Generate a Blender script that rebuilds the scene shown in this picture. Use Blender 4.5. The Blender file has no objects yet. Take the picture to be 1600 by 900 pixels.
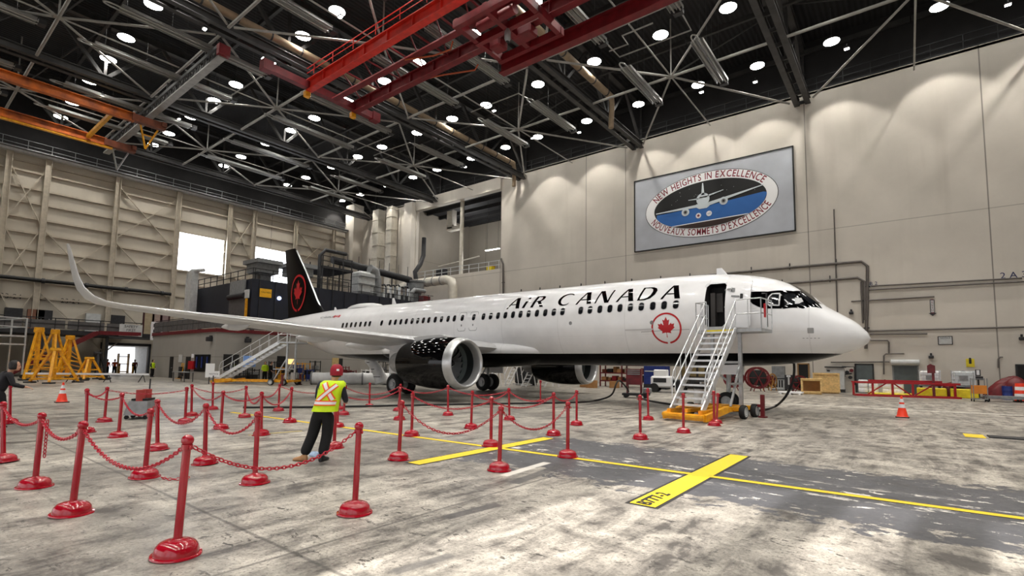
WORLD, EXPO = 1.6, .08
LENS, LAMP, WASH, SUN = 30., 390., 2.7, 7.
import bpy, math, random
from mathutils import Vector, Matrix, geometry
random.seed(7)
C = bpy.context.scene.collection
PI = math.pi
# ------------------------------------------------------------------ camera (solved from the photograph, 1600 x 900)
CP = Vector((-1.0576, 22.9555, 1.7375))
YAW, PIT, ROL = math.radians(-51.9605), math.radians(4.8273), math.radians(.8746)
FPX, CY = 789.584, 504.376
FW = Vector((math.cos(YAW)*math.cos(PIT), math.sin(YAW)*math.cos(PIT), math.sin(PIT)))
_r = FW.cross(Vector((0, 0, 1))).normalized(); _u = _r.cross(FW)
RT = math.cos(ROL)*_r + math.sin(ROL)*_u
UPV = -math.sin(ROL)*_r + math.cos(ROL)*_u
def ray(u, v): return FW + (u-800)/FPX*RT - (v-CY)/FPX*UPV
def pt(u, v, **k):
    """the world point of a measured image position on a known plane: x=, y= or z="""
    d = ray(u, v); (a, val), = k.items(); i = 'xyz'.index(a)
    return CP + d*((val-CP[i])/d[i])
def proj(p):
    d = Vector(p)-CP; w = d.dot(FW)
    return 800+FPX*d.dot(RT)/w, CY-FPX*d.dot(UPV)/w, w
cam_d = bpy.data.cameras.new('camera'); cam = bpy.data.objects.new('camera', cam_d); C.objects.link(cam)
m = Matrix((RT, UPV, -FW)).transposed().to_4x4(); m.translation = CP; cam.matrix_world = m
cam_d.sensor_width = 36; cam_d.lens = FPX/1600*36; cam_d.shift_y = (CY-450)/1600; cam_d.clip_end = 500
bpy.context.scene.camera = cam
# ------------------------------------------------------------------ materials
def lin(c):
    return tuple((x/255/12.92 if x/255 <= .04045 else ((x/255+.055)/1.055)**2.4) for x in c[:3])
MATS = {}
def mat(name, col, rough=.5, metal=0., var=.06, scale=3., emit=0., spec=.5, bump=0., coat=0., dirt=None):
    if name in MATS: return MATS[name]
    M = bpy.data.materials.new(name); M.use_nodes = True; nt = M.node_tree; b = nt.nodes['Principled BSDF']
    L = lin(col)
    b.inputs['Roughness'].default_value = rough; b.inputs['Metallic'].default_value = metal
    b.inputs['Specular IOR Level'].default_value = spec
    if coat: b.inputs['Coat Weight'].default_value = coat; b.inputs['Coat Roughness'].default_value = .05
    if emit:
        b.inputs['Base Color'].default_value = (*L, 1)
        b.inputs['Emission Color'].default_value = (*L, 1); b.inputs['Emission Strength'].default_value = emit
    elif var:
        tc = nt.nodes.new('ShaderNodeTexCoord'); n = nt.nodes.new('ShaderNodeTexNoise'); r = nt.nodes.new('ShaderNodeValToRGB')
        n.inputs['Scale'].default_value = scale; n.inputs['Detail'].default_value = 5
        nt.links.new(tc.outputs['Object'], n.inputs['Vector']); nt.links.new(n.outputs['Fac'], r.inputs['Fac'])
        lo = tuple(x*(1-var*2) for x in L); hi = tuple(min(1, x*(1+var*2)) for x in L)
        if dirt: lo = lin(dirt)
        r.color_ramp.elements[0].position = .3; r.color_ramp.elements[1].position = .7
        r.color_ramp.elements[0].color = (*lo, 1); r.color_ramp.elements[1].color = (*hi, 1)
        nt.links.new(r.outputs['Color'], b.inputs['Base Color'])
        if bump:
            bp = nt.nodes.new('ShaderNodeBump'); bp.inputs['Strength'].default_value = bump; bp.inputs['Distance'].default_value = .02
            nt.links.new(n.outputs['Fac'], bp.inputs['Height']); nt.links.new(bp.outputs['Normal'], b.inputs['Normal'])
    else: b.inputs['Base Color'].default_value = (*L, 1)
    MATS[name] = M
    return M
class NT:
    """small node-tree builder"""
    def __init__(s, name, rough=.5):
        s.M = bpy.data.materials.new(name); s.M.use_nodes = True; s.t = s.M.node_tree; s.b = s.t.nodes['Principled BSDF']
        s.b.inputs['Roughness'].default_value = rough
        g = s.t.nodes.new('ShaderNodeNewGeometry'); s.pos = g.outputs['Position']
        sp = s.t.nodes.new('ShaderNodeSeparateXYZ'); s.link(s.pos, sp.inputs[0]); s.x, s.y, s.z = sp.outputs
        s.nrm = g.outputs['Normal']
        MATS[name] = s.M
    def link(s, a, b): s.t.links.new(a, b)
    def put(s, i, v):
        if isinstance(v, (int, float)): i.default_value = v
        elif isinstance(v, tuple): i.default_value = (*v, 1) if len(v) == 3 and i.type == 'RGBA' else v
        else: s.link(v, i)
    def m(s, op, a, b=0., c=0.):
        n = s.t.nodes.new('ShaderNodeMath'); n.operation = op
        for k, v in enumerate((a, b, c)): s.put(n.inputs[k], v)
        return n.outputs[0]
    def noise(s, scale, detail=4, rough=.55, vec=None, dist=0.):
        n = s.t.nodes.new('ShaderNodeTexNoise'); n.inputs['Scale'].default_value = scale; n.inputs['Detail'].default_value = detail
        n.inputs['Roughness'].default_value = rough; n.inputs['Distortion'].default_value = dist
        s.link(vec or s.pos, n.inputs['Vector']); return n.outputs['Fac']
    def scaled(s, sx, sy, sz):
        n = s.t.nodes.new('ShaderNodeVectorMath'); n.operation = 'MULTIPLY'; s.link(s.pos, n.inputs[0]); n.inputs[1].default_value = (sx, sy, sz)
        return n.outputs[0]
    def ramp(s, f, a, b):
        """0 below a, 1 above b"""
        n = s.t.nodes.new('ShaderNodeMapRange'); n.clamp = True
        s.put(n.inputs[0], f); s.put(n.inputs[1], a); s.put(n.inputs[2], b)
        return n.outputs[0]
    def mix(s, f, a, b):
        n = s.t.nodes.new('ShaderNodeMix'); n.data_type = 'RGBA'
        s.put(n.inputs[0], f); s.put(n.inputs[6], a); s.put(n.inputs[7], b)
        return n.outputs[2]
    def band(s, v, lo, hi, soft=.02):
        return s.m('MULTIPLY', s.ramp(v, lo-soft, lo+soft), s.ramp(v, hi+soft, hi-soft))
    def base(s, c): s.put(s.b.inputs['Base Color'], c)
    def bump(s, h, st=.3, d=.02):
        n = s.t.nodes.new('ShaderNodeBump'); n.inputs['Strength'].default_value = st; n.inputs['Distance'].default_value = d
        s.link(h, n.inputs['Height']); s.link(n.outputs['Normal'], s.b.inputs['Normal'])
# ------------------------------------------------------------------ meshes
def wmat(o):
    M = Matrix.Identity(4)
    while o is not None: M = o.matrix_basis @ M; o = o.parent
    return M
class MB:
    def __init__(s): s.v = []; s.f = []; s.mi = []; s.cur = 0
    def add(s, vs, fs, M=None):
        b = len(s.v); s.v += [tuple(M @ Vector(p)) if M is not None else tuple(p) for p in vs]
        s.f += [tuple(b+i for i in f) for f in fs]; s.mi += [s.cur]*len(fs); return s
    def box(s, c, d, rz=0., M=None, bev=0.):
        x, y, z = (k/2 for k in d); R = Matrix.Translation(c) @ Matrix.Rotation(rz, 4, 'Z')
        if M is not None: R = M @ R
        if bev:
            b = min(bev, x*.9, y*.9, z*.9)
            vs = []; idx = {}
            for sx in (-1, 1):
                for sy in (-1, 1):
                    for sz in (-1, 1):
                        for a in range(3):
                            p = [sx*(x-b), sy*(y-b), sz*(z-b)]; p[a] = (sx*x, sy*y, sz*z)[a]
                            idx[(sx, sy, sz, a)] = len(vs); vs.append(p)
            fs = []
            for a in range(3):
                o1, o2 = [k for k in range(3) if k != a]
                for sg in (-1, 1):
                    q = []
                    for p1, p2 in ((-1, -1), (1, -1), (1, 1), (-1, 1)):
                        k = [0, 0, 0]; k[a] = sg; k[o1] = p1; k[o2] = p2; q.append(idx[(*k, a)])
                    if (sg > 0) != (a != 1): q.reverse()
                    fs.append(q)
                for p1 in (-1, 1):
                    for p2 in (-1, 1):
                        k0 = [0, 0, 0]; k1 = [0, 0, 0]; k0[a] = -1; k1[a] = 1; k0[o1] = k1[o1] = p1; k0[o2] = k1[o2] = p2
                        q = [idx[(*k0, o1)], idx[(*k1, o1)], idx[(*k1, o2)], idx[(*k0, o2)]]
                        if (p1*p2 > 0) == (a != 1): q.reverse()
                        fs.append(q)
            for sx in (-1, 1):
                for sy in (-1, 1):
                    for sz in (-1, 1):
                        q = [idx[(sx, sy, sz, a)] for a in range(3)]
                        if sx*sy*sz < 0: q.reverse()
                        fs.append(q)
            return s.add(vs, fs, R)
        vs = [(-x, -y, -z), (x, -y, -z), (x, y, -z), (-x, y, -z), (-x, -y, z), (x, -y, z), (x, y, z), (-x, y, z)]
        return s.add(vs, [(3, 2, 1, 0), (4, 5, 6, 7), (0, 1, 5, 4), (1, 2, 6, 5), (2, 3, 7, 6), (3, 0, 4, 7)], R)
    def span(s, a, b, bev=0.):
        """box between two opposite corners"""
        return s.box([(p+q)/2 for p, q in zip(a, b)], [abs(p-q) for p, q in zip(a, b)], bev=bev)
    def frame(s, p0, p1):
        p0, p1 = Vector(p0), Vector(p1); d = p1-p0; L = d.length; z = d/L
        x = Vector((0, 0, 1)).cross(z)
        x = x.normalized() if x.length > 1e-4 else Vector((1, 0, 0)); y = z.cross(x)
        M = Matrix((x, y, z)).transposed().to_4x4(); M.translation = p0
        return M, L
    def bar(s, p0, p1, w, h=None):
        """rectangular bar; h is measured upward"""
        M, L = s.frame(p0, p1); return s.box((0, 0, L/2), (w, h or w, L), M=M)
    def ibeam(s, p0, p1, w, h, t=.03):
        M, L = s.frame(p0, p1)
        s.box((0, h/2-t/2, L/2), (w, t, L), M=M); s.box((0, -h/2+t/2, L/2), (w, t, L), M=M)
        return s.box((0, 0, L/2), (t, h-2*t, L), M=M)
    def cyl(s, p0, p1, r0, r1=None, n=12):
        M, L = s.frame(p0, p1); return s.lathe([(0, 0), (r0, 0), (r0 if r1 is None else r1, L), (0, L)], n, M)
    def lathe(s, prof, n=24, M=None):
        vs, rings = [], []
        for r, z in prof:
            if abs(r) < 1e-6: rings.append([len(vs)]); vs.append((0, 0, z))
            else:
                rings.append(list(range(len(vs), len(vs)+n)))
                vs += [(r*math.cos(2*PI*k/n), r*math.sin(2*PI*k/n), z) for k in range(n)]
        fs = []
        for a, b in zip(rings, rings[1:]):
            for k in range(n):
                q = [a[k % len(a)], a[(k+1) % n % len(a)], b[(k+1) % n % len(b)], b[k % len(b)]]
                q = [i for j, i in enumerate(q) if i not in q[:j]]
                if len(q) > 2: fs.append(q)
        return s.add(vs, fs, M)
    def tube(s, pts, r, n=8, closed=False):
        P = [Vector(p) for p in pts]; N = len(P); rings = []; b = len(s.v); prev = None
        for i in range(N):
            a, c = P[i-1 if (i or closed) else 0], P[(i+1) % N if (i < N-1 or closed) else i]
            t = (c-a).normalized()
            if prev is None:
                x = Vector((0, 0, 1)).cross(t); x = x.normalized() if x.length > 1e-3 else Vector((1, 0, 0))
            else:
                x = (prev-t*prev.dot(t)); x = x.normalized() if x.length > 1e-6 else Vector((1, 0, 0))
            prev = x; y = t.cross(x); rr = r[i] if isinstance(r, (list, tuple)) else r
            rings.append([P[i]+rr*(math.cos(2*PI*k/n)*x+math.sin(2*PI*k/n)*y) for k in range(n)])
        vs = [p for R in rings for p in R]; fs = []
        for i in range(N if closed else N-1):
            j = (i+1) % N
            for k in range(n): fs.append((i*n+k, i*n+(k+1) % n, j*n+(k+1) % n, j*n+k))
        if not closed: fs += [tuple(range(n))[::-1], tuple((N-1)*n+k for k in range(n))]
        return s.add(vs, fs)
    def prism(s, poly, h, M=None):
        """2-D outline (x, y), extruded 0..h in z; concave outlines are fine"""
        n = len(poly); tri = geometry.tessellate_polygon([[Vector((*p, 0)) for p in poly]])
        area = sum(poly[i][0]*poly[(i+1) % n][1]-poly[(i+1) % n][0]*poly[i][1] for i in range(n))
        if area < 0: poly = poly[::-1]; tri = geometry.tessellate_polygon([[Vector((*p, 0)) for p in poly]])
        vs = [(*p, 0) for p in poly]+[(*p, h) for p in poly]; fs = []
        for t in tri:
            a, b, c = (Vector(poly[i]) for i in t)
            if (b-a).cross(c-a) < 0: t = t[::-1]
            fs += [tuple(t)[::-1], tuple(i+n for i in t)]
        fs += [(i, (i+1) % n, n+(i+1) % n, n+i) for i in range(n)]
        return s.add(vs, fs, M)
    def sheet(s, rows, closed=False):
        n = len(rows[0]); vs = [p for r in rows for p in r]; fs = []
        for i in range(len(rows)-1):
            for k in range(n if closed else n-1): fs.append((i*n+k, i*n+(k+1) % n, (i+1)*n+(k+1) % n, (i+1)*n+k))
        return s.add(vs, fs)
    def ball(s, c, r, n=16, sq=1.):
        m_ = n//2
        return s.lathe([(r*math.sin(PI*i/m_) if 0 < i < m_ else 0, -r*sq*math.cos(PI*i/m_)) for i in range(m_+1)], n, Matrix.Translation(c))
    def build(s, name, mats, parent=None, smooth=0., local=False):
        me = bpy.data.meshes.new(name)
        if parent is not None and not local:
            inv = wmat(parent).inverted(); s.v = [tuple(inv @ Vector(p)) for p in s.v]
        me.from_pydata(s.v, [], s.f)
        for M in (mats if isinstance(mats, (list, tuple)) else [mats]): me.materials.append(M)
        if any(s.mi):
            me.polygons.foreach_set('material_index', s.mi)
        if smooth:
            me.polygons.foreach_set('use_smooth', [True]*len(me.polygons)); me.set_sharp_from_angle(angle=math.radians(smooth))
        me.update()
        o = bpy.data.objects.new(name, me); C.objects.link(o)
        if parent is not None: o.parent = parent
        return o
def tag(o, label=None, cat=None, group=None, kind=None):
    for k, v in (('label', label), ('category', cat), ('group', group), ('kind', kind)):
        if v: o[k] = v
    return o
def thing(name, label, cat, loc=(0, 0, 0), rz=0., group=None):
    o = bpy.data.objects.new(name, None); C.objects.link(o); o.empty_display_size = .2
    o.location = loc; o.rotation_euler = (0, 0, rz)
    return tag(o, label, cat, group)
def solo(mb, name, mats, label, cat, group=None, smooth=0., kind=None):
    """a thing that is one mesh, its origin at its own base centre"""
    xs, ys, zs = zip(*s3(mb.v)); c = Vector(((min(xs)+max(xs))/2, (min(ys)+max(ys))/2, min(zs)))
    mb.v = [tuple(Vector(p)-c) for p in mb.v]
    o = mb.build(name, mats, None, smooth); o.location = c
    return tag(o, label, cat, group, kind)
def s3(v): return v
def struct(mb, name, mats, parent=None, smooth=0.):
    o = mb.build(name, mats, parent, smooth)
    if parent is None: o['kind'] = 'structure'
    return o
def dup(root, loc, rz=None, label=None, group=None):
    r = root.copy(); C.objects.link(r); r.location = loc
    if rz is not None: r.rotation_euler = (0, 0, rz)
    if label: r['label'] = label
    if group: r['group'] = group
    for ch in list(root.children):
        c = ch.copy(); C.objects.link(c); c.parent = r
        for g in ch.children:
            d = g.copy(); C.objects.link(d); d.parent = c
    return r
def circ(r, n=24, c=(0, 0), a0=0., a1=2*PI): return [(c[0]+r*math.cos(a0+(a1-a0)*k/n), c[1]+r*math.sin(a0+(a1-a0)*k/n)) for k in range(n)]
def rrect(w, h, r, n=4):
    o = []
    for cx, cy, a in ((w/2-r, h/2-r, 0), (-w/2+r, h/2-r, PI/2), (-w/2+r, -h/2+r, PI), (w/2-r, -h/2+r, 1.5*PI)):
        o += [(cx+r*math.cos(a+PI/2*k/n), cy+r*math.sin(a+PI/2*k/n)) for k in range(n+1)]
    return o
def pchip(xs, ys):
    n = len(xs); d = [(ys[i+1]-ys[i])/(xs[i+1]-xs[i]) for i in range(n-1)]; m_ = [d[0]]
    for i in range(1, n-1): m_.append(0 if d[i-1]*d[i] <= 0 else 2*d[i-1]*d[i]/(d[i-1]+d[i]))
    m_.append(d[-1])
    def f(x):
        if x <= xs[0]: return ys[0]
        if x >= xs[-1]: return ys[-1]
        i = max(k for k in range(n-1) if xs[k] <= x); h = xs[i+1]-xs[i]; t = (x-xs[i])/h
        return ((1+2*t)*(1-t)**2*ys[i] + t*(1-t)**2*h*m_[i] + t*t*(3-2*t)*ys[i+1] + t*t*(t-1)*h*m_[i+1])
    return f
def text_mesh(txt, size=1., ext=0., align='CENTER', bold=0.):
    """(verts, faces) of built-in-font lettering in the xy plane"""
    cu = bpy.data.curves.new('t', 'FONT'); cu.body = txt; cu.size = size; cu.extrude = ext; cu.align_x = align; cu.align_y = 'CENTER'; cu.resolution_u = 3; cu.offset = bold
    o = bpy.data.objects.new('t', cu); C.objects.link(o); bpy.context.view_layer.update()
    me = bpy.data.meshes.new_from_object(o)
    r = [tuple(v.co) for v in me.vertices], [tuple(p.vertices) for p in me.polygons]
    bpy.data.objects.remove(o); bpy.data.curves.remove(cu); bpy.data.meshes.remove(me)
    return r
def plate_mat(o, right, up):
    """matrix taking xy lettering to a plane at o with the given right and up directions"""
    r, u = Vector(right).normalized(), Vector(up).normalized(); n = r.cross(u)
    M = Matrix((r, u, n)).transposed().to_4x4(); M.translation = o; return M
# ------------------------------------------------------------------ common materials
m_white = mat('aircraft_white_paint', (236, 236, 238), .28, var=.015, scale=.8, coat=.4)
m_steel = mat('galvanised_steel', (176, 178, 180), .42, .55, .08, 6)
m_alu = mat('bare_aluminium', (214, 216, 218), .35, .5, .05, 8)
m_dark = mat('dark_painted_steel', (46, 46, 49), .6, .2, .12, 4)
m_black = mat('black_rubber', (18, 18, 19), .7, 0, .1, 9)
m_red = mat('red_post_plastic', (160, 3, 28), .16, 0, .05, 5, coat=.5)
m_yel = mat('orange_yellow_enamel', (240, 172, 26), .42, 0, .12, 4, dirt=(214, 136, 16))
m_yel2 = mat('yellow_plastic', (226, 204, 32), .5, 0, .08, 4)
m_mar = mat('maroon_enamel', (104, 18, 26), .45, 0, .12, 5)
m_wood = mat('pale_crate_plywood', (222, 186, 124), .7, 0, .1, 7)
m_grey = mat('grey_machine_paint', (128, 130, 132), .5, 0, .1, 5)
m_lgrey = mat('pale_grey_paint', (196, 198, 198), .5, 0, .06, 4)
m_navy = mat('navy_clad_metal', (26, 30, 44), .5, .1, .1, 1.2)
m_blue = mat('blue_plastic', (28, 48, 120), .45, 0, .1, 5)
m_skin = mat('skin', (206, 156, 128), .5, 0, .04, 12)
# ================================================================== THE SETTING
# ---- floor: worn sealed concrete with a painted grey strip, tape remnants, stains
n = NT('worn_concrete', .5)
big = n.noise(.2, 5, .6); mid = n.noise(.9, 6, .65, dist=.6); fine = n.noise(7, 5, .7); vfine = n.noise(30, 5, .75)
brush = n.noise(1., 8, .7, vec=n.scaled(2.6, .55, 1), dist=.5); patchy = n.noise(1.7, 8, .74, dist=.35)
tone = n.m('ADD', n.m('MULTIPLY', brush, .5), n.m('MULTIPLY', patchy, .5))
c = n.mix(n.ramp(tone, .41, .59), lin((80, 76, 72)), lin((196, 189, 177)))
c = n.mix(n.m('MULTIPLY', n.ramp(n.m('ADD', n.m('MULTIPLY', big, .6), n.m('MULTIPLY', brush, .4)), .5, .6), .62), c, lin((66, 63, 61)))
c = n.mix(n.m('MULTIPLY', n.ramp(n.m('ADD', n.m('MULTIPLY', fine, .5), n.m('MULTIPLY', brush, .5)), .54, .66), .6), c, lin((214, 207, 196)))
c = n.mix(n.m('MULTIPLY', n.ramp(vfine, .52, .62), .6), c, lin((70, 67, 64)))
pit = n.noise(5.5, 6, .68, vec=n.scaled(1, 1.7, 1), dist=.3)
c = n.mix(n.m('MULTIPLY', n.m('MULTIPLY', n.ramp(pit, .6, .61), n.ramp(mid, .42, .52)), .85), c, lin((56, 53, 50)))
# saw-cut joints and repair tape
for ax, at in ((n.x, 3.45), (n.x, 14.6), (n.x, -7.7), (n.x, 25.8), (n.y, 9.2), (n.y, -2.), (n.y, 20.4), (n.y, -13)):
    c = n.mix(n.m('MULTIPLY', n.band(ax, at-.02, at+.02, .012), .6), c, lin((52, 50, 49)))
# painted dark grey strip along the yellow line, chipped at its edges
flake = n.noise(2.4, 9, .72, vec=n.scaled(.9, 1.35, 1), dist=.25)
inn = n.m('MINIMUM', n.m('MINIMUM', n.m('SUBTRACT', n.y, 12.25), n.m('SUBTRACT', 15.95, n.y)), n.m('SUBTRACT', 6.0, n.x))
dd = n.m('MULTIPLY', n.m('MAXIMUM', n.m('MINIMUM', inn, 1.1), -1.1), .28)
strip = n.ramp(n.m('ADD', dd, n.m('SUBTRACT', flake, .5)), -.005, .012)
near_line = n.m('MULTIPLY', n.band(n.y, 13.75, 14.75,   .3), n.ramp(n.noise(1.7, 8, .74, vec=n.scaled(.7, 2, 1)), .57, .585))
chip = n.m('MAXIMUM', near_line, n.ramp(n.noise(2.1, 8, .75, vec=n.scaled(1, 1.8, 1)), .605, .615))
strip = n.m('MULTIPLY', strip, n.m('SUBTRACT', 1., chip))
c = n.mix(strip, c, n.mix(n.ramp(mid, .3, .7), lin((66, 67, 71)), lin((88, 88, 92))))
c = n.mix(n.m('MULTIPLY', chip, n.ramp(inn, -.1, .1)), c, lin((220, 215, 207)))
def strip_of(x0, y0, x1, y1, w):
    """mask of a straight strip on the floor"""
    dx, dy = x1-x0, y1-y0; L = math.hypot(dx, dy); dx /= L; dy /= L
    a = n.m('ADD', n.m('MULTIPLY', n.m('SUBTRACT', n.x, x0), dx), n.m('MULTIPLY', n.m('SUBTRACT', n.y, y0), dy))
    b = n.m('ADD', n.m('MULTIPLY', n.m('SUBTRACT', n.x, x0), -dy), n.m('MULTIPLY', n.m('SUBTRACT', n.y, y0), dx))
    return n.m('MULTIPLY', n.band(a, 0, L, .03), n.band(b, -w/2, w/2, .015))
for a_, col, k in (((3.16, 18.75, 3.06, 17.9, .17), (72, 70, 70), .85), ((3.62, 16.9, 3.83, 15.1, .2), (70, 69, 70), .8), ((4.05, 16.6, 4.15, 15.2, .16), (236, 231, 222), .8),
                   ((2.4, 20.1, 2.3, 19.5, .12), (92, 90, 88), .7)):
    c = n.mix(n.m('MULTIPLY', strip_of(*a_), k), c, lin(col))
# worn white aisle line in front of the equipment along the right wall
c = n.mix(n.m('MULTIPLY', n.band(n.m('ADD', n.y, n.m('MULTIPLY', n.x, -.07)), -6.52, -6.22, .05), n.m('MULTIPLY', n.ramp(n.x, 13, 9), n.ramp(fine, .3, .5))), c, lin((226, 222, 212)))
n.base(c)
n.put(n.b.inputs['Roughness'], n.m('ADD', n.m('MULTIPLY', n.ramp(mid, .3, .7), .16), n.m('ADD', n.m('MULTIPLY', fine, .3), .2)))
n.b.inputs['Specular IOR Level'].default_value = .55
n.bump(n.m('ADD', n.m('MULTIPLY', fine, .6), vfine), .25, .004)
X0, X1, Y0, Y1, ZT = -34., 71., -26., 34., 31.
b = MB(); b.span((X0-2, Y0-14, -.3), (X1+16, Y1+25, 0)); struct(b, 'floor', n.M)
# ---- painted lines: thin films of paint
m_line = NT('yellow_line_paint', .55); q = m_line.noise(5, 5, .7)
m_line.base(m_line.mix(m_line.ramp(q, .62, .72), lin((238, 203, 34)), lin((176, 150, 60)))); m_line = m_line.M
m_bord = mat('black_line_edge_paint', (38, 37, 36), .6, 0, .1)
m_sten = mat('black_stencil_paint', (30, 30, 28), .6, 0, .1)
def floor_line(p0, p1, w, bord=.04, name='floor_marking', z0=.004):
    p0, p1 = Vector((*p0, 0)), Vector((*p1, 0)); d = (p1-p0).normalized(); s = Vector((-d.y, d.x, 0))
    mb = MB()
    def quad(a, bb, ww, z): mb.add([a-s*ww/2+Vector((0, 0, z)), bb-s*ww/2+Vector((0, 0, z)), bb+s*ww/2+Vector((0, 0, z)), a+s*ww/2+Vector((0, 0, z))], [(0, 1, 2, 3)])
    if bord: mb.cur = 1; quad(p0-d*bord, p1+d*bord, w+2*bord, .002)
    mb.cur = 0; quad(p0, p1, w, z0)
    return struct(mb, name, [m_line, m_bord])
floor_line((-14, 13.72), (17.2, 15.08), .15, .025)
cr = floor_line((1.66, 16.75), (1.69, 11.95), .34, .05, z0=.006)
floor_line((5.82, 16.9), (5.87, 12.6), .3, .04, z0=.006)
m_keep = m_line; m_line = mat('faded_yellow_paint', (186, 168, 106), .6, 0, .15, 9); a_, e_ = pt(388, 680, z=0), pt(472, 673.5, z=0); floor_line(a_.to_2d(), e_.to_2d(), .12, 0); m_line = m_keep
tv, tf = text_mesh('B777-2', .26, bold=.008)
M = plate_mat((1.66, 16.36, .013), (0, -1, 0), (1, 0, 0))   # read along the bar, as stencilled
mb = MB(); mb.add(tv, tf, M); o = mb.build('stencil_lettering', m_sten, cr)
# floor trench plate and yellow corner at the right edge
b = MB(); b.box((-5.3, 3.95, .015), (5.2, .55, .03)); struct(b, 'floor_trench_plate', m_dark)
b = MB(); b.box((-2.42, 4.0, .004), (.42, .9, .008)); struct(b, 'floor_corner_marking', m_line)
# ---- walls
def wall_mat(name, col, joints_x=(), joints_z=(), rough=.75, axis='x', var=5):
    k = NT(name, rough); a = k.noise(.35, 5, .6); f = k.noise(6, 4, .7); v = k.noise(.5, 3, .5, vec=k.scaled(1.4, 1.4, .12))
    L = lin(col); c = k.mix(k.ramp(a, .3, .7), tuple(x*.93 for x in L), tuple(min(1, x*1.05) for x in L))
    c = k.mix(k.m('MULTIPLY', k.ramp(v, .55, .75), .14), c, lin((120, 108, 92)))
    c = k.mix(k.m('MULTIPLY', k.ramp(f, .5, .75), .1), c, tuple(x*.8 for x in L))
    h = k.x if axis == 'x' else k.y
    for j in joints_x: c = k.mix(k.m('MULTIPLY', k.band(h, j-.035, j+.035, .02), .75), c, lin((74, 68, 62)))
    for j in joints_z: c = k.mix(k.m('MULTIPLY', k.band(k.z, j-.03, j+.03, .02), .45), c, lin((92, 86, 78)))
    k.base(c); return k.M
m_wr = wall_mat('right_wall_precast', (208, 201, 191), (-22, -6.1, 5.2, 22.05, 26.87, 39.25), (4.95, 13.52))
m_wl = wall_mat('left_wall_cladding', (198, 190, 176), tuple(y-3.05 for y in (15.3, 9.2, 3.1, -3., -9.1)), (), .7, 'y')
m_deck = NT('dark_roof_deck', .8); w = m_deck.m('SINE', m_deck.m('MULTIPLY', m_deck.x, 16.)); qn = m_deck.noise(.3, 4)
m_deck.base(m_deck.mix(m_deck.ramp(w, -.5, .6), lin((16, 16, 18)), lin((32, 32, 35)))); m_deck.bump(w, .5, .05); m_deck = m_deck.M
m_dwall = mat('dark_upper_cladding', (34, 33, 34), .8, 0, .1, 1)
OX0, OX1, OZ0, OZ1 = 39.3, 55.5, 14., 24.35
b = MB(); b.span((X0, -26.5, 0), (X1+1, -26, OZ0)); b.span((X0, -26.5, OZ0), (OX0, -26, 25.85)); b.span((OX1, -26.5, OZ0), (X1+1, -26, 25.85))
b.span((OX0, -26.6, OZ1), (OX1, -25.75, 25.9)); struct(b, 'wall_right', m_wr)
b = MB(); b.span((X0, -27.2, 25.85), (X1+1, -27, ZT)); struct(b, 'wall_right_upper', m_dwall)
b = MB(); b.span((X0, -27.2, 25.6), (X1, -26, 25.8)); struct(b, 'trim_1', m_dark)
# the upstairs bay behind the right wall
m_room = wall_mat('bay_wall', (150, 142, 130), (44., 52.), (17.2,))
b = MB(); b.span((OX0-.3, -38, OZ0), (OX1+.3, -37.7, OZ1+.6)); b.span((OX0-.5, -38, OZ0), (OX0-.2, -26.5, OZ1+.6)); b.span((OX1+.2, -38, OZ0), (OX1+.5, -26.5, OZ1+.6))
struct(b, 'wall_bay', m_room)
b = MB(); b.span((OX0-.5, -38, OZ0-.3), (OX1+.5, -26.4, OZ0)); struct(b, 'floor_bay', m_grey)
b = MB(); b.span((OX0-.5, -38, OZ1+.3), (OX1+.5, -26.5, OZ1+.6))
for k in range(4): b.span((OX0, -36+k*2.6, OZ1-.2), (OX1, -35.7+k*2.6, OZ1+.3))
struct(b, 'ceiling_bay', m_dwall)
# ---- left wall with its window openings and doorway
WY = [(-.45, -5.85, 13.1, 18.0), (-9.75, -15.0, 13.1, 18.0)]
DY0, DY1, DZ = 1.9, 6.3, 3.35
b = MB()
def wl(y0, y1, z0, z1): b.span((X1, y0, z0), (X1+.3, y1, z1))
wl(Y1, DY1, 0, 23.1); wl(DY1, DY0, DZ, 23.1)
wl(DY0, -.45, 0, 23.1); wl(-.45, -5.85, 0, 13.1); wl(-.45, -5.85, 18, 23.1); wl(-5.85, -9.75, 0, 23.1)
wl(-9.75, -15, 0, 13.1); wl(-9.75, -15, 18, 23.1); wl(-15, -26, 0, 23.1)
wL = struct(b, 'wall_left', m_wl)
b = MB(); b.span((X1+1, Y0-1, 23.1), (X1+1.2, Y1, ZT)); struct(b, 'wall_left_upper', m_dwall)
m_girt = mat('girt_steel', (190, 180, 164), .6, .1, .06)
b = MB()
for z in (22.3, 21.3, 19.55, 18.05, 16.42, 14.85, 13.1, 11.4, 9.8, 8.1):
    segs = [(Y1, -26)]
    if 13.2 < z < 17.9: segs = [(Y1, -.45), (-5.85, -9.75), (-15, -26)]
    for y0, y1 in segs: b.span((X1-.22, y0, z-.14), (X1, y1, z+.05))
struct(b, 'trim_2', m_girt)
COLY = [21.4, 15.3, 12.3, 6.2, .1-.15, -6.2, -9.45, -15.55, -21.9]
for k, y in enumerate(COLY):
    b = MB(); b.ibeam((X1-.55, y, 0), (X1-.55, y, 22.9), .36, .5, .05); struct(b, 'wall_left_column', m_girt)
b = MB()
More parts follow.
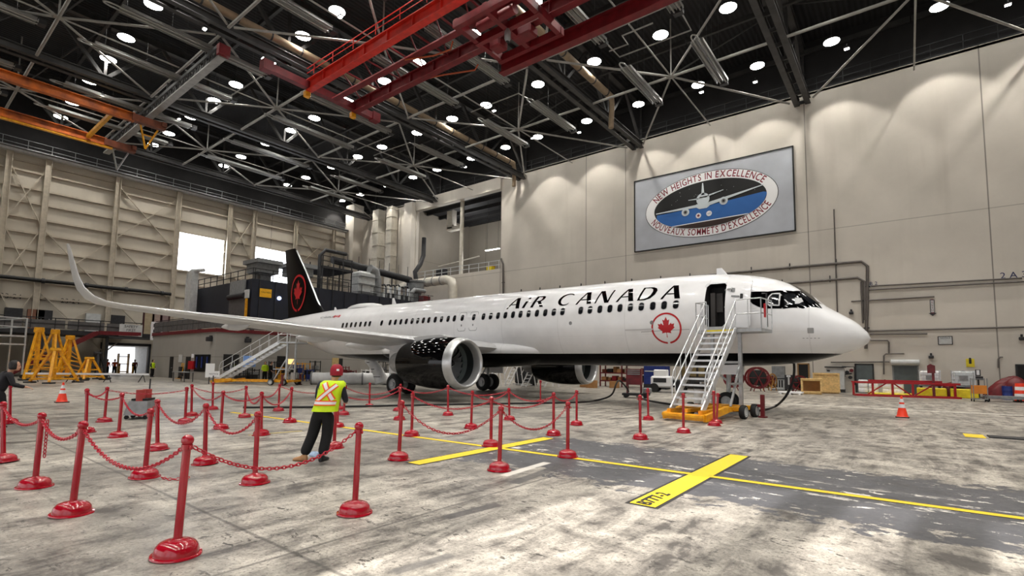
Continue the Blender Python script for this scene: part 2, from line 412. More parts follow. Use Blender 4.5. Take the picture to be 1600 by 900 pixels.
for y0, y1 in ((15.3, 12.3), (6.2, 0), (12.3, 6.2), (-6.2, -9.45), (-15.55, -21.9)):
    for z0, z1 in ((15.5, 22.), (9, 15.5), (2.5, 9)):
        if (y0, y1) == (12.3, 6.2) and z0 > 15: continue
        b.bar((X1-.4, y0, z0), (X1-.4, y1, z1), .16, .1); b.bar((X1-.3, y0, z1), (X1-.3, y1, z0), .16, .1)
struct(b, 'wall_left_bracing', m_girt)
m_pane = mat('daylit_translucent_pane', (244, 248, 255), emit=7.)
for k, (y0, y1, z0, z1) in enumerate(WY):
    b = MB(); b.span((X1+.1, y0, z0), (X1+.16, y1, z1)); w_ = struct(b, 'window_%d' % (k+1), m_pane)
    b = MB()
    for j in range(1, 7): b.span((X1+.04, y0, z0+(z1-z0)*j/7-.02), (X1+.1, y1, z0+(z1-z0)*j/7+.02))
    for j in (1, 2, 3): b.span((X1+.04, y0+(y1-y0)*j/4-.02, z0), (X1+.1, y0+(y1-y0)*j/4+.02, z1))
    struct(b, 'window_bars', m_lgrey, w_)
# ---- ceiling
b = MB(); b.span((X0-1, Y0-1.2, ZT), (X1+1.2, Y1+1, ZT+.3)); struct(b, 'ceiling', m_deck)
# ---- the side behind the photographer: posts of the open hangar doors
b = MB(); b.span((X0, Y1, 15), (X1+1, Y1+.4, ZT)); b.span((4.2, Y1, 7), (44, Y1+.4, 15)); struct(b, 'wall_near', m_dwall)  # unseen wall; its lower second header is shaped to block the sun
b = MB(); b.span((44, Y1, 0), (X1+1, Y1+.4, 15)); struct(b, 'wall_near_panel', m_wl)
for x, w_ in ((-20, .3), (-8, .3), (.5, .3), (1.85, .3), (4.4, .3), (16, .3), (30, .3)):
    b = MB(); b.span((x-w_, Y1-.3, 0), (x+w_, Y1+.3, 15 if x < 4 else 7)); struct(b, 'wall_near_column', m_girt)
b = MB(); b.span((X0-.3, Y0, 0), (X0, Y1, ZT)); struct(b, 'wall_front', m_wl)
# ---- pilasters and ducts beside the upstairs bay
b = MB(); b.span((55.6, -26, 0), (57.3, -25.1, 25.6)); struct(b, 'wall_pilaster', m_wr)
b = MB(); b.span((68.6, -26, 0), (70.9, -24.2, 27.5)); struct(b, 'wall_corner_pilaster', m_wr)
m_duct = mat('pale_duct_sheet', (206, 200, 188), .5, .2, .05, 2)
for k, (x, w_, nm) in enumerate(((63.4, 1.45, 'beside the corner pilaster'), (60.2, 1.25, 'beside the upstairs bay'))):
    t = thing('air_riser', 'tall square sheet metal air riser '+nm, 'duct', (x, -25.2, 6), 0, 'square air risers on the right wall')
    b = MB(); b.box((x, -25.2, 16), (w_, w_-.1, 19.2)); b.build('duct_casing', m_duct, t)
    for z in (8, 10, 12, 14, 16, 18, 20, 22, 24): b2 = MB(); b2.box((x, -25.2, z), (w_+.1, w_, .1)); b2.build('seam_flange', m_duct, t)
# ---- world: overcast daylight outside the open doors
wd = bpy.data.worlds.new('world'); bpy.context.scene.world = wd; wd.use_nodes = True
bg = wd.node_tree.nodes['Background']; sky = wd.node_tree.nodes.new('ShaderNodeTexSky')
sky.sky_type = 'HOSEK_WILKIE'; sky.sun_direction = (.2, .85, .5); sky.turbidity = 9; sky.ground_albedo = .5
mx = wd.node_tree.nodes.new('ShaderNodeMix'); mx.data_type = 'RGBA'; mx.inputs[0].default_value = .75
mx.inputs[7].default_value = (.95, .98, 1.05, 1); wd.node_tree.links.new(sky.outputs[0], mx.inputs[6]); wd.node_tree.links.new(mx.outputs[2], bg.inputs['Color'])
bg.inputs['Strength'].default_value = WORLD
sd_ = bpy.data.lights.new('daylight_sun', 'SUN'); sd_.energy = SUN; sd_.angle = math.radians(.55); sd_.color = (1., .96, .9); so = bpy.data.objects.new('daylight_sun', sd_); C.objects.link(so)
so.rotation_euler = (-Vector((.1, 1., .76))).to_track_quat('-Z', 'Y').to_euler()
sc = bpy.context.scene
sc.view_settings.view_transform = 'Standard'; sc.view_settings.look = 'None'; sc.view_settings.gamma = 1; sc.view_settings.use_curve_mapping = False
sc.view_settings.exposure = EXPO
sc.cycles.use_denoising = True; sc.cycles.max_bounces = 7; sc.cycles.diffuse_bounces = 4; sc.cycles.glossy_bounces = 3; sc.cycles.sample_clamp_indirect = 6
sc.cycles.caustics_reflective = False; sc.cycles.caustics_refractive = False
# ================================================================== ROOF STEEL, LAMPS, HEATERS, CRANES
m_gird = mat('charcoal_roof_steel', (58, 57, 57), .6, .1, .12, 1.5)
m_rod = mat('pale_roof_rod_steel', (150, 148, 144), .5, .2, .08, 2)
GX = [-10., 5.3, 20.6, 36., 51.4, 66.6]
GL = ['nearest the oval sign end of the roof', 'above the front of the airliner', 'above the aircraft cabin beside the tan duct', 'above the wing between the red and orange cranes',
      'over the upstairs bay corner', 'nearest the clad wall with windows']
for x, lb in zip(GX, GL):
    t = thing('roof_girder', 'long charcoal steel roof girder '+lb, 'girder', (x, 4, 25), 0, 'main roof girders')
    b = MB(); 
    for s in (-.42, .42): b.ibeam((x+s, -26.8, 25.1), (x+s, Y1, 25.1), .42, .55, .06)
    for k in range(31): b.box((x, -26+k*2, 25.1), (.8, .12, .3))
    b.build('bottom_chord', m_gird, t)
    b = MB(); b.ibeam((x, -26.8, 30.2), (x, Y1, 30.2), .5, .7, .06); b.build('top_chord', m_gird, t)
    b = MB()
    for k in range(8):
        y = -22.9+7.8*k
        b.bar((x, y-3.9, 25.3), (x, y, 30), .26); b.bar((x, y, 30), (x, y+3.9, 25.3), .26); b.bar((x, y-3.9, 25.3), (x, y-3.9, 30), .2)
    b.build('web_members', m_gird, t)
    b = MB()
    for k in range(8):
        y = -26.6+7.8*k
        b.bar((x-7.6, y, 29.9), (x+7.6, y, 29.9), .25, .4)
    b.build('purlins', m_gird, t)
for k in range(5):                                                  # roof purlins running the other way
    pass
SY = [-15.1, -7.1, 1.3, 9.0, 16.5]
bays = list(zip(GX, GX[1:])); RODS = []
bn = ['bay over the nose', 'bay over the wing root', 'bay over the rear cabin', 'bay beside the orange crane', 'bay against the windows']
bn = ['bay before the oval sign', 'bay at the red hoist', 'bay behind the red crane', 'bay before the orange crane', 'bay by the clad wall']
for (xa, xb), nm in zip(bays, bn):
    for j, y in enumerate(SY):
        RODS.append(((xa, y), (xb, y))); b = MB(); b.cyl((xa+.6, y, 24.95), (xb-.6, y, 24.95), .11, n=8)
        solo(b, 'roof_strut', m_rod, 'round steel roof strut, %s from the beige wall, %s' % (('first', 'second', 'third', 'fourth', 'fifth')[j], nm), 'strut', 'round roof struts')
    xm = (xa+xb)/2
    for j, (y, d0, d1) in enumerate(((-15.1, -25.6, -7.1), (1.3, -7.1, 9.0), (16.5, 9, 25.6))):
        t = thing('star_brace', 'star of steel roof rods, %s from the beige wall, %s' % (('first', 'second', 'third')[j], nm), 'brace', (xm, y, 24.9), 0, 'star shaped roof braces')
        b = MB(); b.box((xm, y, 24.95), (.5, .5, .1)); b.cyl((xm, y, 24.8), (xm, y, 29.8), .06, n=6); b.build('hub_plate', m_rod, t)
        RODS += [((xm, y), (xa+.6, y-4)), ((xm, y), (xb-.6, y-4))]
        for ex, ey in ((xa+.7, d0), (xb-.7, d0), (xa+.7, d1), (xb-.7, d1), (xm, d0), (xm, d1)):
            RODS.append(((xm, y), (ex, ey))); b = MB(); b.cyl((xm+(ex-xm)*.03, y+(ey-y)*.03, 24.95), (xm+(ex-xm)*.97, y+(ey-y)*.97, 24.95), .085 if ex != xm else .06, n=8); b.build('rod', m_rod, t)
        b = MB()
        for ex in (xa+.6, xb-.6): b.cyl((xm, y, 25.), (ex, y-4, 29.8), .06, n=6)
        b.build('hanger_rods', m_gird, t)
# ---- high bay lamps
m_lens = mat('lit_lamp_lens', (255, 252, 244), emit=LENS)
m_hous = mat('lamp_housing', (60, 60, 62), .5, .3, 0)
LX = [-14.8, -9.3, -3.8, 2.6, 7.9, 12.8, 18.5, 24.2, 30.4, 35., 40.4, 46.5, 51.2, 56.8, 63.1, 68.]
LY = [-21.2, -12.6, -4.0, 3.8, 12.1, 20.5, 29]
RN = ['nearest the beige sign wall', 'second from the beige sign wall', 'third from the beige sign wall', 'fourth from the beige sign wall', 'fifth from the beige sign wall', 'sixth from the beige sign wall', 'above the hangar door opening']
b = MB(); b.lathe([(0, 0), (.44, 0), (.46, .05), (.46, .1), (.3, .22), (.1, .3), (.1, .5), (0, .5)], 20); hm = b
lamp_root = None
ld = bpy.data.lights.new('high_bay_beam', 'SPOT'); ld.energy = LAMP; ld.spot_size = math.radians(112); ld.spot_blend = .22; ld.shadow_soft_size = .3; ld.color = (1., .97, .925)
ldw = bpy.data.lights.new('wall_wash_beam', 'SPOT'); ldw.energy = LAMP*WASH; ldw.spot_size = math.radians(84); ldw.spot_blend = .22; ldw.shadow_soft_size = .2; ldw.color = (1., .95, .86)
for j, y in enumerate(LY):
    for i, x in enumerate(LX):
        zl_ = 27.
        if j == 0: x, y, zl_ = -1.06+(x+1.06)*1.035, -22.95, 28.
        lb = 'round white high bay lamp in the row %s' % RN[j]
        if lamp_root is None:
            t = thing('high_bay_lamp', lb, 'lamp', (x, y, zl_), 0, 'high bay lamps in the row '+RN[j])
            o = MB().lathe([(0, .02), (.6, .02), (.6, .1), (.3, .24), (.1, .32), (.1, .5), (0, .5)], 20).build('housing', m_hous, t, 40, local=True)
            o = MB().lathe([(0, -.06), (.36, -.05), (.56, 0), (.56, .03), (0, .03)], 20).build('lens', m_lens, t, 40, local=True)
            o = MB().cyl((0, 0, .45), (0, 0, 2.9), .02, n=6).build('hanger', m_hous, t, local=True)
            lamp_root = t
        else: t = dup(lamp_root, (x, y, zl_), 0, lb, 'high bay lamps in the row '+RN[j])
        lo = bpy.data.objects.new('beam', ldw if j == 0 else ld); C.objects.link(lo); lo.parent = t; lo.location = (0, 0, -.12)
# ---- radiant tube heaters
m_heat = mat('heater_reflector_sheet', (172, 172, 170), .35, .7, .05, 4)
def clear_y(x, y):
    """the nearest free spot along the heater for a hanger chain, between the rods, purlins and lamps"""
    def free(q):
        for (ax, ay), (bx_, by_) in RODS:
            dx, dy = bx_-ax, by_-ay; t_ = max(0, min(1, ((x-ax)*dx+(q-ay)*dy)/(dx*dx+dy*dy)))
            if math.hypot(ax+t_*dx-x, ay+t_*dy-q) < .3: return False
        return all(math.hypot(x-lx, q-ly) > .85 for lx in LX for ly in LY) and all(abs(q-(-26.6+7.8*k_)) > .3 for k_ in range(8)) and all(abs(q-(-22.9+7.8*k_)) > .0 for k_ in range(8))
    for k_ in range(14):
        for s_ in (1, -1):
            if free(y+s_*.16*k_): return y+s_*.16*k_
    return y
for i, x in enumerate((9.67, 15.05, 23.67, 29.35, 38.45, 44.7, 53.4, 59.7)):
    for j, (ya, yb) in enumerate(((-17.7, -11.1), (-7.5, 1.15), (4.8, 14.5), (17.3, 27))):
        t = thing('tube_heater', 'grey tube heater %s, in the %s heater line from the sign' % (('by the beige wall', 'second from the beige wall', 'third from the beige wall', 'farthest from the beige wall')[j],
                  ('first', 'second', 'third', 'fourth', 'fifth', 'sixth', 'seventh', 'eighth')[i]), 'heater', (x, (ya+yb)/2, 24.5), 0, 'radiant tube heaters under the roof')
        e = .75; s = 1 if j != 1 else 1
        pts = [(x-.2, ya, 24.5), (x-.2, yb, 24.5)]+[(x-.2*math.cos(a), yb+e*math.sin(a)**.6, 24.5) for a in (.3, .6, 1., 1.57, 2.1, 2.5, 2.84)]+[(x+.2, yb, 24.5), (x+.2, ya, 24.5)]
        MB().tube(pts, .055, 8).build('burner_tube', m_heat, t, 50)
        b = MB(); 
        for sx in (-1, 1): b.box((x+sx*.22, (ya+yb)/2, 24.66), (.34, yb-ya-.3, .03)); b.box((x+sx*.42, (ya+yb)/2, 24.56), (.03, yb-ya-.3, .2))
        b.box((x, (ya+yb)/2, 24.6), (.05, yb-ya-.3, .16)); b.build('reflector', m_heat, t)
        b = MB(); b.box((x, ya-.15, 24.55), (.6, .4, .3)); b.build('burner_box', m_hous, t)
        b = MB()
        for k in range(4):
            y = clear_y(x, ya+1.1+(yb-ya-1.9)*k/3); b = MB(); b.cyl((x, y, 24.65), (x, y, 30.6), .012, n=5); b.build('hanger_chain', m_hous, t)
# ---- sprinkler and gas pipes
PIPES = [('stepped pipe feeding the heaters beside the grey bridge crane', [(328, 144), (357, 152), (409, 119), (388, 109)]),
         ('stepped pipe below the yellow crane bumpers', [(544, 229), (558, 233.6), (587, 222), (614, 211), (608, 204)]),
         ('stepped pipe above the upstairs bay beam', [(584, 243), (610, 233), (640, 223), (652, 227)]),
         ('long straight pipe joining two heaters left of the brightest lamp', [(948, 68), (968, 89), (1080, 47), (1066, 22)]),
         ('short zigzag pipe near the top edge of the roof view', [(952, 80), (981, 69), (972, 56), (1020, 36)]),
         ('cross pipe between the heaters in front of the upstairs bay', [(736, 175), (810, 146), (826, 155)]),
         ('thin pipe reaching the corner pilaster', [(205, 182), (272, 193), (236, 216)])]
for k_p, (lb, pl) in enumerate(PIPES):
    P = [pt(u, v, z=25.5+.2*(k_p % 2)) for u, v in pl]
    solo(MB().tube(P, .055, 8), 'gas_pipe', m_rod, 'thin white '+lb, 'pipe', None, 50)
m_tan = mat('tan_insulated_duct', (150, 130, 106), .6, .1, .08, 2)
for x, ya, yb, lb in ((19.25, -17.2, 12, 'over the airliner cabin'), (35.8, -24, 26, 'beside the red crane')):
    t = thing('round_duct', 'tan round insulated duct '+lb, 'duct', (x, (ya+yb)/2, 26), 0, 'round roof ducts')
    MB().cyl((x, ya, 26.2), (x, yb, 26.2), .3, n=16).build('duct_run', m_tan, t, 40)
    for k in range(5): MB().cyl((x, ya+2+k*(yb-ya-4)/4, 26.4), (x, ya+2+k*(yb-ya-4)/4, 30.8), .02, n=5).build('hanger_rod', m_hous, t)
    for k in range(int((yb-ya)/2.4)): MB().cyl((x, ya+1+k*2.4, 26.2), (x, ya+1.12+k*2.4, 26.2), .33, n=16).build('joint_band', m_hous, t, 40)
    MB().tube([(x, ya+.3, 26.2), (x, ya, 26.1), (x+.1, ya-.3, 25.6), (x+.3, ya-.5, 24.), (x+.3, ya-.5, 23.6)], .24, 14).build('drop_elbow', m_tan, t, 50)
# ---- flood lamps on the braces and along the beige wall
FL = [((1096, 143), 'on the star brace in front of the oval sign'), ((1180, 127), 'on the rod right of the star brace by the oval sign'), ((532, 25), 'on the strut above the red crane girder'), ((320, 44), 'at the end of the grey bridge girder'),
      ((772, 172), 'on the star rod left of the sign'), ((832, 215), 'low on the star rod left of the sign'), ((905, 206), 'on the rod nearest the wall edge'), ((727, 260), 'over the upstairs bay beam'),
      ((1323, 75), 'on the sloping brace right of the oval sign'), ((1575, 6), 'on the brace at the far right'), ((160, 148), 'on the brace above the orange crane'), ((280, 185), 'on the brace below the grey bridge girder')]
V3_ = lambda *a: Vector(a)
for (u, v), lb in FL:
    p = pt(u, v, z=24.62)
    t = thing('flood_lamp', 'small bright flood lamp '+lb, 'lamp', p, 0, 'flood lamps on the roof braces')
    MB().box(p, (.34, .24, .1)).build('lamp_body', m_hous, t); MB().cyl(p, p+V3_(0, 0, .3), .03, n=6).build('mounting_arm', m_hous, t); MB().box((p.x, p.y, p.z-.075), (.28, .18, .05)).build('lamp_face', m_lens, t)
# ---- red overhead crane
m_cr = mat('red_crane_enamel', (206, 46, 34), .45, 0, .1, 2); m_crd = mat('dark_red_crane_steel', (112, 20, 28), .5, .1, .12, 2)
ZC = 23.14
t = thing('overhead_crane', 'long red overhead bridge crane with walkway under the roof', 'crane', (24, 1, ZC))
for y, nm, M_ in ((3.22, 'crane_girder', m_cr), (-.92, 'crane_girder', m_crd)):
    b = MB(); b.ibeam((9, y, ZC), (34.8, y, ZC), .5, .88, .07)
    for k in range(10): b.box((10+k*2.5, y, ZC), (.05, .46, .78))
    b.build(nm, M_, t)
b = MB(); b.box((34.8, 1.8, ZC), (.48, 9.4, .56)); b.box((34.8, 6.5, ZC), (.66, .75, .75)); b.box((34.8, -2.95, ZC), (.66, .75, .75)); b.build('end_truck', m_crd, t)
for y in (3.22, -.92): MB().box((35.0, y, ZC-.6), (.38, .46, .5), bev=.06).build('bumper', m_yel, t)
b = MB(); b.box((22.5, 1.15, ZC-.25), (24, .5, .11)); b.build('walkway', m_crd, t)
b = MB()
for k in range(9):
    x = 11+k*2.5
    b.bar((x, 3., ZC+.15), (x, -.7, ZC+.15), .1); b.bar((x, 3., ZC+.15), (x+2.5, -.7, ZC+.15), .08)
b.build('cross_bracing', m_crd, t)
b = MB()
for k in range(10): b.bar((11+k*2.5, 3.6, ZC+.4), (11+k*2.5, 3.6, ZC+1.15), .05)
b.bar((11, 3.6, ZC+1.15), (34.5, 3.6, ZC+1.15), .05); b.bar((11, 3.6, ZC+.75), (34.5, 3.6, ZC+.75), .04); b.build('hand_rail', m_cr, t)
b = MB(); b.tube([(27.5, -1.1, ZC-.1), (24.7, -1.5, ZC-.4), (22.5, -2.4, ZC-.4), (22.3, -2.5, ZC)], .055, 6); b.build('cable_guard', mat('rust_orange_paint', (178, 84, 44), .5), t)
b = MB(); b.tube([(25.7, 1.3, ZC-.3), (23.4, .75, ZC-.6), (22, .55, ZC-.6), (21.8, .55, ZC-.1)], .055, 6); b.build('cable_guard', mat('rust_orange_paint', (178, 84, 44), .5), t)
h = thing('crane_hoist', 'dark red hoist trolley frame hanging below the red crane', 'hoist', (18, .4, 21.7))
ZH = 22.2
b = MB()
for y in (2.4, .4, -1.9): b.box((17.3, y, ZH), (5, .32, .46))
for x in (15., 17.3, 19.6): b.box((x, .25, ZH+.05), (.32, 4.6, .5))
b.build('trolley_frame', m_crd, h)
b = MB(); b.cyl((16, 1.3, ZH+.1), (18.8, 1.3, ZH+.1), .3, n=20); b.build('cable_drum', m_crd, h, 40)
for x, y, w_ in ((16.9, -.8, 1.5), (18.9, -.7, .9)): b = MB(); b.box((x, y, ZH+.05), (w_, .9, .6), bev=.1); b.build('motor_housing', m_crd, h)
b = MB(); b.ibeam((6, -2.6, ZH-.1), (20.2, -2.6, ZH-.1), .55, .9, .07); b.build('runway_girder', m_crd, h)
MB().lathe([(.12, -.5), (.2, -.3), (.2, .1), (.1, .3), (0, .3)], 14, Matrix.Translation((17.1, .6, ZH-.6))).build('hook_block', m_steel, h, 40)
# ---- orange crane hung under the grey girder near the clad wall
m_or = mat('rusty_orange_steel', (190, 98, 26), .55, .1, .2, 1.2, dirt=(120, 58, 28)); m_rust = mat('rust_brown_steel', (110, 56, 34), .65, .1, .15, 2)
ZO = 22.6
t = thing('overhead_crane', 'rusty orange bridge crane with a yellow cross brace near the clad wall', 'crane', (55, 15, ZO))
for x in (50.9, 59.1):
    b = MB(); b.ibeam((x, 10.1, ZO), (x, 30.5, ZO), .45, .76, .07); b.build('crane_girder', m_or, t)
    b = MB(); b.box((x, 9.0, ZO), (.54, 2.5, .62)); b.box((x, 7.9, ZO+.15), (.7, .36, .4)); b.build('end_stub', m_rust, t)
    b = MB(); b.bar((x+.3, 9.5, ZO-.3), (x+.8, 8.9, ZO-2.15), .11); b.bar((x+.3, 8.2, ZO-.3), (x+.8, 8.9, ZO-2.15), .11); b.bar((x+.5, 9.25, ZO-1), (x+.5, 8.5, ZO-1), .09); b.build('hanging_bracket', m_yel if x < 55 else m_steel, t)
MB().bar((51.1, 11.5, ZO), (58.9, 11.5, ZO), .27, .32).build('cross_brace', m_yel, t)
MB().box((59.1, 13.6, ZO-.46), (.38, 8, .14)).build('bottom_flange', m_yel, t)
# ---- pale grey bridge girder
t = thing('lattice_girder', 'pale grey lattice girder between the red and orange cranes', 'girder', (50, 8.84, 23.3))
b = MB(); b.box((50.5, 8.84, 23.3), (28, .52, .12)); b.build('bottom_flange', m_rod, t)
b = MB(); b.box((50.5, 9.05, 24.1), (28, .12, .26)); b.box((50.5, 8.63, 24.1), (28, .12, .26))
for k in range(28): b.bar((36.6+k, 9., 23.35), (37.1+k, 9., 24.1), .08); b.bar((37.1+k, 9., 24.1), (37.6+k, 9., 23.35), .08)
b.build('lattice_web', m_gird, t)
for k in range(4): MB().box((39+k*7.7, 8.84, 24.5), (.1, .5, .6)).build('hanger_strap', m_gird, t)
MB().box((36.4, 8.84, 23.7), (.46, .75, .75)).build('end_stop', m_crd, t)
# ---- catwalks on top of the walls
def catwalk(lb, p0, p1, off, zf, M_):
    p0, p1 = Vector((*p0, zf)), Vector((*p1, zf)); d = (p1-p0); L = d.length; d.normalize(); s = Vector((-d.y, d.x, 0))*off
    t = thing('catwalk', lb, 'catwalk', (p0+p1)/2)
    b = MB(); b.bar(p0+s/2, p1+s/2, abs(off), .12); b.build('walkway_deck', M_, t)
    b = MB()
    for h in (.55, 1.1): b.bar(p0+Vector((0, 0, h)), p1+Vector((0, 0, h)), .05)
    for k in range(int(L/1.9)+1): q = p0+d*1.9*k; b.bar(q, q+Vector((0, 0, 1.12)), .05)
    b.build('hand_rail', M_, t)
catwalk('dark railed catwalk along the top of the beige sign wall', (-30, -26.05), (70, -26.05), -.8, 25.95, m_dark)
catwalk('grey railed catwalk along the top of the clad wall', (70.5, 33), (70.5, -25.5), -.6, 23.3, m_grey)
b = MB(); b.span((70.2, -26, 22.95), (70.9, 33, 23.2)); struct(b, 'trim_3', m_lgrey)
# ================================================================== THE AIRLINER
plane = thing('airliner', 'white twin-jet airliner with black belly, black tail and red maple leaf roundels parked nose right', 'airplane', (22, 0, 0))
f_top = pchip([0, .05, .18, .37, .66, .97, 1.23, 1.38, 1.69, 1.97, 2.23, 2.46, 2.8, 3.15, 3.63, 4.13, 4.64, 5.31, 6.5, 8, 34, 36.1, 39.5, 42, 44.4],
              [2.95, 3.13, 3.29, 3.52, 3.74, 3.95, 4.13, 4.24, 4.56, 4.81, 5.02, 5.15, 5.31, 5.45, 5.59, 5.7, 5.78, 5.86, 5.91, 5.93, 5.93, 5.84, 5.68, 5.56, 5.3])
f_bot = pchip([0, .05, .15, .3, .51, .85, 1.23, 1.66, 2.32, 3.48, 4.72, 6, 27, 28.5, 30.7, 32.8, 34.9, 37.3, 39.9, 42, 44.4],
              [2.95, 2.8, 2.7, 2.59, 2.5, 2.38, 2.26, 2.14, 2.01, 1.9, 1.85, 1.81, 1.81, 1.89, 2.0, 2.16, 2.45, 3.1, 3.87, 4.4, 5.])
f_hw = pchip([0, .05, .12, .3, .6, 1, 1.5, 2, 2.5, 3, 3.5, 4, 5, 6, 7, 31, 34, 37, 39.5, 42, 44.4],
             [.02, .24, .38, .58, .82, 1.06, 1.3, 1.48, 1.62, 1.72, 1.79, 1.85, 1.93, 1.965, 1.975, 1.975, 1.86, 1.5, 1.15, .75, .3])
def fz(x): return (f_top(x)+f_bot(x))/2
def fh(x): return (f_top(x)-f_bot(x))/2
def fpt(x, th, off=0.):
    """point on the starboard skin at station x and angle th above the centre line"""
    y, z = f_hw(x)*math.cos(th), fz(x)+fh(x)*math.sin(th)
    ny, nz = math.cos(th)/max(f_hw(x), .05), math.sin(th)/max(fh(x), .05); L = math.hypot(ny, nz)
    nx = 0.
    if x < 5: nx = -(f_hw(x+.02)-f_hw(x-.02 if x > .02 else 0))/(.04)*.9
    k = 1/math.sqrt(1+nx*nx)
    return Vector((x+off*nx*k, y+off*ny/L*k, z+off*nz/L*k))
def th_of(x, z): return math.asin(max(-1, min(1, (z-fz(x))/fh(x))))
def hit(u, v):
    """(x, theta) where a sight line of the photograph meets the starboard skin"""
    d = ray(u, v); t = (4-CP.y)/d.y; prev = None
    for i in range(900):
        p = CP+d*t
        e = 9 if not 0 < p.x < 44.4 else (p.y/f_hw(p.x))**2+((p.z-fz(p.x))/fh(p.x))**2-1
        if e < 0: break
        t += .012
    p = CP+d*(t-.006); x = p.x
    return x, math.atan2((p.z-fz(x))/fh(x), max(p.y, 0)/f_hw(x))
# paint: white above, black belly below a level line
k = NT('airliner_skin_paint', .25); nz = k.noise(1.5, 3)
seam = k.m('MULTIPLY', k.m('MAXIMUM', k.band(k.m('ABSOLUTE', k.m('SUBTRACT', k.m('FRACT', k.m('MULTIPLY', k.x, .28)), .5)), -1, .006, .003), k.band(k.z, 3.18, 3.19, .008)), .16)
wh = k.mix(k.ramp(nz, .3, .7), lin((232, 232, 234)), lin((240, 240, 242))); wh = k.mix(seam, wh, lin((150, 150, 152)))
blk = k.ramp(k.z, 2.375, 2.365); k.base(k.mix(blk, wh, lin((6, 6, 7)))); k.put(k.b.inputs['Specular IOR Level'], k.m('SUBTRACT', .5, k.m('MULTIPLY', blk, .42)))
k.put(k.b.inputs['Coat Weight'], k.m('MULTIPLY', k.ramp(k.z, 2.36, 2.38), .3)); k.b.inputs['Coat Roughness'].default_value = .06; m_skinp = k.M
m_blk = mat('aircraft_black_paint', (4, 4, 5), .04, 0, 0, spec=.35)
m_glass = mat('dark_window_glass', (22, 24, 28), .08, 0, 0, spec=.8)
m_rim = mat('window_rim', (200, 200, 202), .4, 0, 0)
m_ins = mat('cabin_interior_dark', (14, 13, 13), .7, 0, 0)
m_redp = mat('roundel_red', (186, 16, 30), .35, 0, 0)
# fuselage with the forward doorway cut through
xs = [.02, .05, .1, .18, .28, .4, .55, .72, .9, 1.1, 1.3, 1.5, 1.7, 1.95, 2.2, 2.5, 2.8, 3.1, 3.5, 4, 4.5, 5, 5.5, 6, 7, 8]+[10+i*1.5 for i in range(15)]+[32, 33, 34, 35, 36, 37, 38, 39, 40, 41, 42, 43, 44, 44.4]
NR = 96; rows = []
for x in xs: rows.append([(x, f_hw(x)*math.cos(2*PI*j/NR), fz(x)+fh(x)*math.sin(2*PI*j/NR)) for j in range(NR)])
b = MB(); b.sheet(rows, True); b.f = [f[::-1] for f in b.f]
i0 = len(b.v); b.v += [(-.02, 0, 2.95), (44.5, 0, 5.15)]; N = len(xs)
for j in range(NR): b.f.append((i0, (j+1) % NR, j)[::-1]); b.f.append((i0+1, (N-1)*NR+j, (N-1)*NR+(j+1) % NR)[::-1])
b.mi += [0]*(2*NR)
fus = b.build('fuselage', [m_skinp, m_ins], plane, 40)
import bmesh
def fix_normals(o):
    bm = bmesh.new(); bm.from_mesh(o.data); bmesh.ops.recalc_face_normals(bm, faces=bm.faces); bm.to_mesh(o.data); bm.free()
fix_normals(fus)
cb = MB(); cb.span((4.62, .75, 3.42), (5.42, 3, 5.24), bev=.12); cb.mi = [1]*len(cb.f); cut = cb.build('cut', [m_skinp, m_ins]); fix_normals(cut)
md = fus.modifiers.new('b', 'BOOLEAN'); md.operation = 'DIFFERENCE'; md.object = cut; md.solver = 'EXACT'
cut.location = (-22, 0, 0); cut.parent = plane; cut.location = (0, 0, 0)
for v in cut.data.vertices: v.co.x -= 22
bpy.context.view_layer.update()
me = bpy.data.meshes.new_from_object(fus.evaluated_get(bpy.context.evaluated_depsgraph_get())); fus.modifiers.clear(); fus.data = me; me.name = 'fuselage'
bpy.data.objects.remove(cut)
b = MB(); b.span((4.7, .8, 3.44), (5.35, .82, 5.15)); b.span((4.64, .8, 3.43), (5.4, 1.7, 3.45)); b.build('entry_bulkhead', m_ins, fus)
b = MB(); b.span((5.2, .84, 3.5), (5.38, 1.2, 4.9)); b.span((4.95, .84, 4.1), (5.2, .95, 4.9)); b.build('galley_unit', mat('galley_grey', (92, 88, 86), .5), fus)
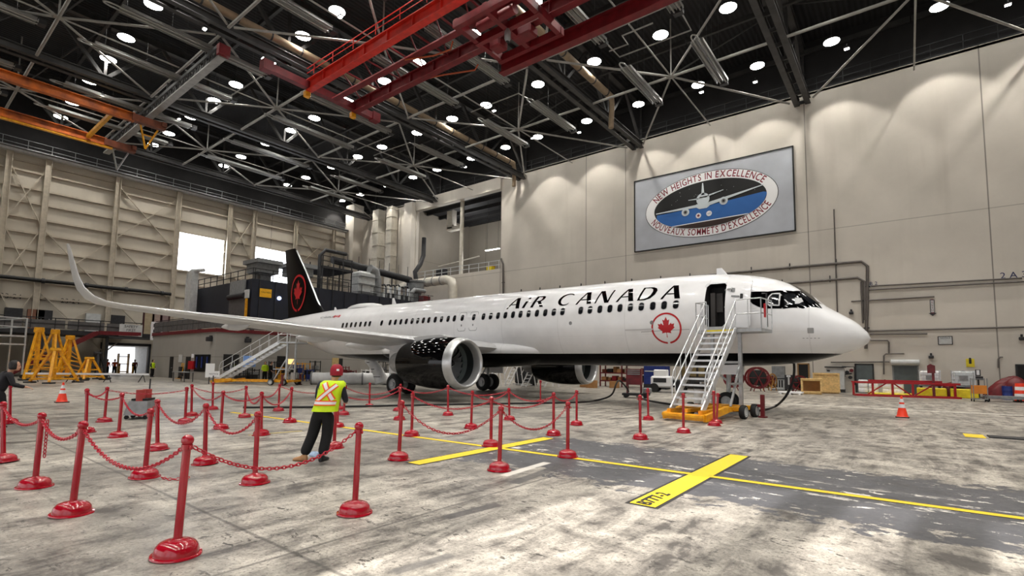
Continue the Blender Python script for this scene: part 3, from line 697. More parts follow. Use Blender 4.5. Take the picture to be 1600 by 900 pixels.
def patch(name, M, outline, off=.006, thick=0., parent=plane, step=.12, both=False):
    """a skin panel: outline of (x, theta) points, following the fuselage"""
    sc_ = 2.
    P0 = [Vector((x, th*sc_)) for x, th in outline]; P = []
    for i_, p_ in enumerate(P0):
        q_ = P0[(i_+1) % len(P0)]; m_ = max(1, int((q_-p_).length/min(step, .1)+.5)) if step < 5 else 1
        P += [p_+(q_-p_)*(k_/m_) for k_ in range(m_)]
    n0 = len(P)
    x0, x1 = min(p.x for p in P), max(p.x for p in P); y0, y1 = min(p.y for p in P), max(p.y for p in P)
    V = list(P)
    if step < max(x1-x0, y1-y0):
        def inside(q):
            c_ = False
            for i in range(n0):
                a, d = P[i], P[i-1]
                if (a.y > q.y) != (d.y > q.y) and q.x < (d.x-a.x)*(q.y-a.y)/(d.y-a.y)+a.x: c_ = not c_
            return c_
        i = x0+step/2
        while i < x1:
            j = y0+step/2
            while j < y1:
                q = Vector((i, j))
                if inside(q) and min((q-p).length for p in P) > step*.35: V.append(q)
                j += step
            i += step
    r = geometry.delaunay_2d_cdt(V, [(i, (i+1) % n0) for i in range(n0)], [list(range(n0))], 1, 1e-6)
    vv = [(p.x, p.y/sc_) for p in r[0]]; fs = [tuple(f) for f in r[2]]
    b = MB(); top = [fpt(x, t, off+thick) for x, t in vv]
    def orient(f, flip):
        a, c_, e = (top[i] for i in f[:3]); nn = (c_-a).cross(e-a); up = fpt(vv[f[0]][0], vv[f[0]][1], 1.)-fpt(vv[f[0]][0], vv[f[0]][1], 0)
        return f if (nn.dot(up) > 0) != flip else f[::-1]
    b.add(top, [orient(f, False) for f in fs])
    if thick:
        bot = [fpt(x, t, off) for x, t in vv]; N0 = len(top)
        b.add(bot, [orient(f, True) for f in fs])
        from collections import Counter
        ec = Counter(frozenset((f[i], f[i-1])) for f in fs for i in range(len(f)))
        for e, c_ in ec.items():
            if c_ == 1: i, j = tuple(e); b.add([top[i], top[j], bot[j], bot[i]], [(0, 1, 2, 3)])
    if both:
        nv = len(b.v); b.v += [(x, -y, z) for x, y, z in b.v]; b.f += [tuple(nv+i for i in f)[::-1] for f in b.f]; b.mi += b.mi
    return b.build(name, M, parent, 30)
def xz(pts): return [(x, th_of(x, z)) for x, z in pts]
def ring(name, M, outer, inner, off=.007, parent=plane, closed=True):
    n_ = len(outer); b = MB(); m_ = n_ if closed else n_-1
    vs = [fpt(x, t, off) for x, t in outer]+[fpt(x, t, off) for x, t in inner]
    b.add(vs, [(i, (i+1) % n_, n_+(i+1) % n_, n_+i) for i in range(m_)])
    o = b.build(name, M, parent, 30); 
    me = o.data
    if me.polygons[0].normal.y < 0: me.flip_normals()
    return o
def oval(cx, cz, w, h, r=None, n=5):
    r = r or w*.48
    return [(cx+p, cz+q) for p, q in rrect(w, h, r, n)]
# cabin windows at their frame bays
wx = [6.42+.5334*i for i in range(10)]+[6.42+.5334*(11+i) for i in range(11)]
ux = [710.75, 701, 690.75, 681, 671, 662.5, 653.75, 645, 636, 627.5, 619, 610.75, 597.5, 579, 572, 564.5, 557, 550, 543, 537]
uv = [(1056, 476), (1037.6, 477), (1020, 478.3), (1002, 480), (985, 481), (968.6, 482), (953, 482.8), (937.4, 483.6), (922, 484.3), (907.4, 485.2), (879, 487.2), (865.4, 488), (852, 489), (839, 489.5), (826, 490.5), (813.4, 491),
      (801.6, 491.5), (789.8, 492.3), (778.4, 493), (766.8, 493.6), (755.5, 494.3)]
WX = [hit(u, v)[0] for u, v in uv]+[hit(u, 494.5+(710-u)*.056)[0] for u in ux]
ZW = 4.42
for i, x in enumerate(WX):
    a_ = oval(x, ZW, .30, .42, .13, 3); c_ = oval(x, ZW, .24, .36, .1, 3)
    w_ = patch('cabin_window', m_glass, xz(c_), .008, 0, plane, 9)
    ring('window_rim', m_rim, xz(a_), xz(c_), .006, w_)
# overwing exits
for u, v in ((740.5, 495.5), (722.5, 496.5)):
    x, _ = hit(u, v)
    o_ = xz(oval(x, 4.2, .62, 1.1, .14)); i_ = xz(oval(x, 4.2, .58, 1.06, .13))
    d = ring('exit_outline', mat('door_seam_grey', (120, 122, 124), .5, 0, 0), o_, i_, .007)
    patch('cabin_window', m_glass, xz(oval(x, ZW, .24, .36, .1, 3)), .008, 0, d, 9)
    patch('exit_handle', mat('door_seam_grey', (120, 122, 124)), xz(oval(x, 3.98, .09, .12, .03, 2)), .008, 0, d, 9)
# forward doorway frame and the open door swung ahead of it
dw = lambda g: xz([(5.02+p, 4.33+q) for p, q in rrect(.8+g, 1.82+g, .14)])
ring('doorway_frame', m_alu, dw(.14), dw(0.), .012)
dr = patch('entry_door', m_white, [(4.12+p, th) for p, th in [(p, th_of(4.6, 4.36+q)) for p, q in rrect(.88, 1.86, .16)]], .24, .1)
for (w_, h_, cx, cz, M_) in ((.14, .14, 4.3, 4.72, m_grey), (.3, .05, 4.2, 4.5, m_grey), (.1, .2, 3.98, 4.5, m_black)):
    patch('door_handle', M_, [(cx+p, th_of(4.6, cz+q)) for p, q in rrect(w_, h_, .02, 2)], .345, .02, dr, 9)
b = MB(); b.tube([(4.62, 1.72, 4.9), (4.45, 2.0, 4.9), (4.3, 2.05, 4.9)], .04, 8); b.tube([(4.62, 1.84, 4.2), (4.45, 2.1, 4.2), (4.3, 2.15, 4.2)], .04, 8); b.build('door_hinge_arm', m_alu, dr, 40)
# flight deck: black mask, side windows, windshield
msk = [(1172, 456), (1200, 455.4), (1240, 455), (1252, 455.2), (1262, 457), (1275, 464), (1288, 473), (1296, 479), (1304, 482.4), (1285, 482.4), (1255, 482.3), (1225, 482.4), (1195, 482.4), (1184, 479), (1176, 475), (1172, 471)]
MK = [hit(*p) for p in msk]
mk = patch('flight_deck_mask', m_blk, MK, .006, 0, plane, .09, both=True)
def px_patch(name, M, pts, off, par=plane): return patch(name, M, [hit(*p) for p in pts], off, 0, par, .15)
sw = [(1200, 464), (1206, 458.5), (1219, 458), (1220, 461), (1218, 477.5), (1215, 478.4), (1199, 477), (1198, 474)]
sw2 = [(1202, 464.6), (1207, 460), (1217.5, 459.6), (1216.2, 476.2), (1200.5, 475.2)]
px_patch('side_window_frame', m_rim, sw, .009); px_patch('side_window', m_glass, sw2, .012)
px_patch('aft_windshield', m_glass, [(1225, 459.5), (1239, 458.8), (1246, 463), (1258, 475.5), (1256, 478), (1225, 477)], .01)
px_patch('front_windshield', m_glass, [(1247, 459), (1261, 460), (1272, 468), (1286, 476.5), (1266, 475)], .01)
for k_, pl in (('sun_shade', [(1241.6, 466), (1252, 465.8), (1255, 471), (1249, 474.5), (1242, 475.2)]), ('sun_visor', [(1225, 468), (1227, 468), (1234, 475), (1232, 476.5), (1228, 476), (1231, 475)])):
    px_patch(k_, mat('cockpit_pale_trim', (200, 202, 204), .5, 0, 0), pl, .014)
# small fuselage markings
for u, v in ((891.5, 505), (1018.5, 504)):
    x, t = hit(u, v); z = fz(x)+fh(x)*math.sin(t)
    patch('vent_port', m_grey, xz(circ_ := [(x+p, z+q) for p, q in circ(.09, 12)]), .008, 0, plane, 9)
x, t = hit(1266.5, 516.5); z = fz(x)+fh(x)*math.sin(t)
patch('static_port_plate', mat('plate_grey', (150, 150, 150), .4), xz([(x+p, z+q) for p, q in rrect(.2, .2, .02, 2)]), .006, 0, plane, 9)
for u in range(5): patch('placard_dash', m_grey, xz([(x-.24+u*.12+p, z-.28+q) for p, q in rrect(.06, .02, .005, 1)]), .006, 0, plane, 9)
x, t = hit(998, 515); z = fz(x)+fh(x)*math.sin(t)
patch('cargo_door_sill', m_rim, xz([(x+p, z+q) for p, q in rrect(1.3, .07, .02, 2)]), .01, .01, plane, .2)
def fus_line(name, pts, w=.02, M=None):
    o, i_ = [], []
    for j, (x, z) in enumerate(pts):
        a, c_ = pts[max(j-1, 0)], pts[min(j+1, len(pts)-1)]; dx, dz = c_[0]-a[0], c_[1]-a[1]; L = math.hypot(dx, dz) or 1
        o.append((x-dz/L*w/2, z+dx/L*w/2)); i_.append((x+dz/L*w/2, z-dx/L*w/2))
    return ring(name, M or mat('seam_grey', (150, 150, 152), .5, 0, 0), xz(o), xz(i_), .006, plane, False)
fus_line('cargo_door_seam', [(6.05, 3.35), (6.05, 2.4)]); fus_line('cargo_door_seam', [(8.15, 3.3), (8.15, 2.4)]); fus_line('cargo_door_seam', [(8.15, 3.3), (7.2, 3.33), (6.05, 3.35)])
# ---- lettering: slanted capitals with thin left and heavy right strokes, one outline per stroke
def letter(c):
    if c == 'A': return [[(0, 0), (.13, 0), (.66, 1), (.54, 1)], [(.54, 1), (.8, 1), (1.02, 0), (.74, 0)], [(.3, .3), (.82, .3), (.82, .38), (.35, .38)]], 1.02
    if c == 'i': return [[(.0, 0), (.2, 0), (.34, .58), (.14, .58)], [(.2, .78), (.4, .8), (.45, 1), (.3, .96)]], .42
    if c == 'R': return [[(0, 0), (.2, 0), (.43, 1), (.23, 1)], [(.4, 1), (.72, 1), (.86, .93), (.9, .78), (.82, .6), (.66, .48), (.36, .43), (.33, .52), (.55, .55), (.66, .65), (.7, .78), (.66, .87), (.56, .9), (.4, .9)], [(.42, .47), (.64, .5), (.96, 0), (.7, 0)]], .95
    if c == 'C':
        o = [(.56+.5*math.cos(a)*(1.04), .5+.52*math.sin(a)) for a in [math.radians(q) for q in range(38, 318, 14)]]
        i_ = [(.62+.36*math.cos(a)*1.04, .5+.43*math.sin(a)) for a in [math.radians(q) for q in range(318, 38, -14)]]
        sh = lambda p: (p[0]+(p[1]-.5)*.2, p[1])
        return [[sh(p) for p in o+i_]], 1.04
    if c == 'N': return [[(0, 0), (.1, 0), (.32, 1), (.22, 1)], [(.2, 1), (.46, 1), (.86, 0), (.62, 0)], [(.76, 0), (.86, 0), (1.08, 1), (.98, 1)]], 1.04
    if c == 'D': return [[(0, 0), (.12, 0), (.34, 1), (.22, 1)], [(.06, 0), (.42, 0), (.72, .1), (.94, .36), (1.02, .66), (.94, .86), (.76, .97), (.28, 1), (.27, .92), (.62, .9), (.76, .78), (.78, .6), (.7, .34), (.54, .16), (.36, .09), (.08, .08)]], 1.04
# baseline measured at both ends of the title
xl, tl = hit(791, 483.2); xr, tr = hit(1062.5, 466.2); zl = fz(xl)+fh(xl)*math.sin(tl); zr = fz(xr)+fh(xr)*math.sin(tr)
xh, thh = hit(1048, 446.8); H_ang = thh-tr
title = 'AiR CANADA'; adv = {'A': 1.02, 'i': .44, 'R': .98, 'C': 1.08, 'N': 1.1, 'D': 1.06, ' ': .52}; gap = .2
tot = sum(adv[c]+gap for c in title)-gap
unit = (xl-xr)/tot; pen = 0.
for c in title:
    if c != ' ':
        b = MB(); lt = None
        for s_, poly in enumerate(letter(c)[0]):
            out = [(xl-(pen+px)*unit, tl+(tr-tl)*(pen+px)/tot+H_ang*py) for px, py in poly]
            o = patch('title_letter' if s_ == 0 else 'letter_stroke', m_blk, out, .006+.001*s_, 0, plane if lt is None else lt, .1)
            lt = lt or o
    pen += adv[c]+gap
# ---- roundels
LEAF = [(-90, 2030), (-45, 1167), (-156, 1069), (-1015, 1220), (-899, 900), (-919, 827), (-1860, 65), (-1648, -34), (-1614, -113), (-1800, -685), (-1258, -570), (-1185, -608), (-1080, -855), (-657, -401), (-546, -458), (-750, -1510), (-423, -1321), (-332, -1348), (0, -2030)]
LEAF = [(x/2030, -y/2030) for x, y in LEAF]; LEAF = LEAF+[(-x, y) for x, y in LEAF[:-1][::-1]]
def leaf(cx, cz, r, fl=1): return [(cx-fl*p*r*.62, cz+.06*r+q*r*.66) for p, q in LEAF]
rx, rt = hit(1041, 512.5); rz_ = fz(rx)+fh(rx)*math.sin(rt); RR = .66
arc = [math.radians(a) for a in range(-82, 275, 7)]
rd = ring('roundel_ring', m_redp, xz([(rx-RR*math.cos(a), rz_+RR*math.sin(a)) for a in arc]), xz([(rx-(RR-.075)*math.cos(a), rz_+(RR-.075)*math.sin(a)) for a in arc]), .007, plane, False)
patch('maple_leaf', m_redp, xz(leaf(rx, rz_, .66)), .007, 0, rd, .1)
# registration and flag near the tail
x0_, t0_ = hit(501, 496.5); x1_, _ = hit(523, 494)
tv, tf = text_mesh('C-GZLR', 1.)
w0, w1 = min(v[0] for v in tv), max(v[0] for v in tv)
b = MB(); b.add([fpt(x0_-(v[0]-w0)/(w1-w0)*(x0_-x1_)-v[1]*.1, t0_+v[1]*.13+(v[0]-w0)/(w1-w0)*.01, .008) for v in tv], tf); b.build('registration_letters', m_blk, plane)
fx, ft = hit(526.5, 494.3)
for dx, M_ in ((.3, m_redp), (0, m_white), (-.3, m_redp)): patch('flag_band', M_, [(fx+dx+p, ft+q) for p, q in ((-.14, -.06), (.14, -.06), (.14, .06), (-.14, .06))], .008, 0, plane, 9)
patch('flag_leaf', m_redp, [(fx+p*.18, ft+q*.07) for p, q in LEAF], .01, 0, plane, 9)
# ---- belly fairing
b = MB(); R_ = []
for i in range(25):
    s = i/24; x = 13.6+s*13.6; k_ = math.sin(PI*min(1, max(0, s)))**.42
    R_.append([(x, (1.15+1.12*k_)*math.cos(2*PI*j/40), 2.55+(.3+.6*k_)*math.sin(2*PI*j/40)*(1.08 if math.sin(2*PI*j/40) < 0 else .95)) for j in range(40)])
b.sheet(R_, True); o = b.build('belly_fairing', m_skinp, plane, 40); fix_normals(o)
# ---- wings
AF = [(1, 0), (.9, .012), (.75, .03), (.55, .052), (.38, .062), (.24, .058), (.13, .045), (.06, .03), (.02, .016), (0, 0), (.02, -.014), (.06, -.024), (.13, -.033), (.25, -.042), (.4, -.046), (.6, -.034), (.75, -.02), (.9, -.006)]
m_wing = mat('wing_underside_grey', (196, 196, 197), .35, .1, .03, 1.5); m_le = mat('polished_leading_edge', (232, 233, 235), .22, .4, .02)
ST = [(1.6, 16.1, 7.0, 2.62, 1.25, 0), (4, 17.35, 5.75, 2.78, 1.15, 0), (6.4, 18.6, 4.65, 2.98, 1.05, 0), (9, 19.95, 3.85, 3.23, .95, 0), (12, 21.5, 2.95, 3.52, .9, 0), (15, 23.05, 2.05, 3.8, .85, 0), (16.6, 23.88, 1.62, 3.96, .8, 0),
      (17.1, 24.2, 1.5, 4.06, .75, 20), (17.45, 24.55, 1.36, 4.27, .7, 45), (17.68, 24.95, 1.22, 4.62, .65, 66), (17.8, 25.3, 1.06, 5.05, .6, 77), (17.9, 25.95, .8, 5.85, .55, 80), (17.97, 26.5, .5, 6.5, .5, 80), (17.98, 26.75, .3, 6.6, .4, 80)]
for sd in (1, -1):
    rows = []
    for y, xl_, ch, z, tk, ang in ST:
        a = math.radians(ang); ny, nz_ = -math.sin(a), math.cos(a)
        rows.append([(xl_+p*ch, sd*(y+q*ch*tk*ny), z+q*ch*tk*nz_-p*ch*.025*(1 if ang < 60 else 0)) for p, q in AF])
    b = MB(); b.sheet(rows, True); b.f.append(tuple(range(len(AF)*(len(ST)-1), len(AF)*len(ST)))); b.mi.append(0)
    wg = b.build('wing', m_wing, plane, 50); fix_normals(wg)
    b = MB(); rr = []
    for y, xl_, ch, z, tk, ang in ST[1:]:
        a = math.radians(ang); ny, nz_ = -math.sin(a), math.cos(a)
        rr.append([(xl_+p*ch-.012, sd*(y+q*ch*tk*1.05*ny), z+q*ch*tk*1.05*nz_-p*ch*.025*(1 if ang < 60 else 0)) for p, q in AF[6:13]])
    b.sheet(rr); b.build('leading_edge_slat', m_le, wg, 50)
    for y, xc, L_, r in ((5.2, 24., 4.2, .24), (8.4, 24.0, 3.9, .22), (12.2, 24.4, 3.1, .18)):
        z0 = 2.62+(y-1.6)*.0895
        b = MB(); b.lathe([(0, 0), (r*.5, .25), (r*.9, .8), (r, L_*.4), (r*.75, L_*.7), (r*.3, L_*.93), (0, L_)], 18, Matrix.Translation((xc-L_*.62, sd*y, z0-.16)) @ Matrix.Rotation(PI/2, 4, 'Y') @ Matrix.Diagonal((1.35, 1, 1, 1)))
        b.build('flap_track_fairing', m_wing, wg, 50)
    b = MB(); b.prism([(19.2, 4.4), (19.3, 4.4), (24.4, 3.2), (24.4, 3.3)][:0] or [(0, 0), (.04, 0), (.04, .04), (0, .04)], .01, Matrix.Translation((23.9, sd*16.5, 4.)))
# ---- engines
m_lip = mat('brushed_intake_lip', (196, 197, 198), .3, .6, .03); m_fan = mat('fan_blade_titanium', (150, 154, 158), .35, .25, .05)
XE = 14.98
for sd in (1, -1):
    E = Matrix.Translation((XE, sd*5.75, 1.8)) @ Matrix.Rotation(PI/2, 4, 'Y')
    b = MB(); b.lathe([(1.215, .42), (1.25, .9), (1.265, 1.5), (1.24, 2.3), (1.14, 3.2), (1.0, 3.95), (.97, 3.96), (.97, 3.3)], 48, E)
    ng = b.build('engine_nacelle', m_blk, plane, 40); fix_normals(ng)
    b = MB(); b.lathe([(1.217, .43), (1.19, .22), (1.14, .08), (1.08, .01), (1.03, .02), (.985, .12), (.96, .34), (.965, .5)], 48, E); b.build('intake_lip', m_lip, ng, 60)
    b = MB(); b.lathe([(.965, .5), (1.0, .9), (1.02, 1.25), (1.02, 1.75), (0, 1.75)], 48, E); b.build('intake_duct', mat('intake_liner', (52, 56, 57), .4, .3, .05), ng, 40)
    b = MB(); b.lathe([(1.008, .95), (1.0, 1.2), (.99, 1.25), (.999, .95)], 48, E); b.build('fan_case_ring', mat('fan_case_green_grey', (128, 138, 136), .4, .2), ng, 60)
    b = MB(); b.lathe([(0, .85), (.08, .9), (.2, 1.08), (.3, 1.3), (.32, 1.5), (0, 1.5)], 24, E); sp_ = b.build('spinner', m_blk, ng, 40)
    b = MB(); b.tube([(XE+.93+.012*i, sd*5.75+.02*i*math.cos(i*.55), 1.8+.02*i*math.sin(i*.55)) for i in range(2, 12)], .022, 6); b.build('spinner_spiral', m_white, sp_, 40)
    for k_ in range(20):
        a = 2*PI*k_/20; rows = []
        for j in range(7):
            r = .28+.73*j/6; tw = math.radians(28+38*j/6); sw_ = a+.12*math.sin(j/6*PI)+.05*j/6; ch = .34+.1*math.sin(j/6*PI)
            cx_ = Vector((1.3, 0, 0)); et = Vector((0, -math.sin(sw_), math.cos(sw_))); er = Vector((0, math.cos(sw_), math.sin(sw_)))
            dv = Vector((math.cos(tw), 0, 0))+et*math.sin(tw)
            rows.append([Vector((XE+1.3, sd*5.75, 1.8))+er*r-dv*ch/2, Vector((XE+1.3, sd*5.75, 1.8))+er*r+Vector((.02, 0, 0)), Vector((XE+1.3, sd*5.75, 1.8))+er*r+dv*ch/2])
        b = MB(); b.sheet(rows); b.build('fan_blade', m_fan, ng, 60)
    b = MB(); b.lathe([(.97, 3.4), (.78, 3.5), (.72, 4.1), (.58, 4.75), (.5, 5.05), (.48, 4.9), (.3, 4.9), (.22, 5.3), (0, 5.7)], 32, E); b.build('exhaust_nozzle', m_steel, ng, 40)
    b = MB(); P_ = [(XE+.9, 3.02), (XE+1.6, 3.16), (XE+2.9, 3.12), (XE+3.6, 3.05), (XE+6.2, 2.9), (XE+6.6, 2.75), (XE+5., 2.35), (XE+3.6, 2.3), (XE+2, 2.7), (XE+.9, 2.98)]
    b.prism([(x, z) for x, z in P_], .5, Matrix(((1, 0, 0, 0), (0, 0, 1, sd*5.75-.25), (0, 1, 0, 0), (0, 0, 0, 1)))); b.build('engine_pylon', m_wing, ng)
    for (dx, w_, h_, zz) in ((1.1, .22, .2, -.62), (1.35, .18, .14, -.8), (1.62, .14, .2, -.66), (1.45, .2, .12, -.5), (1.75, .16, .12, -.85)):
        pass
# ---- tail
def slab(name, M, prof, par, axis='y'):
    """lofted aerofoil slab from stations (s, x_le, chord, thick)"""
    rows = []
    for s, xl_, ch, tk, other in prof:
        rows.append([(xl_+p*ch, q*ch*tk+other, s) if axis == 'z' else (xl_+p*ch, s, q*ch*tk+other) for p, q in SY2])
    b = MB(); b.sheet(rows, True); b.f += [tuple(range(len(SY2))), tuple(len(SY2)*(len(rows)-1)+i for i in range(len(SY2)))]; b.mi += [0, 0]
    o = b.build(name, M, par, 45); fix_normals(o); return o
SY2 = [(1, 0), (.8, .025), (.55, .048), (.3, .055), (.12, .042), (.03, .022), (0, 0), (.03, -.022), (.12, -.042), (.3, -.055), (.55, -.048), (.8, -.025)]
m_finb = mat('tail_black_paint', (4, 4, 5), .3, 0, 0, spec=.12)
fin = slab('tail_fin', m_finb, [(5.35, 35.2, 7.0, .5, 0), (5.85, 36.3, 5.85, .8, 0), (6.9, 37.45, 4.85, .9, 0), (9.5, 39.4, 3.35, .9, 0), (11.6, 41.2, 2.05, .9, 0), (11.84, 41.55, 1.7, .6, 0)], plane, 'z')
b = MB(); rr = []
for z, x, w_ in ((6.3, 36.85, .05), (6.9, 37.43, .045), (9.5, 39.38, .04), (11.6, 41.18, .03)): rr.append([(x+.1, -w_-.03, z), (x-.01, -.02, z), (x-.01, .02, z), (x+.1, w_+.03, z)])
b.sheet(rr); b.build('fin_leading_edge', m_le, fin, 60)
def fin_y(x, z):
    for (z0, a0, c0), (z1, a1, c1) in (((5.85, 36.3, 5.85), (6.9, 37.45, 4.85)), ((6.9, 37.45, 4.85), (9.5, 39.4, 3.35)), ((9.5, 39.4, 3.35), (11.6, 41.2, 2.05))):
        if z0 <= z <= z1:
            t_ = (z-z0)/(z1-z0); xl_ = a0+(a1-a0)*t_; ch = c0+(c1-c0)*t_; p = max(0, min(1, (x-xl_)/ch))
            return .9*ch*(.055*math.sin(PI*min(1, p**.6)))+.03
    return .2
ctr = pt(466, 458, y=.2)
def fin_shape(name, pts, par, offs=.02, M=m_redp):
    b = MB(); tri = geometry.tessellate_polygon([[Vector((x, z, 0)) for x, z in pts]])
    vs = [(x, fin_y(x, z)+offs, z) for x, z in pts]; fs = []
    for t_ in tri:
        a, c_, e = (Vector(vs[i]) for i in t_)
        fs.append(t_ if (c_-a).cross(e-a).y > 0 else t_[::-1])
    b.add(vs, fs); return b.build(name, M, par)
RF = 1.62
b = MB(); po = [(ctr.x-RF*.8*math.cos(a), ctr.z+RF*math.sin(a)) for a in arc]; pi_ = [(ctr.x-(RF-.19)*.8*math.cos(a), ctr.z+(RF-.19)*math.sin(a)) for a in arc]; nn = len(arc)
b.add([(x, fin_y(x, z)+.03, z) for x, z in po+pi_], [(i, i+1, nn+i+1, nn+i) for i in range(nn-1)]); o = b.build('tail_roundel_ring', m_redp, fin)
if o.data.polygons[0].normal.y < 0: o.data.flip_normals()
fin_shape('tail_maple_leaf', [(ctr.x+(p-ctr.x)*.8, q) for p, q in leaf(ctr.x, ctr.z, 1.62)], o, .03)
for sd in (1, -1):
    slab('horizontal_stabiliser', m_wing, [(sd*.6, 39.2, 3.9, .9, 5.0), (sd*3, 40.6, 2.9, .9, 5.22), (sd*6.2, 42.5, 1.5, .8, 5.5)], plane, 'y')
# ---- aerials and the antenna dome
def blade(name, x, h, ch, par=plane):
    z = f_top(x)-.03; b = MB(); rows = [[(x+p*ch, q*ch*1.2, z) for p, q in SY2], [(x+ch*.55+p*ch*.45, q*ch*.6, z+h) for p, q in SY2]]
    b.sheet(rows, True); b.f.append(tuple(len(SY2)+i for i in range(len(SY2)))); b.mi.append(0); o = b.build(name, m_white, par, 45); fix_normals(o)
blade('blade_aerial', 4.95, .36, .5); blade('blade_aerial', 27.3, .5, .5); blade('blade_aerial', 34.6, .28, .4)
b = MB(); b.lathe([(1., 0), (.97, .1), (.8, .25), (.5, .35), (0, .4)], 28, Matrix.Translation((30.9, 0, 5.83)) @ Matrix.Diagonal((2.1, .75, 1, 1))); b.build('antenna_dome', m_white, plane, 40)
# ---- landing gear
m_tyre = mat('aircraft_tyre_rubber', (24, 24, 25), .75, 0, .1, 6); m_hub = mat('wheel_hub_grey', (188, 190, 192), .4, .3, .06)
def wheel(x, y, r, w, par, out):
    W = Matrix.Translation((x, y-w/2, r)) @ Matrix.Rotation(-PI/2, 4, 'X')
    t_ = MB().lathe([(r*.55, 0), (r*.8, 0), (r*.95, w*.12), (r, w*.3), (r, w*.7), (r*.95, w*.88), (r*.8, w), (r*.55, w)], 32, W).build('wheel_tyre', m_tyre, par, 50)
    b = MB().lathe([(r*.56, w*.06), (r*.5, w*.2), (r*.2, w*.25), (r*.18, w*.05), (0, w*.05)], 24, W); b.lathe([(r*.56, w*.94), (r*.5, w*.8), (r*.2, w*.75), (r*.18, w*.95), (0, w*.95)], 24, W)
    for k_ in range(8):
        a = 2*PI*k_/8; b.cyl(W @ Vector((r*.36*math.cos(a), r*.36*math.sin(a), w*.16)), W @ Vector((r*.36*math.cos(a), r*.36*math.sin(a), w*.84)), r*.06, n=6)
    b.build('wheel_hub', m_hub, t_, 40)
for sd in (1, -1):
    b = MB(); b.cyl((21.9, sd*3.8, 3.1), (21.95, sd*3.8, .58), .13, .1, 16); b.cyl((21.95, sd*3.2, .58), (21.95, sd*4.4, .58), .09, n=12); b.bar((21.95, sd*3.8, 1.5), (21.9, sd*2.2, 2.6), .12)
    b.bar((22.15, sd*3.8, .75), (22.4, sd*3.8, 1.2), .08); b.bar((22.4, sd*3.8, 1.2), (22.05, sd*3.8, 1.7), .08)
    g = b.build('main_gear_leg', m_lgrey, plane, 40)
    b = MB(); b.span((20.9, sd*4.15, 1.2), (22.6, sd*4.2, 2.9)); b.build('gear_door', m_white, g)
    for dy in (-.46, .46): wheel(21.95, sd*3.8+dy, .58, .43, g, 1)
b = MB(); b.cyl((5.0, 0, 2.2), (5.07, 0, .38), .11, .08, 14); b.cyl((5.07, -.3, .38), (5.07, .3, .38), .06, n=10); b.bar((5.07, 0, 1.2), (6., 0, 2.), .08); g = b.build('nose_gear_leg', m_lgrey, plane, 40)
for dy in (-.25, .25): wheel(5.07, dy, .38, .22, g, 1)
for sd in (-1, 1): b = MB(); b.span((4.5, sd*.42, 1.5), (5.3, sd*.45, 1.95)); b.build('nose_gear_door', m_white, g)
# ================================================================== STANCHIONS AND CHAINS
PO = [  # top (u, v), base centre (u, v), where it stands
 (293, 685, 275, 868, 'nearest the camera, largest of all'), (130, 662, 112, 803, 'second nearest at the left, chained to the largest post'), (66, 648, 54, 761, 'left of the second nearest post, chain hanging down its side'),
 (403, 646, 398, 755, 'standing alone in front of the long low chain'), (561, 664, 554, 802, 'in the centre foreground right of the vest wearer'), (236, 641, 226, 746, 'close pair at left, nearer of the two'),
 (246, 626, 246, 703, 'close pair at left, farther of the two'), (322, 633, 320, 725, 'right of the close pair, chained toward the vest wearer'), (191, 616, 185, 683, 'just left of the small grey cart'),
 (136, 609, 134, 676, 'behind the second nearest post, left end of the back row'), (168, 606, 163, 659, 'second of the back row, right of its left end post'), (292, 606, 289, 660, 'twin posts right of the grey cart, nearer one'),
 (300, 602, 299, 650, 'twin posts right of the grey cart, farther one'), (333, 598, 332, 640, 'farthest post in front of the rear stairs foot'), (349, 612, 345, 670, 'in front of the yellow chassis of the rear stairs, left'),
 (385, 604, 382, 652, 'in front of the yellow chassis of the rear stairs, middle'), (409, 614, 408, 680, 'behind the post that stands alone, toward the rear stairs'), (437, 601, 435, 642, 'left of the vest wearer, farther one'),
 (456, 606, 453, 660, 'left of the vest wearer, nearer one'), (540, 603, 537, 648, 'right of the vest wearer, under the aircraft belly'), (530, 607, 531, 640, 'beside the shoulder of the vest wearer, farthest one'),
 (529, 613, 527, 667, 'at the elbow of the vest wearer'), (525, 630, 522, 700, 'touching the legs of the vest wearer'), (578, 599, 577, 635.5, 'in front of the long white air hose'),
 (626, 601, 622, 642, 'in front of the right main wheel, farthest'), (628, 628, 623, 718, 'left of the yellow cross stub, thick and near'), (645, 615, 643, 681, 'right behind the thick post by the yellow stub'),
 (625, 607, 624, 656, 'in front of the right main wheel, middle one'), (700, 603, 700, 649, 'below the near engine intake'), (738, 612, 736, 669, 'right of the near engine, chained to its right'),
 (768, 622, 767, 697, 'left of the yellow line corner'), (783, 637, 780, 735, 'nearest of those at the yellow line corner'), (795, 608, 796, 656, 'in front of the left main wheels'),
 (844.5, 595, 844.5, 629, 'farthest post, in front of the far engine'), (865, 615, 865, 680, 'at the end of the short yellow stub'), (887.5, 630, 887, 714, 'standing on the long yellow line'),
 (901, 611, 901, 664, 'right of the posts on the yellow line, below the far engine'), (1000, 619, 1000.5, 686, 'left of the boarding stairs, nearer one'), (1012, 608, 1013, 656, 'left of the boarding stairs, farther one'),
 (1067.5, 616, 1068, 676, 'in front of the boarding stairs'), (1115, 612, 1116, 665, 'at the right foot of the boarding stairs, nearer one'), (1122, 616, 1119.5, 661, 'at the right foot of the boarding stairs, behind its twin'),
 (5, 630, 5, 722, 'cut by the left edge of the picture'), (16, 600, 15, 662, 'beside the dark clad visitor at the left edge')]
post0 = thing('stanchion', 'x', 'stanchion', (0, 0, 0))
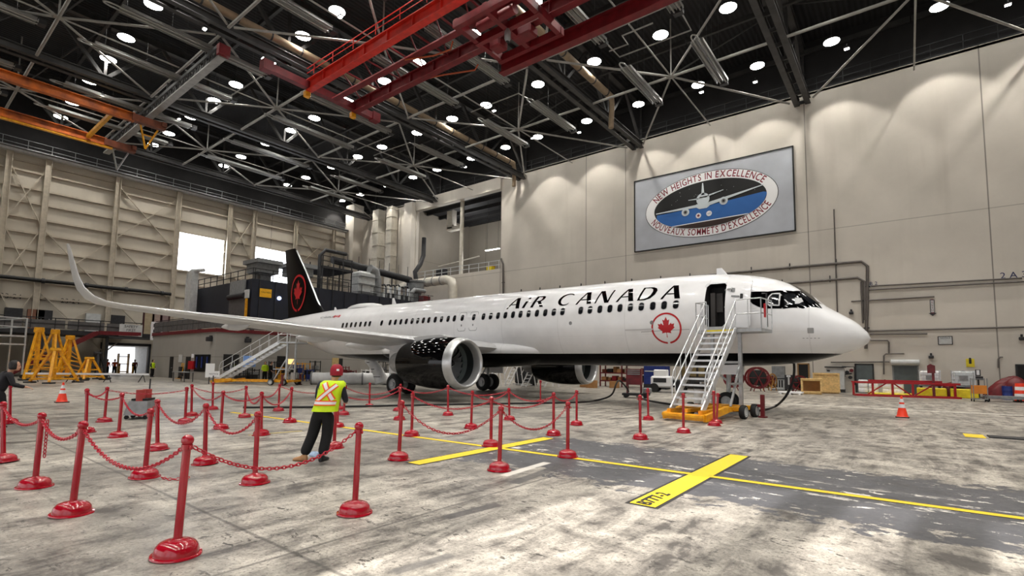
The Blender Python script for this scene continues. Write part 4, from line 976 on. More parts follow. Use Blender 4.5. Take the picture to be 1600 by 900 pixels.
o = MB().lathe([(0, 0), (.195, 0), (.205, .008), (.2, .02), (.178, .024), (.176, .05), (.166, .085), (.14, .115), (.095, .133), (.05, .138), (.04, .15), (0, .15)], 36).build('base', m_red, post0, 50, local=True)
o = MB().lathe([(.036, .13), (.034, .9), (.046, .905), (.046, .95), (.03, .955)], 20).build('pole', m_red, post0, 40, local=True)
o = MB().ball((0, 0, .985), .052, 20).build('knob', m_red, post0, 60, local=True)
b = MB()
for s in (-1, 1): b.tube([(s*.045, 0, .935), (s*.07, 0, .94), (s*.08, 0, .925), (s*.07, 0, .91), (s*.045, 0, .915)], .007, 6)
b.build('chain_hook', m_red, post0, 60, local=True)
POSTS = []; TOPS = []
for i, (tu, tv_, bu, bv, lb) in enumerate(PO):
    p = pt(bu, bv, z=0); _, _, dep = proj(p)
    # lean sideways so that the knob stands where it is seen, height 1.02 m
    q = p+Vector((0, 0, 1.0)); qu, qv, qd = proj(q); sx = (tu-qu)/FPX*qd
    ax = Vector((RT.x, RT.y, 0)).normalized()*sx; up = (Vector((0, 0, 1))+ax)
    h = max(.93, min(1.12, (bv-tv_)/max(1, bv-qv)))
    up_n = up.normalized(); xa = Vector((1, 0, 0)); ya = up_n.cross(xa).normalized(); xa = ya.cross(up_n)
    r_ = post0 if i == 0 else dup(post0, p)
    r_.location = p; r_.rotation_mode = 'QUATERNION'
    r_.rotation_quaternion = Matrix((xa, ya, up_n)).transposed().to_quaternion(); r_.scale = (1, 1, h)
    r_['label'] = ('red plastic stanchion post '+lb); r_['group'] = 'red stanchion posts'
    POSTS.append(p); TOPS.append(p+up_n*.925*h)
# even out the lean: the base sits flat while the pole tilts
CH = [(42, 2, .16), (2, 1, .17), (1, 0, .3), (0, 4, .3), (9, 10, .12), (10, 11, .1), (9, 8, .1), (8, 6, .3), (6, 7, .3), (12, 15, .14), (12, 14, .25), (7, 3, .3), (14, 16, .14), (15, 16, .3), (16, 17, .15), (16, 18, .3),
      (17, 19, .2), (19, 24, .25), (21, 27, .2), (24, 28, .2), (26, 30, .22), (25, 31, .42), (28, 32, .18), (29, 32, .2), (31, 35, .35), (32, 34, .2), (34, 36, .16), (30, 34, .2)]
nm = lambda i: PO[i][4]
SH = {42: 'left edge post', 2: 'third nearest post', 1: 'second nearest post', 0: 'the largest post', 4: 'centre foreground post', 9: 'left back row post', 10: 'second back row post', 11: 'nearer twin post',
      8: 'post left of the cart', 6: 'farther close pair post', 7: 'post right of the pair', 12: 'farther twin post', 15: 'middle rear stairs post', 14: 'left rear stairs post', 3: 'the lone post',
      16: 'post behind the lone one', 17: 'farther post left of vest', 18: 'nearer post left of vest', 19: 'post right of vest', 24: 'farthest main wheel post', 21: 'post at the elbow',
      27: 'middle main wheel post', 28: 'near intake post', 26: 'post behind thick one', 30: 'left line corner post', 25: 'thick near post', 31: 'nearest line corner post', 32: 'left main wheel post',
      29: 'post right of near engine', 35: 'post on yellow line', 34: 'post at stub end', 36: 'post below far engine'}
m_chain = mat('red_chain_plastic', (176, 12, 42), .35, 0, .04)
for a, c_, sag in CH:
    A, B_ = TOPS[a], TOPS[c_]; d = (B_-A); L = d.length; hd = Vector((d.x, d.y, 0)).normalized(); A = A+hd*.05; B_ = B_-hd*.05
    def P_(t): return A.lerp(B_, t)-Vector((0, 0, 4*sag*t*(1-t)))
    dist = (A-CP).length; pitch = .043 if dist < 9 else .06 if dist < 16 else .1
    arc_ = math.sqrt(L*L+16/3*sag*sag); n_ = max(6, int(arc_/pitch)); b = MB()
    for k_ in range(n_):
        t = (k_+.5)/n_; c0 = P_(t); tg = (P_(min(1, t+.01))-P_(max(0, t-.01))).normalized(); s_ = tg.cross(Vector((0, 0, 1))).normalized(); u_ = s_.cross(tg)
        w = (s_*.8+u_*.6) if k_ % 2 else (u_*.8-s_*.6)
        hl, hw, rr = pitch*.62, .017 if dist < 9 else .018, .0062 if dist < 9 else .0075
        lk = [c0+tg*(hl*math.cos(q)+(.3*hl if math.cos(q) > 0 else -.3*hl if math.cos(q) < 0 else 0)*0)+w*hw*math.sin(q) for q in [2*PI*z_/10 for z_ in range(10)]]
        b.tube(lk, rr, 5 if dist < 9 else 4, closed=True)
    solo(b, 'barrier_chain', m_chain, 'red link chain from %s to %s' % (SH[a], SH[c_]), 'chain', 'red barrier chains', 60)
def loose(P, lb, pitch=.05):
    b = MB(); P = [Vector(p) for p in P]; seg = [(a, e) for a, e in zip(P, P[1:])]; k_ = 0
    for a, e in seg:
        n_ = max(1, int((e-a).length/pitch)); tg = (e-a).normalized(); s_ = tg.cross(Vector((0, 0, 1)) if abs(tg.z) < .9 else Vector((1, 0, 0))).normalized(); u_ = s_.cross(tg)
        for i in range(n_):
            c0 = a.lerp(e, (i+.5)/n_); k_ += 1; w = (s_*.8+u_*.6) if k_ % 2 else (u_*.8-s_*.6)
            b.tube([c0+tg*pitch*.62*math.cos(q)+w*.017*math.sin(q) for q in [2*PI*z_/10 for z_ in range(10)]], .0062, 5, True)
    solo(b, 'barrier_chain', m_chain, lb, 'chain', 'loose barrier chains', 60)
loose([TOPS[2]-RT*-.085+Vector((0, 0, 0)), TOPS[2]+RT*.085-Vector((0, 0, .5))], 'loose red chain hanging straight down the third nearest post')
g_ = lambda u, v: pt(u, v, z=.02)
loose([g_(252, 746), g_(262, 748.5), g_(275, 749), g_(288, 747), g_(298, 745)], 'loose end of red chain lying on the floor behind the largest post')
P0 = POSTS[5]
# ================================================================== TRAFFIC CONES
def cone(loc, h, lb):
    t = thing('traffic_cone', lb, 'cone', loc, 0, 'orange traffic cones'); r = h*.19
    MB().box((0, 0, .02), (h*.52, h*.52, .04), bev=.015).build('base', mat('cone_base_black', (34, 24, 22), .7), t, local=True)
    R = lambda z: r*(1-z/h)+.025
    m_o = mat('cone_orange', (255, 66, 36), .4, 0, .03)
    MB().lathe([(R(0)*1.1, .04), (R(.04), .07), (R(h*.45), h*.45)], 24).build('lower_body', m_o, t, 40, local=True)
    MB().lathe([(R(h*.45)+.002, h*.45), (R(h*.62)+.002, h*.62)], 24).build('reflective_collar', mat('reflective_white', (238, 238, 240), .3), t, 40, local=True)
    MB().lathe([(R(h*.62), h*.62), (R(h*.7), h*.7)], 24).build('upper_body', m_o, t, 40, local=True)
    MB().lathe([(R(h*.7)+.002, h*.7), (R(h*.86)+.002, h*.86)], 24).build('reflective_collar', mat('reflective_white', (238, 238, 240)), t, 40, local=True)
    MB().lathe([(R(h*.86), h*.86), (R(h), h-.01), (R(h)*.8, h), (0, h)], 24).build('tip', m_o, t, 40, local=True)
cone(pt(1410, 652.5, z=0), .82, 'orange traffic cone with white bands alone on the floor below the aircraft nose')
cone(pt(96.5, 629, z=0), .8, 'orange traffic cone with white bands in front of the yellow tripod jacks')
# ================================================================== SMALL CART WITH TWO RED BLOCKS
p = pt(222, 653, z=0)
t = thing('wheel_chock_cart', 'small grey cart with two red blocks and a pull handle behind the posts', 'cart', p, math.radians(-38))
b = MB(); b.sheet([[(-.48, -.3, .12), (.48, -.3, .12), (.48, .3, .12), (-.48, .3, .12)], [(-.34, -.24, .52), (.34, -.24, .52), (.34, .24, .52), (-.34, .24, .52)]], True); b.f += [(4, 5, 6, 7), (3, 2, 1, 0)]; b.mi += [0, 0]
b.build('body', m_grey, t, local=True)
for x in (-.2, .22): MB().lathe([(0, -.12), (.12, -.12), (.12, .12), (0, .12)], 14, Matrix.Translation((x, 0, .68)) @ Matrix.Diagonal((1, 1, 1.4, 1))).build('chock_block', mat('worn_red_block', (168, 62, 58), .6), t, 40, local=True)
b = MB(); b.box((0, 0, .56), (.56, .4, .06)); b.build('tray', m_black, t, local=True)
for x in (-.4, 0, .4):
    for y in (-.24, .24): MB().cyl((x-.02, y, .06), (x+.02, y, .06), .06, n=12).build('castor', m_black, t, 40, local=True)
MB().cyl((.35, 0, .5), (.5, .05, 1.15), .02, n=8).build('pull_handle', m_dark, t, 40, local=True)
# ================================================================== BOARDING STAIRS
def stairs(lb, lift, width, run, h, group, p0, rz, nst, foot_y, plat_l, plat_x0, plat_x1, basew):
    """local frame: +y toward the foot, platform behind y=0 at height h"""
    t = thing('boarding_stairs', lb, 'stairs', p0, rz, group); z0 = .42
    w = width/2
    def at(f): return foot_y-(run)*f, z0+(h-z0)*f
    b = MB()
    for sx in (-1, 1): b.bar((sx*w, foot_y+.1, z0-.1), (sx*w, foot_y-run, h-.05), .05, .24)
    b.build('stringer', m_alu, t, local=True)
    for k in range(nst):
        y, z = at((k+.5)/nst); b = MB(); b.box((0, y, z), (width-.06, .2, .035)); b.box((0, y+.1, z-.01), (width-.06, .02, .07)); b.build('step', m_alu, t, local=True)
    for sx in (-1, 1):
        b = MB(); X = sx*(w+.04)
        y0, za = at(0.06); y1, zb = at(1.)
        for hh in (.55, 1.05): b.tube([(X, y0, za+hh), (X, y1+.05, zb+hh-.02)], .022, 8)
        b.tube([(X, y0, za+1.05), (X, y0+.12, za+.75), (X, y0+.1, za+.1)], .022, 8)
        for k in range(7):
            y, z = at(.1+.88*k/6); b.tube([(X, y, z-.05), (X, y, z+1.05)], .016, 6)
        b.build('hand_rail', m_alu, t, 50, local=True)
    b = MB(); b.box(((plat_x0+plat_x1)/2, -plat_l/2+(foot_y-run), h-.06), (plat_x1-plat_x0, plat_l, .12)); 
    b.build('platform', m_steel, t, local=True)
    yb = foot_y-run
    b = MB(); b.box((0, yb+.01, h-.08), (width, .03, .14)); b.build('platform_edge', m_yel2, t, local=True)
    b = MB()
    for X, ys in ((plat_x0, (yb, yb-plat_l)), (plat_x1, (yb, yb-plat_l))):
        if X == plat_x1: b.build('platform_rail', m_alu, t, 50, local=True); b = MB()
        for hh in (.55, 1.08): b.tube([(X, ys[0], h+hh), (X, ys[1], h+hh)], .024, 8)
        for k in range(3): y = ys[0]+(ys[1]-ys[0])*k/2; b.tube([(X, y, h), (X, y, h+1.08)], .022, 8)
    b.build('platform_rail', m_alu, t, 50, local=True)
    for xa_, xb_ in ((plat_x0, -w), (w, plat_x1)):
        b = MB()
        if abs(xb_-xa_) > .25:
            for hh in (.55, 1.08): b.tube([(xa_, yb, h+hh), (xb_, yb, h+hh)], .024, 8)
            for k in range(3): x = xa_+(xb_-xa_)*k/2; b.tube([(x, yb, h), (x, yb, h+1.08)], .022, 8)
            b.build('platform_rail', m_alu, t, 50, local=True)
    # wheeled chassis, mast and braces
    b = MB(); c0 = yb-plat_l*.6
    b.box((0, (foot_y+.2+c0)/2, .34), (.16, foot_y-c0+.2, .12))
    for sx in (-1, 1): b.box((sx*w, (foot_y+.25+c0)/2, .3), (.12, foot_y-c0+.3, .16))
    b.box((0, foot_y+.3, .16), (width+.35, .14, .2)); b.box((0, foot_y+.42, .2), (width+.3, .1, .08)); b.box((0, c0, .32), (basew, .3, .14)); b.box((0, c0+1.1, .32), (basew, .2, .14))
    for sx in (-1, 1): b.bar((sx*(w+.16), foot_y+.3, .14), (sx*(w+.2), foot_y-1.4, .36), .12, .22)
    b.build('chassis', m_yel, t, local=True)
    for sx in (-1, 1):
        for yy_ in (c0+.15, c0+1.2):
            W = Matrix.Translation((sx*(basew/2+.02), yy_, .24)) @ Matrix.Rotation(sx*PI/2, 4, 'Y')
            wt = MB().lathe([(.12, -.09), (.22, -.09), (.24, -.06), (.24, .06), (.22, .09), (.12, .09)], 24, W).build('wheel', m_black, t, 40, local=True)
            MB().lathe([(0, .06), (.13, .07), (.14, .095), (.17, .095), (.17, -.05), (0, -.05)], 20, W).build('wheel_hub', m_lgrey, wt, 40, local=True)
    b = MB()
    for sx in (-1, 1): b.bar((sx*(w-.02), c0+.2, .4), (sx*(w-.02), c0+.2, h-.1), .12); b.bar((sx*(w-.02), c0+1.2, .4), (sx*(w-.02), c0+.25, h*.6), .07); b.bar((sx*(w-.02), c0+1.3, 1.2), (sx*(w-.02), c0+.2, 1.2), .07)
    b.bar((-w, c0+.2, h*.62), (w, c0+.2, h*.62), .08); b.build('support_frame', m_steel, t, local=True)
    b = MB(); b.cyl((w+.35, c0+.5, .4), (w+.35, c0+.5, .95), .24, n=20); b.build('hydraulic_tank', m_lgrey, t, 40, local=True)
    b = MB(); b.cyl((w+.35, c0+.5, .95), (w+.35, c0+.5, 1.22), .26, n=20); b.build('tank_lid', m_black, t, 40, local=True)
    for sx in (-1, 1):
        b = MB(); b.box((sx*(basew/2+.28), c0+.1, .42), (.12, .12, .8)); b.box((sx*(basew/2+.28), c0+.1, .03), (.24, .24, .05)); b.box((sx*(basew/2+.1), c0+.1, .42), (.4, .1, .1)); b.build('stabiliser_jack', m_mar, t, local=True)
    return t
st = stairs('silver mobile boarding stairs with yellow wheeled base standing at the open forward door', 0, 1.08, 2.75, 3.2, 'mobile boarding stairs', (4.42, 3.25, 0), math.radians(-7), 13, 2.75, 1.1, -1.45, .95, 1.9)
b = MB(); b.box((.62, -.25, 3.9), (.5, .02, .8)); 
MB().tube([(-1.35, -.9, 3.3), (-1.35, -.9, 4.55), (-1.2, -.85, 4.55)], .03, 8).build('gate_post', m_dark, st, 40, local=True)
MB().box((-1.48, -.3, 3.85), (.05, .1, .5)).build('warning_streamer', m_redp, st, local=True)
st2 = stairs('silver mobile boarding stairs leading up to the rear cabin door, seen from the side', 0, 1.1, 5.1, 3.25, 'mobile boarding stairs', (36.3, 3.35, 0), math.radians(-62), 15, 5.1, 1.5, -.75, .75, 1.7)
MB().box((.62, 3.3, 1.75), (.04, 1.1, .85)).build('blue_notice_board', mat('pale_blue_panel', (120, 160, 224), .5), st2, local=True)
# ================================================================== GROUND HOSES
m_hose = mat('black_ground_cable', (24, 22, 22), .6, 0, .05)
def smooth_path(P, n=8):
    out = []
    for i in range(len(P)-1):
        p0, p1, p2, p3 = P[max(i-1, 0)], P[i], P[i+1], P[min(i+2, len(P)-1)]
        for k in range(n):
            t = k/n; out.append(.5*((2*p1)+(p2-p0)*t+(2*p0-5*p1+4*p2-p3)*t*t+(3*p1-p0-3*p2+p3)*t**3))
    return out+[P[-1]]
G = lambda u, v, z=.04: pt(u, v, z=z)
solo(MB().tube(smooth_path([G(380, 636.5), G(480, 636), G(600, 634), G(720, 631.5), G(830, 630), G(905, 628.5), G(930, 626), Vector((10.55, 0.1, .35)), Vector((10.8, -1., .9)), Vector((10.9, -1.6, 1.02)), Vector((10.8, -2.1, .7)), Vector((10.75, -2.35, .45))]), .045, 8),
     'power_cable', m_hose, 'long black power cable on the floor left of the maroon ground cart', 'cable', None, 60)
Q_ = lambda u, v: pt(u, v, y=-1.)
solo(MB().tube(smooth_path([Q_(1240.5, 568), Q_(1241, 580), Q_(1238.5, 596), Q_(1232, 612), Q_(1224, 624), G(1212, 634.5, .06), G(1196, 640), G(1180, 641.5), G(1120, 641), G(1050, 632), G(1010, 625), G(995, 619)]), .05, 8),
     'power_cable', m_hose, 'thick black power cable drooping from under the nose to the floor', 'cable', None, 60)
# ================================================================== PEOPLE
def skin_mesh(name, M, nodes, edges, parent, sub=2, root=0):
    me = bpy.data.meshes.new(name); me.from_pydata([n_[0] for n_ in nodes], edges, []); o = bpy.data.objects.new(name, me); C.objects.link(o)
    md = o.modifiers.new('s', 'SKIN'); md.use_smooth_shade = True
    for i, n_ in enumerate(nodes):
        sv = me.skin_vertices[0].data[i]; r = n_[1]; sv.radius = r if isinstance(r, tuple) else (r, r); sv.use_root = i == root
    m2 = o.modifiers.new('u', 'SUBSURF'); m2.levels = m2.render_levels = sub
    bpy.context.view_layer.update()
    me2 = bpy.data.meshes.new_from_object(o.evaluated_get(bpy.context.evaluated_depsgraph_get())); o.modifiers.clear(); o.data = me2; me2.name = name
    me2.materials.clear(); me2.materials.append(M); o.parent = parent; return o
def V3(*a): return Vector(a)
def hand(nodes, edges, wi, wrist, fwd, side, up, sc_=1., curl=.5):
    """palm, four bent fingers of unequal length and a thumb leaving the side of the palm"""
    b0 = len(nodes); nodes.append((wrist+fwd*.045*sc_, (.036*sc_, .016*sc_))); edges.append((wi, b0)); nodes.append((wrist+fwd*.085*sc_, (.038*sc_, .014*sc_))); edges.append((b0, b0+1))
    for k, L in enumerate((.068, .078, .072, .056)):
        base = wrist+fwd*.088*sc_+side*(.027-.018*k)*sc_; d = fwd; prev = b0+1; p = base
        for j in range(3):
            d = (d*math.cos(curl*.7)-up*math.sin(curl*.7)).normalized(); i = len(nodes)
            nodes.append((p, (.0088-.0008*j)*sc_)); edges.append((prev, i)); prev = i; p = p+d*L*sc_*(.42, .33, .25)[j]
        nodes.append((p, .006*sc_)); edges.append((prev, len(nodes)-1))
    p = wrist+fwd*.03*sc_+side*.034*sc_; prev = b0
    for j in range(3):
        i = len(nodes); nodes.append((p, (.0115-.0012*j)*sc_)); edges.append((prev, i)); prev = i; p = p+(side*.7+fwd*.7-up*.25*j).normalized()*.033*sc_
def figure(t, J, cols, hair=None, cap=None, vest=None, detail=True, face=1.):
    """J: joints in the figure's frame (x right, y forward, z up)"""
    sk, top, legs, boot = cols
    j = {k: Vector(v) for k, v in J.items()}
    nodes = [(j['pelvis'], (.1, .075)), (j['waist'], (.095, .07)), (j['chest'], (.1, .07)), (j['neck']-V3(0, 0, .05), (.06, .055)), (j['neck'], .056), (j['head'], (.07, .085)), (j['head']+V3(0, 0, .1), (.062, .075))]
    edges = [(i, i+1) for i in range(6)]
    for s in 'LR':
        i = len(nodes); nodes += [(j[s+'sh'], .045), (j[s+'el'], .044), (j[s+'wr'], .029)]; edges += [(2, i), (i, i+1), (i+1, i+2)]
        fw = (j[s+'wr']-j[s+'el']).normalized(); sd = V3(1 if s == 'L' else -1, 0, .2); sd = (sd-fw*sd.dot(fw)).normalized(); up_ = fw.cross(sd); up_ = up_ if up_.z > 0 else -up_
        hand(nodes, edges, i+2, j[s+'wr'], fw, sd, up_)
        i = len(nodes); nodes += [(j[s+'hip'], .07), (j[s+'kn'], .06), (j[s+'an'], .042)]; edges += [(0, i), (i, i+1), (i+1, i+2)]
    body = skin_mesh('body', sk, nodes, edges, t)
    hd = j['head']; f_ = V3(math.sin(face_a), math.cos(face_a), 0) if (face_a := J.get('face', (0, 0, 0))[0]) or True else 0; sdv = V3(f_.y, -f_.x, 0)
    # head with brow, nose, mouth, chin and ears
    b = MB(); rows = []
    for q, (zz, w_, d_, o_) in enumerate(((-.115, .03, .035, .03), (-.1, .05, .06, .025), (-.07, .062, .078, .012), (-.03, .07, .09, .005), (0, .074, .095, 0), (.04, .077, .1, -.004), (.08, .073, .095, -.006), (.11, .058, .075, -.008), (.13, .03, .04, -.008))):
        r_ = []
        for k in range(24):
            a = 2*PI*k/24; x, y = w_*math.cos(a), d_*math.sin(a)+o_
            fr = max(0, math.sin(a))**14
            y += fr*{-.07: .006, -.03: .022, 0: .012, -.1: .008}.get(zz, 0)
            if zz == 0 and abs(abs(math.cos(a))-.42) < .12 and math.sin(a) > 0: y -= .008
            r_.append(hd+sdv*x+f_*y+V3(0, 0, zz+.03))
        rows.append(r_)
    b.sheet(rows, True); b.f += [tuple(range(24))[::-1], tuple(8*24+k for k in range(24))]; b.mi += [0, 0]
    for s in (-1, 1):
        c_ = hd+sdv*s*.078+V3(0, 0, .02); b.tube([c_+V3(0, 0, .03), c_+f_*-.018+V3(0, 0, .025)+sdv*s*.01, c_+f_*-.02+sdv*s*.008, c_+V3(0, 0, -.028), c_+f_*.006], .009, 6)
    b.build('head', sk, body, 70, local=True)
    b = MB()
    for s in (-1, 1): b.ball(hd+sdv*s*.03+f_*.088+V3(0, 0, .035), .011, 8)
    b.build('eyes', m_ins, body, 60, local=True)
    b = MB(); b.box(hd+f_*.096+V3(0, 0, -.038), (.04, .012, .009)); b.build('mouth', mat('lip_tone', (160, 92, 84), .5), body, local=True)
    if hair:
        b = MB(); b.lathe([(.0, .132), (.055, .115), (.085, .07), (.094, .01), (.09, -.05), (.08, -.09), (.06, -.1)], 20, Matrix.Translation(hd-f_*.018+V3(0, 0, .045)) @ Matrix.Diagonal((1.02, 1.12, 1.04, 1))); o = b.build('hair', hair, t, 50, local=True)
        me = o.data; bm = bmesh.new(); bm.from_mesh(me); bmesh.ops.delete(bm, geom=[f for f in bm.faces if (f.calc_center_median()-hd).dot(f_) > .045 and f.calc_center_median().z < hd.z+.085], context='FACES'); bm.to_mesh(me); bm.free()
    if cap:
        b = MB(); b.lathe([(.112, -.085), (.118, -.03), (.114, .03), (.095, .08), (.055, .115), (0, .125)], 24, Matrix.Translation(hd-f_*.012+V3(0, 0, .055)) @ Matrix.Diagonal((.95, 1.06, 1, 1))); cp = b.build('cap', cap, t, 60, local=True)
        b = MB(); b.sheet([[hd+f_*(.09+.085*math.cos(a))+sdv*.085*math.sin(a)+V3(0, 0, .04-.03*math.cos(a)**2*(k_ if k_ else 0)) for a in [(-1.35+2.7*i/10) for i in range(11)]] if k_ else [hd+f_*.07+sdv*.08*math.sin(-1.35+2.7*i/10)+V3(0, 0, .045) for i in range(11)] for k_ in (0, 1)]); b.build('cap_brim', cap, cp, 60, local=True)
        b = MB(); bk = hd-f_*.132+sdv*.03+V3(0, 0, .07); b.box(bk, (.045, .012, .036)); b.build('cap_badge', m_white, cp, local=True)
    # jacket: torso and sleeves
    nd = [(j['pelvis']-V3(0, 0, .05), (.175, .135)), (j['waist'], (.16, .125)), (j['chest'], (.16, .125)), (j['neck']-V3(0, 0, .06), (.1, .085))]; ed = [(0, 1), (1, 2), (2, 3)]
    for s in 'LR':
        i = len(nd); wr = j[s+'wr']; el = j[s+'el']; nd += [(j[s+'sh'], .074), ((j[s+'sh']+el)/2, .064), (el, .056), (el.lerp(wr, .5), .05), (el.lerp(wr, .9), .043)]; ed += [(2, i), (i, i+1), (i+1, i+2), (i+2, i+3), (i+3, i+4)]
    skin_mesh('jacket', top, nd, ed, t)
    nd = [(j['waist']-V3(0, 0, .06), (.16, .12)), (j['pelvis'], (.17, .13))]; ed = [(0, 1)]
    for s in 'LR':
        i = len(nd); h, k_, a_ = j[s+'hip'], j[s+'kn'], j[s+'an']; nd += [(h-V3(0, 0, .06), (.118, .122)), (h.lerp(k_, .5), (.112, .114)), (k_, (.1, .102)), (k_.lerp(a_, .55), (.094, .096)), (a_+V3(0, 0, .0), (.092, .1))]; ed += [(1, i), (i, i+1), (i+1, i+2), (i+2, i+3), (i+3, i+4)]
    skin_mesh('trousers', legs, nd, ed, t)
    for s in 'LR':
        a_, to = j[s+'an'], j[s+'toe']; d = V3(to.x-a_.x, to.y-a_.y, 0); L = d.length; d.normalize(); q = V3(-d.y, d.x, 0)
        rows = []
        for u_, w_, h_ in ((-.07, .03, .1), (-.05, .042, .13), (0, .045, .13), (.06, .046, .09), (.12, .05, .07), (.17, .045, .058), (.2, .025, .04)):
            c_ = V3(a_.x, a_.y, 0)+d*u_
            rows.append([c_+q*w_*math.cos(b_)*(1.06 if math.sin(b_) < 0 else 1)+V3(0, 0, max(0, h_/2+h_/2*math.sin(b_)*1.05)) for b_ in [2*PI*k/16 for k in range(16)]])
        b = MB(); b.sheet(rows, True); b.f += [tuple(range(16)), tuple(6*16+k for k in range(16))]; b.mi += [0, 0]; o = b.build('boot', boot[s] if isinstance(boot, dict) else boot, t, 50, local=True); fix_normals(o)
    if vest:
        m_hv, m_or_, m_si = vest
        lw = j['waist']-V3(0, 0, .1); rings_ = []
        spec = [(-.06, .225, .175), (.08, .21, .17), (.2, .205, .168), (.32, .215, .175), (.42, .232, .172), (.495, .225, .15), (.545, .17, .11)]
        ax = (j['neck']-lw); tot_ = ax.length; 
        def ring_(s_, w_, d_):
            c_ = lw+ax*(s_/.56); return [c_+V3(w_*abs(math.cos(a))**.8*(1 if math.cos(a) > 0 else -1), d_*abs(math.sin(a))**.8*(1 if math.sin(a) > 0 else -1), 0) for a in [2*PI*k/32 for k in range(32)]]
        b = MB(); b.sheet([ring_(*q) for q in spec], True); b.f += [tuple(6*32+k for k in range(32))]; b.mi += [0]; vo = b.build('safety_vest', m_hv, t, 60, local=True); fix_normals(vo)
        def surf_(u_, s_):
            """point just outside the vest's back at lateral position u_ and height s_ up the vest"""
            i = max(k for k in range(len(spec)-1) if spec[k][0] <= s_ or k == 0); f0 = (s_-spec[i][0])/(spec[i+1][0]-spec[i][0]); w_ = spec[i][1]+(spec[i+1][1]-spec[i][1])*f0; d_ = spec[i][2]+(spec[i+1][2]-spec[i][2])*f0
            cu = max(-1, min(1, u_/w_)); ca = abs(cu)**(1/.8); sa = math.sqrt(max(0, 1-ca*ca)); c_ = lw+ax*(s_/.56)
            return c_+V3(u_, -(d_*sa**.8)-.004, 0)
        def stripe(nm_, M_, p0, p1, w_, lift=0.):
            a, e = Vector(p0), Vector(p1); d = (e-a).normalized(); q = Vector((-d.y, d.x))*w_/2; n_ = 14; r0, r1 = [], []
            for k in range(n_+1):
                c_ = a.lerp(e, k/n_); A_, B_ = c_+q, c_-q
                r0.append(surf_(A_.x, A_.y)-V3(0, lift, 0)); r1.append(surf_(B_.x, B_.y)-V3(0, lift, 0))
            b = MB(); b.sheet([r0, r1]); o = b.build(nm_, M_, vo, 60, local=True); 
        if detail:
            for k, (a, e) in enumerate((((-.1, .5), (.13, .17)), ((.13, .47), (-.14, .15)))):
                stripe('orange_braid', m_or_, a, e, .1, .002+.004*k); stripe('reflective_tape', m_si, a, e, .055, .004+.004*k)
        stripe('orange_braid', m_or_, (-.19, .11), (.19, .11), .1, .009); stripe('reflective_tape', m_si, (-.19, .11), (.19, .11), .055, .012)
m_hv = mat('fluorescent_yellow_fabric', (206, 240, 22), .7, 0, .05, 8); m_hvo = mat('fluorescent_orange_braid', (250, 96, 20), .7, 0, .03); m_tape = mat('silver_reflective_tape', (238, 232, 232), .35, 0, .02)
m_navyc = mat('navy_jacket_cloth', (26, 28, 42), .8, 0, .12, 10); m_blackc = mat('black_trouser_cloth', (14, 14, 16), .85, 0, .12, 10); m_tanb = mat('tan_boot_leather', (176, 132, 92), .7, 0, .1, 10); m_capr = mat('crimson_cap_cloth', (150, 14, 38), .75, 0, .06, 12)
m_hair = mat('dark_hair', (22, 18, 17), .6, 0, .1, 30); m_shoe = mat('black_shoe_leather', (14, 13, 13), .5)
fx_ = pt(489, 720.5, z=0); az = math.atan2(FW.y, FW.x)-PI/2
wk = thing('person', 'person in yellow safety vest and crimson cap seen from behind leaning on a post', 'person', fx_, az)
figure(wk, dict(pelvis=(.15, 0, .9), waist=(.18, .01, 1.03), chest=(.235, .04, 1.24), neck=(.285, .07, 1.43), head=(.315, .1, 1.54), Lsh=(.06, .03, 1.345), Lel=(-.02, .13, 1.1), Lwr=(.12, .36, 1.06), Rsh=(.43, .03, 1.335), Rel=(.49, .12, 1.08), Rwr=(.42, .36, 1.03),
                Lhip=(.06, 0, .86), Rhip=(.235, 0, .86), Lkn=(-.04, .05, .47), Rkn=(.21, .06, .47), Lan=(-.16, -.03, .09), Ran=(.165, -.02, .09), Ltoe=(-.36, .02, 0), Rtoe=(.2, .2, 0), face=(-.25, 0, 0)),
       (m_skin, m_navyc, m_blackc, dict(L=m_tanb, R=mat('black_shoe_leather', (14, 13, 13), .5))), m_hair, m_capr, (m_hv, m_hvo, m_tape))
vp = pt(-8, 668, z=0)
vs_ = thing('person', 'person in dark clothes with dark hair bending over a phone at the left edge', 'person', vp, az-.5)
figure(vs_, dict(pelvis=(0, 0, .9), waist=(0, .03, 1.03), chest=(.04, .09, 1.24), neck=(.09, .16, 1.42), head=(.14, .22, 1.5), Lsh=(-.14, .1, 1.34), Lel=(-.1, .22, 1.08), Lwr=(.14, .36, 1.04), Rsh=(.24, .1, 1.33), Rel=(.36, .16, 1.06), Rwr=(.38, .4, 1.0),
                 Lhip=(-.09, 0, .86), Rhip=(.09, 0, .86), Lkn=(-.1, .06, .47), Rkn=(.12, .06, .47), Lan=(-.11, -.03, .09), Ran=(.13, -.02, .09), Ltoe=(-.12, .2, 0), Rtoe=(.2, .2, 0), face=(.5, 0, 0)),
       (m_skin, mat('charcoal_coat_cloth', (24, 22, 28), .85, 0, .1, 10), m_blackc, m_shoe), m_hair)
STAND = dict(pelvis=(0, 0, .92), waist=(0, 0, 1.05), chest=(0, .01, 1.28), neck=(0, .01, 1.47), head=(0, .03, 1.6), Lsh=(-.19, .01, 1.4), Lel=(-.25, 0, 1.12), Lwr=(-.24, .12, .9), Rsh=(.19, .01, 1.4), Rel=(.25, 0, 1.12), Rwr=(.22, .16, .95),
             Lhip=(-.09, 0, .88), Rhip=(.09, 0, .88), Lkn=(-.1, .03, .48), Rkn=(.1, .03, .48), Lan=(-.11, -.02, .09), Ran=(.11, -.02, .09), Ltoe=(-.13, .18, 0), Rtoe=(.13, .18, 0), face=(0, 0, 0))
